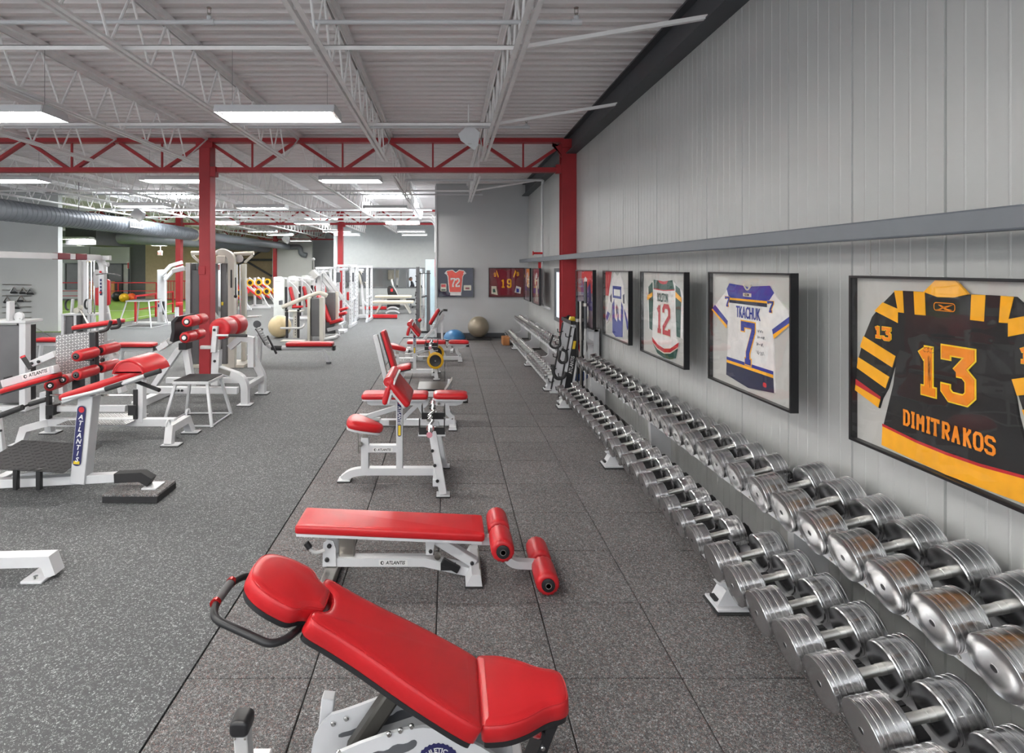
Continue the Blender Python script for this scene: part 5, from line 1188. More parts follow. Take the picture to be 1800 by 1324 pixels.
tb(t, 'handle_tube', WHITE, [p(110, 702, 4.70), p(190, 683, 4.70)], .013); tb(t, 'handle_tube', WHITE, [p(215, 675, 4.70), p(258, 659, 4.70)], .013); tb(t, 'rear_grip', GRIP, [p(238, 670, 5.0), p(280, 686, 4.85)], .018, n=10)
b = B(); b.b2((-2.97, 4.73, 0), (-2.50, 5.05, .078), .004); t = single('rubber_block', b, TILEM, 'black rubber block under the foot of the nearest left machine', 'block'); bb = B(); bb.b2((-2.973, 4.727, .004), (-2.497, 5.053, .06), .003); bb.build('dark_edge', RUBBER, t)

# white foot of a machine cut off by the left edge
t = thing('machine_foot', 'white beam end with a foot entering at the lower left edge of the picture', 'machine', (-2.8, 3.6, 0))
part(t, 'beam', WHITE, lambda b: b.path([(-3.6, 3.62, .09), (-2.62, 3.62, .115), (-2.585, 3.62, .02)], .09, .07, Y_)); bx(t, 'foot', WHITE, (-2.74, 3.52, .0), (-2.60, 3.72, .02)); tb(t, 'bolt', CHROME, [(-2.66, 3.55, .02), (-2.66, 3.55, .04)], .014); bx(t, 'cross_beam', WHITE, (-3.7, 3.3, .0), (-3.6, 3.95, .1))

# back extension machine with the chequer plate
t = thing('hyperextension_machine', 'white back machine with a chequered steel plate and four red foam rollers', 'machine', (-4.0, 6.5, 0))
bx(t, 'base_beam', WHITE, (-4.78, 6.46, .16), (-3.22, 6.54, .25))
for (x, nm) in ((-4.76, 'left'), (-3.62, 'right')): br(t, 'post', WHITE, (x, 6.5, .2), (x, 6.5, .56 if nm == 'left' else .80), .085, .075, UX)
for y in (6.28, 6.75):
    part(t, 'rear_leg', WHITE, lambda b: b.path([(-4.70, 6.5, .205), (-4.86, y + (.05 if y < 6.5 else -.05), .175), (-4.88, y, .02)], .08, .08, Y_)); foot(t, (-4.87, y, 0), .2, .14)
part(t, 'front_cross', WHITE, lambda b: b.path([(-3.17, 6.25, .02), (-3.19, 6.32, .18), (-3.19, 6.70, .18), (-3.17, 6.77, .02)], .085, .085, X_))
for y in (6.27, 6.75): foot(t, (-3.15, y, 0), .2, .12); part(t, 'hook_loop', WHITE, lambda b: b.tube([V((-3.19, y, .19)) + V((0, -.045 * math.cos(R(a)), .05 + .05 * math.sin(R(a)))) for a in range(-20, 201, 20)], .011, 8))
tb(t, 'guide_rod', CHROME, [(-4.72, 6.46, .53), (-3.64, 6.46, .53)], .012); bx(t, 'carriage_bar', WHITE, (-4.62, 6.47, .33), (-3.80, 6.53, .40))
for x in (-4.70, -3.74): bx(t, 'carriage_block', BLACK, (x, 6.42, .30), (x + .10, 6.54, .42)); bx(t, 'guide_plate', BLACK, (x - .01 if x < -4 else x + .05, 6.44, .25), (x + .03 if x < -4 else x + .10, 6.5, .60))
tread(t, 'tread_plate', (-4.45, 6.25, .235), X_, Y_, .78, .5, 20, 12)
br(t, 'roller_post', BLACK, (-4.10, 6.40, .48), (-4.12, 6.40, 1.28), .07, .07, UX)
for z in (1.055, .85): roller(t, (-4.07, 6.02, z), (-4.07, 6.36, z), .062); roller(t, (-4.07, 6.44, z), (-4.07, 6.76, z), .062)
tread(t, 'chequer_plate', p(98, 660, 6.5), V((.5, .18, .055)), Z_, .50, .47, 16, 14)
knob(t, (-4.02, 6.36, .96), X_, .025); tb(t, 'pull_pin', BLACK, [(-4.30, 6.36, .96), (-4.10, 6.36, .96)], .012)
ab = br(t, 'arm_beam', WHITE, p(8, 674, 6.05), p(100, 648, 6.05), .10, .085)
dd = (p(100, 648, 6.05) - p(8, 674, 6.05)).normalized(); sticker(t, p(63, 657, 5.995), dd, Y_.cross(dd) * -1 if Y_.cross(dd).z < 0 else Y_.cross(dd), .06)
pad(t, 'arm_pad', p(12, 690, 6.05), p(100, 664, 6.05), .26, .05, r=.015); bx(t, 'arm_end', BLACK, p(6, 680, 6.0), p(22, 660, 6.12))
tb(t, 'grip', GRIP, [p(54, 648, 6.1), p(40, 627, 6.1)], .024, n=12); tb(t, 'grip_end', REDP, [p(41, 629, 6.1), p(39.5, 626, 6.1)], .026, n=12)
roller(t, p(88, 678, 6.3), p(106, 672, 6.8), .065); roller(t, p(110, 668, 6.5), p(128, 660, 7.0), .065)
br(t, 'back_brace', WHITE, p(192, 598, 6.95), p(216, 690, 6.95), .11, .06, UX); br(t, 'back_brace', WHITE, p(56, 640, 6.9), p(98, 622, 6.9), .08, .08); br(t, 'cross_brace', WHITE, p(175, 628, 6.95), p(205, 618, 6.95), .06, .06); bolts(t, [p(56, 639, 6.85), p(68, 636, 6.85)], -Y_, .02)
br(t, 'lower_brace', WHITE, p(108, 655, 6.9), p(112, 700, 6.9), .08, .06, UX); bx(t, 'lower_box', BLACK, p(126, 690, 6.9), p(150, 662, 7.0))
pad(t, 'top_pad', p(136, 579, 6.9), p(212, 568, 6.9), .28, .05, r=.015)
for a in (((175, 583), (190, 580), (195, 564)), ((195, 577), (212, 575), (208, 560))): tb(t, 'handle', GRIP, [p(*q, 6.6) for q in a], .02, .06, 10)
# yellow plate standing in the machine behind
b = B(); b.bar(p(176, 665, 6.9), p(200, 662, 6.9), .05, .14); single('wooden_block', b, WOOD, 'brown block lying in the frame of the chequer-plate machine', 'block') if False else None
# black bars of the machine cut by the left edge
t = thing('cut_machine', 'white post with two black forward grips cut by the left edge, behind the nearest machine', 'machine', (-4.9, 5.9, 0))
tb(t, 'grip', GRIP, [p(-6, 733, 5.8), p(40, 716, 5.8)], .03, n=12); tb(t, 'grip', GRIP, [p(52, 711, 5.9), p(82, 702, 5.9)], .026, n=12); br(t, 'leg', WHITE, p(-4, 722, 5.9), p(5, 797, 5.9), .05, .05, UX); bolts(t, [p(2, 757, 5.84)], -Y_, .013); foot(t, (-4.78, 5.9, 0), .14, .14); br(t, 'beam', WHITE, (-5.5, 5.9, .35), p(-4, 724, 5.9), .06, .06); tb(t, 'grip_bar', BLACK, [p(40, 716, 5.8), p(52, 711, 5.9)], .012)

# glute-ham bench with big red rolls, in front of the red column
t = thing('glute_ham_bench', 'white glute-ham bench with two big red rolls, standing before the red column', 'machine', (-3.5, 8.4, 0))
roller(t, (-3.33, 8.0, 1.13), (-3.33, 8.34, 1.13), .155, cap=False); roller(t, (-3.33, 8.42, 1.13), (-3.33, 8.76, 1.13), .155, cap=False)
for z, x in ((1.237, -3.80), (1.005, -3.835)):
    for y0, y1 in ((8.0, 8.27), (8.31, 8.56)):
        r_ = roller(t, (x, y0, z), (x, y1, z), .082)
    part(r_, 'axle_end', PAPER, lambda b: b.lathe([(-.004, .03), (.006, .028), (.01, .001)], (x, 7.99, z), (x, 6.99, z), 12))
part(t, 'foot_plate', BLACK, lambda b: b.prism([(-.0, .0), (.03, .14), (.02, .28), (.10, .36), (.14, .36), (.07, .27), (.075, .14), (.05, -.02)], (-4.06, 8.56, .955), X_, Z_, .54))
br(t, 'slide_beam', LGREY, (-4.30, 8.3, .86), (-3.98, 8.3, 1.03), .09, .09); br(t, 'slide_clamp', WHITE, (-4.36, 8.3, .80), (-4.20, 8.3, .90), .12, .08); bx(t, 'slide_stop', BLACK, (-4.02, 8.2, .80), (-3.9, 8.4, .90))
br(t, 'rear_post', WHITE, (-3.98, 8.3, 1.0), (-3.86, 8.3, .22), .09, .09, UX); br(t, 'rear_brace', WHITE, (-4.45, 8.3, .22), (-4.05, 8.3, .80), .08, .08, UX)
br(t, 'base_beam', WHITE, (-4.5, 8.12, .225), (-3.1, 8.12, .215), .085, .095); bx(t, 'cross_foot', WHITE, (-4.55, 7.9, 0), (-4.42, 8.9, .1)); br(t, 'base_rail', WHITE, (-4.5, 8.8, .225), (-3.0, 8.8, .225), .075, .085); bolts(t, [(-3.95, 8.07, .225), (-3.90, 8.07, .225), (-4.0, 8.07, .225)], -Y_, .018)
for y in (8.1, 8.84):
    part(t, 'curved_leg', WHITE, lambda b: b.path(fillet([(-3.42 + (.25 if y > 8.5 else 0), y, .55 if y < 8.5 else .66), (-3.05, y, .42), (-2.985, y, .30), (-2.985, y, .02)], .2, 7), .10, .10, Y_)); foot(t, (-2.985, y, 0), .2, .16)
br(t, 'leg_tie', WHITE, (-2.985, 8.1, .26), (-2.985, 8.84, .26), .08, .08); br(t, 'rating_plate', DARKCH, (-3.36, 8.045, .53), (-3.19, 8.045, .475), .005, .07)
up_ = br(t, 'upright', WHITE, (-3.42, 8.1, .30), (-3.40, 8.1, .82), .12, .11, UX); br(up_, 'slider', LGREY, (-3.40, 8.1, .80), (-3.385, 8.1, .98), .05, .09, UX); br(t, 'roll_arm', WHITE, (-3.39, 7.96, .80), (-3.36, 7.96, 1.18), .06, .075, UX); bolts(t, [(-3.365, 7.92, 1.13), (-3.41, 8.04, .66)], -Y_, .02)
part(t, 'bent_arm', WHITE, lambda b: b.path([(-3.35, 8.45, .80), (-3.18, 8.45, .95), (-3.02, 8.45, .92), (-3.02, 8.45, .5)], .09, .09, Y_)); tb(t, 'handle_stub', WHITE, [(-3.33, 7.93, 1.05), (-3.16, 7.93, 1.05)], .016); tb(t, 'handle', GRIP, [(-3.16, 7.93, 1.05), (-2.90, 7.93, 1.045)], .022, n=10)
pad(t, 'small_pad', (-3.66, 8.55, .94), (-3.42, 8.55, .94), .22, .08); br(t, 'pad_arm', LGREY, (-3.62, 8.05, .86), (-3.42, 8.05, .86), .05, .05)

# jump boxes
def jump_box(lab, c, w, h, fl):
    t = thing('plyo_box', lab, 'box', c, 'white framed jump boxes'); x, y, _ = c
    part(t, 'top_frame', WHITE, lambda b: b.b2((x - w / 2, y - w / 2, h - .05), (x + w / 2, y + w / 2, h - .012), .004)); part(t, 'top_mat', RUBBER, lambda b: b.b2((x - w / 2 + .012, y - w / 2 + .012, h - .012), (x + w / 2 - .012, y + w / 2 - .012, h), .004))
    e = w / 2 * fl
    for sx in (-1, 1):
        for sy in (-1, 1): br(t, 'leg', WHITE, (x + sx * (w / 2 - .03), y + sy * (w / 2 - .03), h - .05), (x + sx * e, y + sy * e, .0), .035, .035, UX, .002)
    for a, c2 in (((-1, -1), (1, -1)), ((1, -1), (1, 1)), ((1, 1), (-1, 1)), ((-1, 1), (-1, -1))): br(t, 'base_rail', WHITE, (x + a[0] * e, y + a[1] * e, .015), (x + c2[0] * e, y + c2[1] * e, .015), .018, .022)
jump_box('near white framed jump box with a black top, left of the red column', (-3.31, 7.30, 0), .47, .575, 1.32)
jump_box('tall white framed jump box standing by the turf', (-10.45, 18.9, 0), .80, .92, 1.4)

# cable crossover at the left edge
def stack_tower(t, x, y, w=.36, h=1.24, m=SHROUD, fm=WHITE):
    bx(t, 'shroud', m, (x - w / 2, y, .10), (x + w / 2, y + .03, h - .03), .012); bx(t, 'frame_post', fm, (x + w / 2, y - .03, 0), (x + w / 2 + .09, y + .08, h)); bx(t, 'frame_post', fm, (x - w / 2 - .09, y - .03, 0), (x - w / 2, y + .08, h)); bx(t, 'frame_top', fm, (x - w / 2 - .1, y - .04, h), (x + w / 2 + .1, y + .3, h + .04)); bx(t, 'frame_base', fm, (x - w / 2 - .1, y - .06, 0), (x + w / 2 + .12, y + .5, .07))
    bx(t, 'weight_stack', BLACK, (x - w / 2 + .05, y + .1, .1), (x + w / 2 - .05, y + .26, h * .6)); tb(t, 'guide_rod', CHROME, [(x, y + .18, .1), (x, y + .18, h)], .012)
def pulley(t, c, r, ax, m=WHITE, name='pulley'): c = V(c); ax = V(ax); part(t, name, m, lambda b: b.lathe([(-.02, r * .3), (-.018, r), (-.004, r * .93), (.004, r * .93), (.018, r), (.02, r * .3)], c, c + ax, 20))
t = thing('cable_crossover', 'white cable crossover machine with a grey weight shroud, cut by the left edge', 'machine', (-6.0, 8.4, 0))
stack_tower(t, -6.24, 7.8); bx(t, 'shroud_side', BLACK, (-6.09, 7.83, .1), (-6.06, 8.1, 1.2))
part(t, 'cross_bar', WHITE, lambda b: b.path(fillet([(-5.97, 7.2, 2.2), (-5.965, 9.40, 2.2), (-5.96, 9.50, 2.08), (-5.96, 9.5, 0.02)], .18, 5), .09, .085, X_)); br(t, 'left_post', WHITE, (-6.30, 7.35, 0), (-6.30, 7.35, 2.2), .08, .08, UX); br(t, 'top_arm', WHITE, (-6.35, 9.46, 2.19), (-5.80, 9.46, 2.19), .06, .08)
for yy in (8.35, 8.75): part(t, 'pull_up_grip', mat('dark_red_tape', (.18, .02, .03), .6), lambda b: b.b2((-6.02, yy, 2.15), (-5.915, yy + .28, 2.25), .01))
pulley(t, (-6.1, 7.83, 1.33), .065, -Y_); br(t, 'pulley_arm', WHITE, (-6.20, 7.8, 1.28), (-6.20, 7.8, 1.55), .1, .05, UX); pulley(t, (-5.86, 9.46, 2.08), .04, X_); pulley(t, (-6.22, 7.5, 2.02), .06, Y_); part(t, 'pulley_bracket', CREAM, lambda b: b.b2((-6.26, 7.47, 2.0), (-6.19, 7.53, 2.16), .015))
tb(t, 'cable', DARKCH, [p(34, 560, 7.8), p(90, 592, 8.6)], .005, n=5); tb(t, 'cable', BLACK, [(-6.21, 7.5, 1.98), (-6.20, 7.5, 1.80)], .005, n=5); part(t, 'counterweight', BLACK, lambda b: b.cyl((-6.22, 9.3, .95), (-6.22, 9.3, 1.22), .05, 12)); bolts(t, [(-5.96, 9.44, 1.95), (-5.96, 9.44, 1.6)], -Y_, .02, REDP)
for i in range(5): part(t, 'post_print', NAVY, lambda b: b.b2((-5.975, 9.444, 1.55 + .06 * i), (-5.945, 9.446, 1.59 + .06 * i)))
t = thing('strap_attachment', 'black triangular strap handle hanging from the crossover at the left edge', 'handle', (-6.2, 7.5, 1.3)); tb(t, 'strap', BLACK, [(-6.20, 7.5, 1.80), (-6.205, 7.5, 1.62), (-6.28, 7.5, 1.35), (-6.12, 7.5, 1.35), (-6.195, 7.5, 1.62)], .013); tb(t, 'snap_hook', CHROME, [(-6.2, 7.5, 1.80), (-6.2, 7.5, 1.70)], .012)
t = thing('lat_bar', 'short pull-down bar hanging from the far end of the crossover', 'handle', (-5.86, 9.46, 1.9)); tb(t, 'stem', CHROME, [(-5.86, 9.46, 2.04), (-5.86, 9.46, 1.93)], .014); tb(t, 'bar', CHROME, fillet([(-6.05, 9.46, 1.90), (-5.86, 9.46, 1.93), (-5.72, 9.46, 1.915), (-5.62, 9.46, 1.88)], .05), .012)
# lat tower behind the crossover
t = thing('lat_pulldown', 'white pull-down machine with grey shrouds behind the crossover', 'machine', (-6.8, 10.6, 0))
for a in (142, 152): br(t, 'tall_post', LGREY if a == 142 else WHITE, (p(a, 460, 10.6).x, 10.6, .05), (p(a, 460, 10.6).x, 10.6, 2.2), .08, .07, UX)
for a in (155, 161, 166): tb(t, 'guide_rod', CHROME, [(p(a, 460, 10.5).x, 10.5, 1.1), (p(a, 460, 10.5).x, 10.5, 2.15)], .015)
bx(t, 'top_box', YEL, p(152, 461, 10.5), p(162, 457, 10.6)); bx(t, 'top_cap', WHITE, p(144, 460, 10.48), p(168, 453, 10.7))
part(t, 'oval_shield', LGREY, lambda b: b.prism(smooth2([(-.06, -.17), (.07, -.17), (.075, .17), (-.06, .17)]), p(170, 490, 10.3), X_, Z_, .02, r=.008))
for a, c in ((113, 128), (136, 152)): bx(t, 'shroud', SHROUD, p(a, 600, 10.5), V(p(c, 556, 10.5)) + V((0, .25, 0)), .01)
bx(t, 'frame_top', WHITE, p(107, 555, 10.45), V(p(168, 552, 10.45)) + V((0, .4, 0)))
for a in (107, 129, 153, 160): bx(t, 'frame_post', WHITE, (p(a, 555, 10.45).x, 10.45, 0), (p(a + 5, 555, 10.45).x, 10.52, 1.13))
part(t, 'blue_emblem', BLUEF, lambda b: b.prism([(0, .0), (.10, 0), (.10, .16), (.05, .2), (0, .16)], p(137.5, 579, 10.48), X_, Z_, .004)); part(t, 'emblem_figure', YEL, lambda b: b.prism([(.03, .02), (.07, .02), (.06, .09), (.08, .14), (.03, .13)], p(137.5, 579, 10.475), X_, Z_, .003))
pulley(t, p(135, 546, 10.4), .055, -Y_, CREAM); pulley(t, p(141, 541, 10.5), .05, -Y_, CREAM)
for a, c in (((126, 550), (128, 526)), ((158, 550), (157, 526))): br(t, 'cam_arm', WHITE, p(*a, 10.4), p(*c, 10.4), .05, .04, UX)
tb(t, 'cam', BLACK, [p(120 + 5 * math.cos(R(a)), 536 + 9 * math.sin(R(a)), 10.4) for a in range(90, 271, 20)], .018); tb(t, 'cam', BLACK, [p(153 + 4 * math.cos(R(a)), 535 + 8 * math.sin(R(a)), 10.4) for a in range(90, 271, 20)], .018); br(t, 'belt', DARKCH, p(141, 545, 10.35), p(158, 575, 10.2), .03, .02)
pad(t, 'back_pad', p(182, 537, 11.2), p(182, 491, 11.2), .3, .07, v=X_ * -1); br(t, 'knee_frame', WHITE, p(186, 531, 11.2), p(195, 575, 11.2), .06, .06, UX); br(t, 'knee_bar', WHITE, p(168, 531, 11.2), p(190, 530, 11.2), .06, .06)
# attachments on hooks upon the left wall
t = thing('hook_board', 'steel hook board for cable handles on the pale left wall', 'rack', (-13.6, 17.2, .9))
for k in range(7): tb(t, 'slat', DARKCH, [p(4, 500 + 10 * k, 17.24), p(55, 501 + 9.6 * k, 17.24)], .012, n=5)
for i, (a, c) in enumerate(((24, 505), (40, 506), (53, 507), (36, 520), (28, 532), (12, 522))):
    w = thing('cable_attachment', 'steel cable handle on the left wall hook board, %s counted clockwise from its upper left' % ORD[i], 'handle', p(a, c, 17.2), 'cable handles on the hook board')
    tb(w, 'ring', CHROME if i % 2 == 0 else DARKCH, [p(a, c, 17.2), p(a - 6, c + 9, 17.2), p(a + 7, c + 9, 17.2), p(a, c, 17.2)], .022, .03); tb(w, 'grip', GRIP, [p(a - 5, c + 9.3, 17.2), p(a + 6, c + 9.3, 17.2)], .035)

# flat benches
def flat_bench(lab, x0, x1, y, z=.45, m=WHITE):
    t = thing('flat_bench', lab, 'bench', ((x0 + x1) / 2, y, 0), 'red flat benches')
    pad(t, 'pad', (x0, y, z - .07), (x1, y, z - .07), .28, .07); br(t, 'beam', m, (x0 + .03, y, z - .13), (x1 - .03, y, z - .13), .07, .08)
    for x in (x0 + .12, x1 - .08): part(t, 'leg', m, lambda b: b.cyl((x, y, z - .13), (x + (.04 if x > (x0 + x1) / 2 else -.04), y, .02), .04, 14)); part(t, 'foot_cap', DGREY, lambda b: b.cyl((x + (.04 if x > (x0 + x1) / 2 else -.04), y, 0), (x + (.04 if x > (x0 + x1) / 2 else -.04), y, .03), .055, 14))
    bx(t, 'end_cap', BLACK, (x1 - .02, y - .05, z - .16), (x1 + .015, y + .05, z - .06)); return t
flat_bench('red flat bench between the chequer-plate machine and the glute-ham bench', -6.92, -6.12, 11.5)
flat_bench('red flat bench low behind the crossover weight stack', -9.2, -8.4, 12.3)
t = thing('low_row', 'red-seated low row machine with black foot plates right of the red column', 'machine', (-3.2, 11.6, 0))
pad(t, 'seat_pad', (-3.40, 11.6, .38), (-2.42, 11.6, .38), .28, .075); tb(t, 'beam', WHITE, [(-4.02, 11.6, .62), (-3.95, 11.6, .62), (-3.87, 11.6, .5), (-3.75, 11.6, .345), (-3.6, 11.6, .33), (-2.45, 11.6, .33)], .05, .1, 12); part(t, 'leg', WHITE, lambda b: b.cyl((-2.62, 11.6, .3), (-2.52, 11.6, .02), .04, 14)); part(t, 'foot_cap', DGREY, lambda b: b.cyl((-2.52, 11.6, 0), (-2.52, 11.6, .04), .055, 14)); bx(t, 'end_cap', BLACK, (-2.43, 11.54, .28), (-2.38, 11.66, .38)); tb(t, 'beam_sleeve', BLACK, [(-3.72, 11.6, .335), (-3.5, 11.6, .33)], .054, n=12)
for y in (11.35, 11.85):
    fp = br(t, 'foot_plate', BLACK, p(453, 577, y), p(470, 606, y), .26, .02, (1, 0, .6)); 
    part(fp, 'ribs', LGREY, lambda b: [b.bar(p(454 + 2.4 * k, 578 + 4 * k, y) - Y_ * .08 + Z_ * .02, p(454 + 2.4 * k, 578 + 4 * k, y) + Y_ * .08 + Z_ * .02, .01, .01) for k in range(7)]); br(t, 'plate_arm', BLACK, p(470, 590, y), p(486, 622, y), .04, .04)
br(t, 'pulley_arm', BLACK, p(449, 579, 11.6), p(462, 579, 11.6), .05, .04); br(t, 'rear_leg', WHITE, (-3.98, 11.6, .0), (-3.96, 11.6, .6), .07, .07, UX)
b = B(); b.sphere((0, 0, 0), .325, 1, 36, 20); b.v = [q + V(p(492, 573, 15.9)) for q in b.v]
mz = min(q.z for q in b.v); b.v = [q - Z_ * (mz - .0) for q in b.v]; single('exercise_ball', b, GOLDB, 'gold exercise ball half hidden behind a cream rack', 'ball')
# twin cable column behind the red column
t = thing('cable_column', 'cream twin cable column with tall grey shrouds right behind the red column', 'machine', (-4.7, 11.2, 0))
for a, c in ((326, 351), (377, 399)): bx(t, 'shroud', SHROUD, (p(a, 0, 11.2).x, 11.2, .05), (p(c, 0, 11.2).x, 11.5, 2.12), .02)
bx(t, 'shroud_edge', LGREY, (p(326, 0, 11.15).x, 11.15, .05), (p(334, 0, 11.15).x, 11.2, 2.12)); bx(t, 'bright_edge', CHROME, (p(383, 0, 11.15).x, 11.15, .3), (p(388, 0, 11.15).x, 11.2, 2.10))
part(t, 'curved_post', CREAM, lambda b: b.path(fillet([p(385, 445, 11.1), p(398, 444, 11.1), p(408, 452, 11.1), p(408.5, 600, 11.1), p(408.5, 646, 11.1)], .22, 6), .12, .125, Y_)); br(t, 'rear_post', CREAM, (p(429, 0, 11.6).x, 11.6, .02), (p(429, 0, 11.6).x, 11.6, 2.1), .09, .09, UX)
tb(t, 'top_arm', CREAM, [p(337, 445, 11.3), p(384, 445, 11.3)], .045, n=12); tb(t, 'top_arm', CREAM, [p(412, 447, 11.4), p(446, 445, 11.4)], .045, n=12)
for a, c in (((338, 449), (352, 462)), ((444, 449), (430, 462))): br(t, 'gusset', CREAM, p(*a, 11.35), p(*c, 11.35), .03, .05)
bx(t, 'pulley_box', CREAM, p(380, 463, 11.0), p(402, 450, 11.2), .01); pulley(t, p(421, 455, 11.2), .075, -Y_, LGREY); tb(t, 'top_dome', LGREY, [p(382, 444, 11.2), p(391, 440, 11.2), p(400, 444, 11.2)], .05, .05, 10)
for a in (417, 422): tb(t, 'guide_rod', CHROME, [p(a, 465, 11.4), p(a, 590, 11.4)], .018, n=8)
bx(t, 'bumper', CHROME, p(364, 475, 10.95), p(378, 464, 11.1), .01); bx(t, 'bumper', BLACK, p(337, 475, 11.0), p(348, 463, 11.1), .01); br(t, 'side_arm', WHITE, p(303, 477, 11.2), p(326, 472, 11.2), .06, .08); br(t, 'lower_arm', LGREY, p(370, 542, 10.95), p(388, 568, 10.95), .09, .05); bx(t, 'base', CREAM, (-5.3, 11.1, 0), (-4.12, 11.75, .06)); bx(t, 'print_panel', BLACK, (p(405, 0, 11.03).x, 11.03, 1.62), (p(408, 0, 11.03).x, 11.035, 1.98)); tb(t, 'hanging_strap', BLACK, [p(414, 488, 11.0), p(414, 520, 11.0)], .012); part(t, 'strap_ball', BLACK, lambda b: b.sphere(p(414, 521, 11.0), .035, 1, 12, 8)); bx(t, 'yellow_tag', YEL, p(389, 537, 11.1), p(393, 531, 11.12)); br(t, 'seat_frame', LGREY, p(435, 557, 11.8), p(458, 556, 11.8), .2, .03); pulley(t, p(452, 570, 12.4), .085, -Y_, DGREY, 'weight_disc')
# ---------------------------------------------------------------- machines farther back
def shield_machine(lab, px, w, Y, top, red=True):
    x0, x1 = p(px, 0, Y).x, p(px + w, 0, Y).x; z1 = p(0, top, Y).z
    t = thing('weight_machine', lab, 'machine', ((x0 + x1) / 2, Y, 0), 'white shielded weight machines in the middle distance')
    sh = part(t, 'shield', mat('pale_shield', s2l(205, 208, 205), .4), lambda b: b.prism([(0, .05), (x1 - x0, .05), ((x1 - x0) * .98, z1 * .92), ((x1 - x0) * .6, z1), (0, z1 * .985)], (x0, Y + .12, 0), X_, Z_, .12, r=.02)); part(sh, 'shield_print', LGREY, lambda b: b.b2((x0 + .06, Y - .005, z1 * .86), (x1 - .12, Y, z1 * .90)))
    bx(t, 'weight_stack', BLACK, (x1 - .12, Y + .1, .05), (x1 + .08, Y + .35, z1 * .75)); br(t, 'upright', WHITE, (x1 + .1, Y + .2, 0), (x1 + .1, Y + .2, z1 * .97), .08, .08, UX); br(t, 'arm', WHITE, (x0 + .1, Y + .3, z1 * .98), (x1 + .5, Y + .5, z1 * .9), .07, .07); bx(t, 'base', WHITE, (x0, Y, 0), (x1 + .9, Y + .5, .07))
    if red: pad(t, 'back_pad', (x1 + .30, Y + .3, .45), (x1 + .12, Y + .3, 1.25), .3, .07, v=-Y_); pad(t, 'seat', (x1 + .25, Y + .3, .42), (x1 + .65, Y + .3, .44), .32, .07)
    tb(t, 'handle', WHITE, [(x1 + .15, Y + .1, z1 * .9), (x1 + .45, Y + .05, 1.25), (x1 + .6, Y, 1.0)], .025, .1)
    return t
for i, (px, w, top) in enumerate(((480.5, 19, 486), (507, 17, 485), (530.5, 15, 484), (547, 13, 487))):
    shield_machine('pale shield-fronted weight machine, %s from the left in the middle row' % ORD[i], px, w, 21.5 + i * .7, top)
# chest machine with cream arms, before the shielded row
t = thing('chest_press', 'cream chest press machine with a grey weight shroud, left of the power racks', 'machine', (-3.6, 15.4, 0))
for a in (510, 530): bx(t, 'guard', BLACK, (p(a - 8, 0, 15.0).x, 15.0, .10), (p(a - 4, 0, 15.0).x, 15.05, .88))
bx(t, 'plate_panel', CREAM, p(515, 594, 15.05), p(523, 547, 15.1)); bx(t, 'top_frame', CREAM, p(501, 549, 15), p(535, 545, 15.4)); bx(t, 'base_frame', CREAM, p(492, 601, 15), p(540, 597, 15.3)); tb(t, 'step_rail', LGREY, [p(493, 577, 14.9), p(531, 577, 14.9), p(535, 570, 15.1)], .03, .1); part(t, 'holes', BLACK, lambda b: [b.b2(p(518.6, 590 - 4.5 * k, 15.03), V(p(519.6, 588 - 4.5 * k, 15.03)) + V((0, .02, 0))) for k in range(8)])
tb(t, 'curved_arm', CREAM, [p(496, 540, 15.4), p(520, 530, 15.4), p(545, 520, 15.4), p(562, 514, 15.4), p(575, 520, 15.4)], .06, .3, 12); bx(t, 'arm_end', DGREY, p(490, 536, 15.3), p(497, 528, 15.5))
bx(t, 'shroud', SHROUD, (p(546, 0, 15.2).x, 15.2, .12), (p(562, 0, 15.2).x, 15.4, 1.18), .02); bx(t, 'shroud_frame', CREAM, (p(562, 0, 15.2).x, 15.15, 0), (p(569, 0, 15.2).x, 15.4, 1.2)); bx(t, 'shroud_frame', CREAM, (p(541, 0, 15.2).x, 15.15, 0), (p(545.5, 0, 15.2).x, 15.4, 1.2))
pad(t, 'back_pad', p(577, 567, 15.8), p(566, 536, 15.8), .3, .08, v=-Y_); pad(t, 'seat', p(581, 570, 15.8), p(603, 564, 15.8), .34, .08); pad(t, 'head_pad', p(562, 528, 15.8), p(557, 521, 15.8), .3, .07, v=-Y_); br(t, 'seat_post', WHITE, p(590, 572, 15.8), p(596, 592, 15.8), .08, .08, UX); br(t, 'seat_beam', WHITE, p(565, 594, 15.7), p(593, 589, 15.7), .09, .09); br(t, 'seat_plate', WHITE, p(576, 580, 15.75), p(602, 574, 15.75), .12, .1); bx(t, 'rear_shroud', SHROUD, (p(570, 0, 16).x, 16, .1), (p(589, 0, 16).x, 16.3, 1.3), .02); br(t, 'rear_post', CREAM, (p(591, 0, 16).x, 16.1, 0), (p(591, 0, 16).x, 16.1, 1.32), .09, .09, UX)
tb(t, 'foot_tube', WHITE, [p(570, 597, 15.3), p(592, 592, 15.3), p(594, 588, 15.3)], .05, .1, 10)
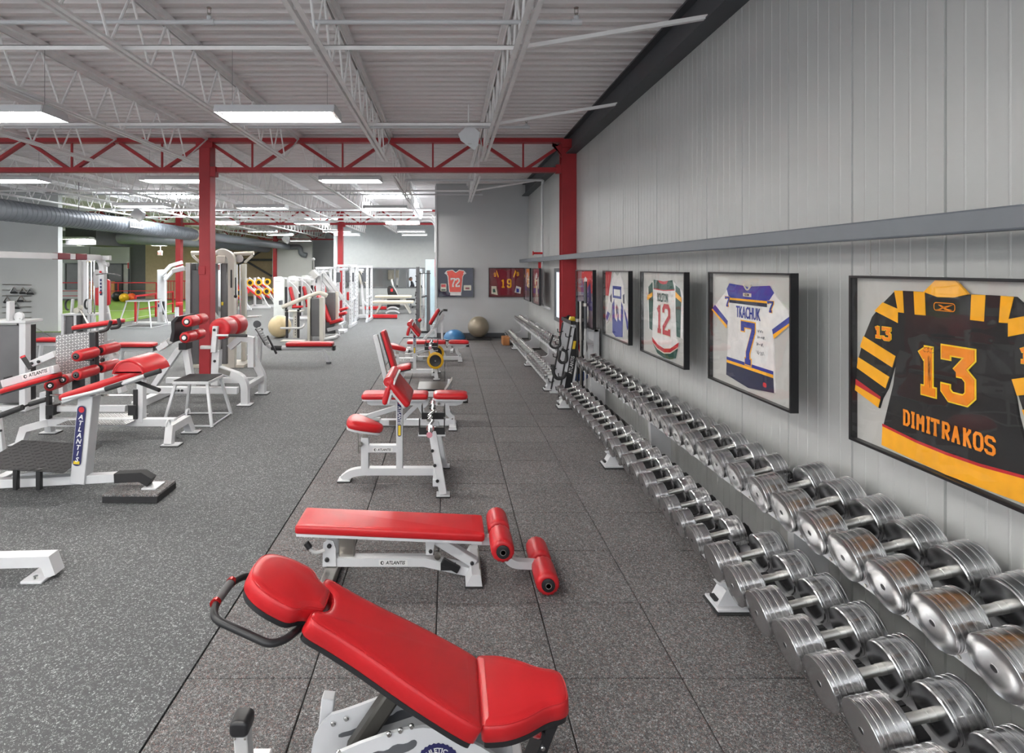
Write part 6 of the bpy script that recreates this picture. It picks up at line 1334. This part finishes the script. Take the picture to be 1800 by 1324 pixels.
# incline press with long white arms
t = thing('incline_press', 'white plate-loaded press with long slanting arms, left of the power racks', 'machine', (-4.0, 17, 0))
for (a, c) in (((566, 477), (604, 527)), ((560, 482), (598, 528))): br(t, 'long_arm', WHITE, p(*a, 17), p(*c, 17.3), .09, .11)
br(t, 'main_post', WHITE, p(563, 480, 17), p(556, 560, 17), .12, .12, UX); br(t, 'head_plate', LGREY, p(548, 477, 16.8), p(558, 488, 16.8), .3, .16); tb(t, 'pulley_stem', DARKCH, [p(551, 455, 17), p(552, 480, 17)], .02); part(t, 'stem_ball', LGREY, lambda b: b.sphere(p(551, 456, 17), .05, 1, 12, 8)); br(t, 'side_post', WHITE, p(583, 495, 17.2), p(584, 565, 17.2), .1, .1, UX); bx(t, 'base', WHITE, (p(548, 0, 17).x, 16.9, 0), (p(606, 0, 17).x, 17.5, .08)); pad(t, 'arm_pad', p(594, 556, 16.9), p(610, 552, 16.9), .3, .08); pad(t, 'lower_pad', p(598, 547, 17.4), p(612, 543, 17.4), .3, .07)
# power racks
def power_rack(lab, x, y, w, d, h, cap=False):
    t = thing('power_rack', lab, 'rack', (x, y, 0), 'white power racks'); 
    for sx in (0, w):
        for sy in (0, d):
            lg = br(t, 'upright', WHITE, (x + sx, y + sy, 0), (x + sx, y + sy, h), .085, .085, UX)
            part(lg, 'holes', BLACK, lambda b: [b.b2((x + sx - .01, y + sy - .045, .3 + .14 * k), (x + sx + .01, y + sy - .04, .325 + .14 * k)) for k in range(int((h - .5) / .14))])
        br(t, 'top_rail', WHITE, (x + sx, y - .1, h), (x + sx, y + d + .1, h), .085, .085); br(t, 'base_rail', WHITE, (x + sx, y - .15, .05), (x + sx, y + d + .2, .05), .085, .1); br(t, 'safety_bar', WHITE, (x + sx, y, h * .45), (x + sx, y + d, h * .45), .05, .07)
    for sy in (0, d): br(t, 'top_cross', WHITE, (x, y + sy, h), (x + w, y + sy, h), .085, .085)
    br(t, 'front_cross', WHITE, (x - .2, y + d * .5, h - .12), (x + w * .6, y + d * .5, h - .12), .07, .09); 
    for k in range(2): bx(t, 'spotter_block', DGREY, (x - .05 + w * .75 * k, y - .07, h - .55), (x + .08 + w * .75 * k, y + .06, h - .22))
    br(t, 'gusset', WHITE, (x + w, y - .05, .62), (x + w - .18, y - .05, .85), .05, .06)
    return t
power_rack('nearest white power rack, at the right end of the machine row', -3.72, 18.6, .42, 1.0, 2.08)
power_rack('second white power rack, just behind the nearest one', -3.55, 20.4, .55, 1.1, 2.05)
power_rack('third white power rack, before the far red column', -4.9, 20.6, .5, 1.1, 2.0)
t = thing('assist_rack', 'white rack with curved knobbed arms at the right end of the power racks', 'rack', (-3.3, 22.4, 0))
tb(t, 'curved_top', CREAM, [p(615, 472, 22.4), p(632, 475, 22.4), p(638, 482, 22.4), p(644, 502, 22.4)], .05, .2, 10); tb(t, 'curved_top', CREAM, [p(615, 475, 22.8), p(630, 479, 22.8), p(636, 502, 22.8)], .05, .2, 10); br(t, 'post', WHITE, p(636, 500, 22.4), p(640, 558, 22.4), .09, .09, UX); bx(t, 'base', WHITE, (p(628, 0, 22.4).x, 22.3, 0), (p(646, 0, 22.4).x, 23.0, .07))
part(t, 'knobs', BLACK, lambda b: [b.sphere(p(641 - k * .8, 498 - 4 * k, 22.3), .025, 1, 8, 6) for k in range(5)]); pad(t, 'red_pad', p(614, 528, 22.6), p(614, 513, 22.6), .2, .07, v=X_ * -1); bx(t, 'stack', SHROUD, (p(617, 0, 22.8).x, 22.8, .1), (p(631, 0, 22.8).x, 23.0, 1.0))
# red balance beams on the floor
for (a, c, Y, lab) in ((645, 698, 21.7, 'red floor beam lying nearest before the treatment tables'), (640, 679, 26.2, 'farther red floor beam lying behind the treatment tables')):
    t = thing('balance_beam', lab, 'beam', p(a, 560, Y), 'red balance beams'); x0, x1 = p(a, 0, Y).x, p(c, 0, Y).x
    bx(t, 'beam', RED, (x0, Y, .03), (x1, Y + .14, .16), .012); bx(t, 'top_strip', REDP, (x0 + .3, Y + .02, .16), (x1 - .3, Y + .12, .166)); bx(t, 'white_end', WHITE, (x0 - .36, Y, .03), (x0, Y + .14, .15)); bx(t, 'base', RUBBER, (x0, Y - .02, 0), (x1, Y + .16, .03))
# treatment tables, chairs, person, monitor
def treatment(lab, x0, x1, y, z):
    t = thing('treatment_table', lab, 'table', ((x0 + x1) / 2, y, 0), 'cream treatment tables'); pad(t, 'top', (x0, y, z - .1), (x1, y, z - .1), .65, .09, TABLE, r=.03, corner=.1, board=CREAM)
    for s in (-1, 1):
        for yy in (-.25, .25): br(t, 'leg', CREAM, ((x0 + x1) / 2 + s * (x1 - x0) * .27, y + yy, z - .1), ((x0 + x1) / 2 + s * (x1 - x0) * .43, y + yy, .0), .07, .07, UX)
    bx(t, 'frame', CREAM, (x0 + .3, y - .28, z - .16), (x1 - .3, y + .28, z - .1)); tb(t, 'foot_rail', WHITE, [(x0 + .6, y - .3, .02), (x0 + .75, y - .3, .12), (x1 - .75, y - .3, .12), (x1 - .6, y - .3, .02)], .04, .1)
treatment('near cream treatment table behind the red floor beam', p(656, 0, 24.4).x, p(727, 0, 24.4).x, 24.4, .56); treatment('farther cream treatment table behind the near one', p(657, 0, 26).x, p(722, 0, 26).x, 26.6, .68)
def chair(lab, x, y, s, arm=True):
    t = thing('office_chair', lab, 'chair', (x, y, 0), 'black office chairs'); pad(t, 'seat', (x - .22, y, .38), (x + .22, y, .38), .46, .08, BLACK); pad(t, 'backrest', (x + s * .22, y, .58), (x + s * .32, y, 1.02), .42, .07, BLACK, v=Y_ * -s if s > 0 else Y_); tb(t, 'post', DGREY, [(x, y, .1), (x, y, .37)], .03)
    for k in range(5): br(t, 'foot_arm', DGREY, (x, y, .10), (x + .28 * math.cos(k * 1.257), y + .28 * math.sin(k * 1.257), .05), .05, .04)
    for k in range(5): part(t, 'castor', BLACK, lambda b: b.sphere((x + .28 * math.cos(k * 1.257), y + .28 * math.sin(k * 1.257), .03), .03, 1, 10, 6))
chair('black office chair right of the treatment tables, turned to the left', p(722, 0, 27.5).x, 27.5, 1)
t = thing('recliner', 'black reclined exercise seat with a raised screen behind the treatment tables', 'machine', (p(690, 0, 28).x, 28, 0)); xx = p(688, 0, 28).x
part(t, 'backrest', BLACK, lambda b: b.prism(smooth2([(-.12, .55), (.40, .55), (.30, .75), (.02, 1.06), (-.12, 1.1), (-.2, 1.0), (-.18, .7)]), (xx, 28.2, 0), X_, Z_, .4, r=.03)); bx(t, 'base', BLACK, (xx - .2, 27.8, 0), (xx + .45, 28.2, .5)); br(t, 'frame', LGREY, (xx + .42, 27.8, .5), (xx + .05, 27.8, 1.25), .04, .05, UX); br(t, 'screen', PAPER, (xx + .10, 27.8, 1.12), (xx + .03, 27.8, 1.42), .4, .04, UX); bx(t, 'red_mark', REDP, (xx - .02, 27.79, .80), (xx + .10, 27.8, .95))
# office behind the glass: desk, person, whiteboard
b = B(); b.b2((-3.8, 30.6, .76), (-2.3, 31.7, .80), .008).b2((-3.75, 30.65, 0), (-3.7, 31.65, .76)).b2((-2.36, 30.62, 0), (-2.31, 30.7, .76)); single('office_desk', b, TABLE, 'pale desk behind the office window', 'desk')
t = thing('whiteboard', 'pale board on the office wall behind the window', 'board', (-4.0, 32.3, 1.5)); bx(t, 'board', TABLE, p(682, 492, 32.3), p(701, 475, 32.38)); bx(t, 'rim', LGREY, V(p(681, 493, 32.33)), V(p(702, 474, 32.39)))
t = thing('monitor', 'computer monitor on the office desk behind the window', 'monitor', p(698, 503, 31.0)); bx(t, 'screen', PAPER, p(696.5, 502, 31.0), p(700, 488, 31.06)); bx(t, 'stand', DGREY, V((p(697, 0, 31).x, 31.0, .80)), p(699.5, 501, 31.1))
SKIN = mat('skin', s2l(190, 140, 118), .6); SHIRT = mat('dark_shirt', s2l(70, 74, 80), .8); CAPM = mat('grey_cap', s2l(150, 140, 135), .8)
t = thing('person', 'person in a dark top and grey cap seated at the desk behind the office window', 'person', (p(728, 0, 31.2).x, 31.2, 0))
def skin_body(verts, edges, rad, name, m, parent, root=0):
    me = bpy.data.meshes.new(name); off = ROOT[parent.name]; me.from_pydata([tuple(V(v) - off) for v in verts], edges, []); ob = bpy.data.objects.new(name, me); COL.objects.link(ob); ob.parent = parent; ROOT[ob.name] = off
    md = ob.modifiers.new('skin', 'SKIN'); sv = me.skin_vertices[0].data
    for i, r in enumerate(rad): sv[i].radius = (r, r); sv[i].use_root = (i == root)
    md2 = ob.modifiers.new('sub', 'SUBSURF'); md2.levels = 2; md2.render_levels = 2; me.materials.append(m); return ob
bx_ = p(727, 0, 31.2).x; by = 31.2
bv = [(bx_, by, .64), (bx_ - .02, by, .80), (bx_ - .06, by, 1.05), (bx_ - .10, by, 1.18), (bx_ - .13, by, 1.25), (bx_ - .06, by - .19, 1.10), (bx_ - .18, by - .25, .86), (bx_ - .42, by - .18, .84), (bx_ - .06, by + .19, 1.10), (bx_ - .18, by + .25, .86), (bx_ - .42, by + .18, .84), (bx_ - .35, by - .1, .52), (bx_ - .40, by - .12, .08), (bx_ - .35, by + .1, .52), (bx_ - .40, by + .12, .08), (bx_ - .52, by - .12, .05), (bx_ - .52, by + .12, .05)]
be = [(0, 1), (1, 2), (2, 3), (3, 4), (2, 5), (5, 6), (6, 7), (2, 8), (8, 9), (9, 10), (0, 11), (11, 12), (0, 13), (13, 14), (12, 15), (14, 16)]
skin_body(bv, be, [.16, .15, .17, .075, .06, .07, .05, .035, .07, .05, .035, .08, .05, .08, .05, .04, .04], 'body', SHIRT, t)
hc = V((bx_ - .16, by, 1.36)); hd = part(t, 'head', SKIN, lambda b: b.sphere(hc, .095, 1.22, 18, 14)); part(hd, 'nose', SKIN, lambda b: b.sphere(hc + V((-.10, 0, -.015)), .02, 1.2, 8, 6)); part(hd, 'ear', SKIN, lambda b: b.sphere(hc + V((.01, -.095, 0)), .022, 1.5, 8, 6)); part(hd, 'eye', INK, lambda b: b.sphere(hc + V((-.085, -.035, .012)), .009, 1, 6, 5)); part(hd, 'mouth', REDP, lambda b: b.sphere(hc + V((-.088, 0, -.055)), .015, .35, 8, 5))
part(t, 'cap', CAPM, lambda b: b.sphere(hc + V((.005, 0, .035)), .102, .95, 18, 8, lo=0).b2(hc + V((-.19, -.07, .03)), hc + V((-.08, .07, .042)), .005))
for s in (-1, 1):
    part(t, 'hand', SKIN, lambda b: (b.sphere((bx_ - .46, by + s * .18, .835), .038, .6, 10, 6), [b.tube([(bx_ - .48, by + s * .18 + .014 * (k - 1.5), .835), (bx_ - .53 - .008 * (k in (1, 2)), by + s * .18 + .016 * (k - 1.5), .828), (bx_ - .555, by + s * .18 + .016 * (k - 1.5), .812)], .008, 6) for k in range(4)], b.tube([(bx_ - .45, by + s * .15, .835), (bx_ - .50, by + s * .13, .825)], .009, 6)))
bx(t, 'seat_cushion', BLACK, (bx_ - .25, by - .24, .38), (bx_ + .22, by + .24, .45), .02) if False else None
chair('black chair under the seated person behind the office window', bx_ + .10, by, 1)
# dark cable tower at the wall corner
t = thing('cable_tower', 'dark two-post cable tower standing left of the grey far wall', 'machine', (-.75, 17.4, 0))
for a, m in ((731, SHROUD), (749.5, SHROUD)): bx(t, 'dark_post', m, (p(a, 0, 17.2).x, 17.2, .02), (p(a + 6.5, 0, 17.2).x, 17.4, 1.94 if a > 740 else 2.05), .01)
bx(t, 'scale_strip', CREAM, (p(738, 0, 17.25).x, 17.25, .1), (p(740, 0, 17.25).x, 17.3, 1.9)); bx(t, 'bright_rail', CHROME, (p(743, 0, 17.5).x, 17.5, .05), (p(746, 0, 17.5).x, 17.55, 1.85)); bx(t, 'top_bar', BLACK, p(737, 481.5, 17.2), V(p(757, 480, 17.2)) + V((0, .2, 0))); bx(t, 'base', BLACK, (p(730, 0, 17.2).x, 17.0, 0), (p(757, 0, 17.2).x, 17.7, .06))
for k in range(9): tb(t, 'trolley_pin', BLACK, [(p(730, 0, 17.15).x, 17.15, .4 + .17 * k), (p(733, 0, 17.15).x, 17.15, .4 + .17 * k)], .02)
br(t, 'pulley_arm', DGREY, (p(741, 0, 17.1).x, 17.1, 1.1), (p(752, 0, 17.1).x, 17.1, 1.15), .06, .06); pad(t, 'red_roll', p(737, 567, 17), p(742, 562, 17), .15, .08)
t = thing('glass_panel', 'tall pale glossy panel leaning at the corner behind the dark cable tower', 'panel', (p(757, 0, 19).x, 19, 0)); bx(t, 'sheet', mat('pale_gloss_panel', s2l(190, 212, 220), .12, spec=.8), (p(748, 0, 19).x, 19, .1), (p(764, 0, 19).x, 19.05, 2.3)); bx(t, 'foot', LGREY, (p(750, 0, 19).x, 18.9, 0), (p(763, 0, 19).x, 19.15, .1)); bx(t, 'red_edge', REDP, (p(764, 0, 19).x, 19, 1.7), (p(766, 0, 19).x, 19.05, 2.3))
# plate-loaded machines with yellow plates far back
for i, (px, py, Y) in enumerate(((440, 497, 27), (455, 500, 27.8), (405, 505, 26), (470, 507, 28.6))):
    t = thing('plate_machine', 'far plate-loaded machine with yellow plates, %s rightwards from the nearest red column' % ORD[(1, 2, 0, 3)[i]], 'machine', V(p(px, 470, Y)) * 1.0, 'far plate-loaded machines'); c = p(px, py, Y); x = c.x
    ROOT[t.name] = V((x, Y, 0)); t.location = (x, Y, 0)
    br(t, 'slant_arm', WHITE, (x - .5, Y, 1.5), (x + .7, Y, .4), .09, .09); br(t, 'slant_arm', REDP, (x - .3, Y - .2, 1.2), (x + .6, Y - .2, .5), .08, .08); br(t, 'post', WHITE, (x - .2, Y, 0), (x - .2, Y, 1.5), .1, .1, UX); br(t, 'base', WHITE, (x - .8, Y, .06), (x + 1.0, Y, .06), .1, .1); pad(t, 'back_pad', (x - .5, Y - .3, .7), (x - .7, Y - .3, 1.35), .4, .1, v=-Y_); br(t, 'brace', WHITE, (x + .9, Y, .06), (x + .5, Y, .75), .09, .09, UX)
    for k in range(2):
        w = thing('weight_plate', 'yellow-rimmed plate on the far plate-loaded machines, %s on the %s machine' % (('upper', 'lower')[k], ORD[(1, 2, 0, 3)[i]]), 'plate', (x + .1 + .5 * k, Y - .15, 1.25 - .55 * k), 'yellow-rimmed weight plates far back'); cc = V((x + .1 + .4 * k, Y - .29, 1.28 - .45 * k))
        part(w, 'rim', YPLATE, lambda b: b.lathe([(-.03, .10), (-.03, .17), (.03, .17), (.03, .10)], cc, cc + Y_, 20)); part(w, 'hub', BLACK, lambda b: b.lathe([(-.035, .001), (-.035, .10), (.03, .10)], cc, cc + Y_, 16))
# far pulley machine by the turf
t = thing('squat_machine', 'white tall machine with raised angled arms standing on the rubber beside the turf', 'machine', (-10.2, 19.6, 0))
bx(t, 'body', WHITE, (p(276, 0, 19.6).x, 19.6, .0), (p(290, 0, 19.6).x, 19.75, 1.95), .02); 
for a in (((284, 484), (300, 467), (320, 461)), ((290, 492), (306, 474), (322, 470))): part(t, 'arm', WHITE, lambda b: b.path([p(*q, 19.5) for q in a], .1, .11, Y_))
bx(t, 'disc_mark', REDP, p(277.5, 532, 19.58), p(280, 529, 19.6)); bx(t, 'print', NAVY, p(277.5, 540, 19.58), p(280, 535, 19.6)); tb(t, 'damper', BLACK, [p(287, 530, 19.5), p(288, 553, 19.5)], .04); bx(t, 'base', WHITE, (-11.2, 19.5, 0), (-9.4, 19.9, .07)); br(t, 'brace', LGREY, p(286, 565, 19.55), p(283, 548, 19.55), .1, .1, UX); bx(t, 'red_seat', RED, p(308, 538, 19.2), p(322, 531, 19.5), .02); br(t, 'seat_post', WHITE, p(311, 540, 19.3), p(311, 562, 19.3), .1, .1, UX)

# ---------------------------------------------------------------- railings and balls around the turf
def railing(lab, pts, h, grp='red steel railings round the turf', mid=(.55, .28), posts=None):
    t = thing('railing', lab, 'railing', pts[0], grp); pts = [V(q) for q in pts]
    for a, c in zip(pts[:-1], pts[1:]):
        br(t, 'top_rail', REDRAIL, a + Z_ * h, c + Z_ * h, .06, .06, bv=0)
        for q in mid: br(t, 'mid_rail', REDRAIL, a + Z_ * h * q, c + Z_ * h * q, .04, .04, bv=0)
        n = max(1, int((c - a).length / 1.9))
        for k in range(n + 1): br(t, 'post', REDRAIL, a.lerp(c, k / n), a.lerp(c, k / n) + Z_ * h, .06, .06, UX, 0)
    return t
railing('red steel railing along the back of the turf hall', [(-24.5, 33.2, 0), (-17.6, 33.2, 0)], 1.1)
railing('red steel railing running forward along the left of the turf', [(-21.5, 29, 0), (-24.5, 29, 0)], 1.1)
railing('low red handrail at the near edge of the turf beside the tall jump box', [(-11.7, 20.6, 0), (-12.3, 24.6, 0)], .95, mid=(.45,))
t = railing('red barred railing before the tan block wall', [(-17.45, 33.25, 0), (-13.4, 33.4, 0)], 1.2, mid=(.1,))
for k in range(26): br(t, 'bar', REDRAIL, (-17.4 + .16 * k, 33.26 + .006 * k, .1), (-17.4 + .16 * k, 33.26 + .006 * k, 1.2), .025, .025, UX, 0)
for i, (px, r, m, nm) in enumerate(((206, .30, BLACK, 'black'), (218, .26, YPLATE, 'yellow'), (231, .25, mat('orange_ball', s2l(226, 96, 40), .5), 'orange'))):
    yb = 32.0 if i == 1 else 32.6; x = p(px, 0, yb).x; b = B(); b.sphere((x, yb, r + .001), r, 1, 20, 12); single('medicine_ball', b, m, '%s medicine ball on the floor before the turf hall railing' % nm, 'ball', 'medicine balls by the turf')
b = B(); b.b2((-22.6, 34.6, 0), (-21.0, 34.7, 1.15), .01); single('orange_board', b, mat('orange_board', s2l(205, 150, 90), .6), 'tan board standing behind the red railing', 'board')
t = thing('exit_sign', 'small red exit sign hanging under the roof over the turf hall', 'sign', p(281, 445, 30)); bx(t, 'box', PAPER, p(277, 449, 30), p(286, 441, 30.12)); text('lettering', 'EXIT', .17, p(281.5, 445, 29.99), X_, Z_, mat('exit_red', (.7, .02, .02), .5, emis=(1, .1, .08), es=.5), t, bold=.02, xs=.7); tb(t, 'stem', LGREY, [p(282, 441, 30.05), V((p(282, 0, 30.05).x, 30.05, 4.4))], .02)
t = thing('wall_sign', 'small white notice with red print on the dark door bay of the turf hall', 'sign', p(225, 466, 35.4)); bx(t, 'plate', PAPER, p(223, 473, 35.4), p(227.5, 460, 35.44)); bx(t, 'print', REDP, p(224, 472, 35.38), p(226.5, 462, 35.4))
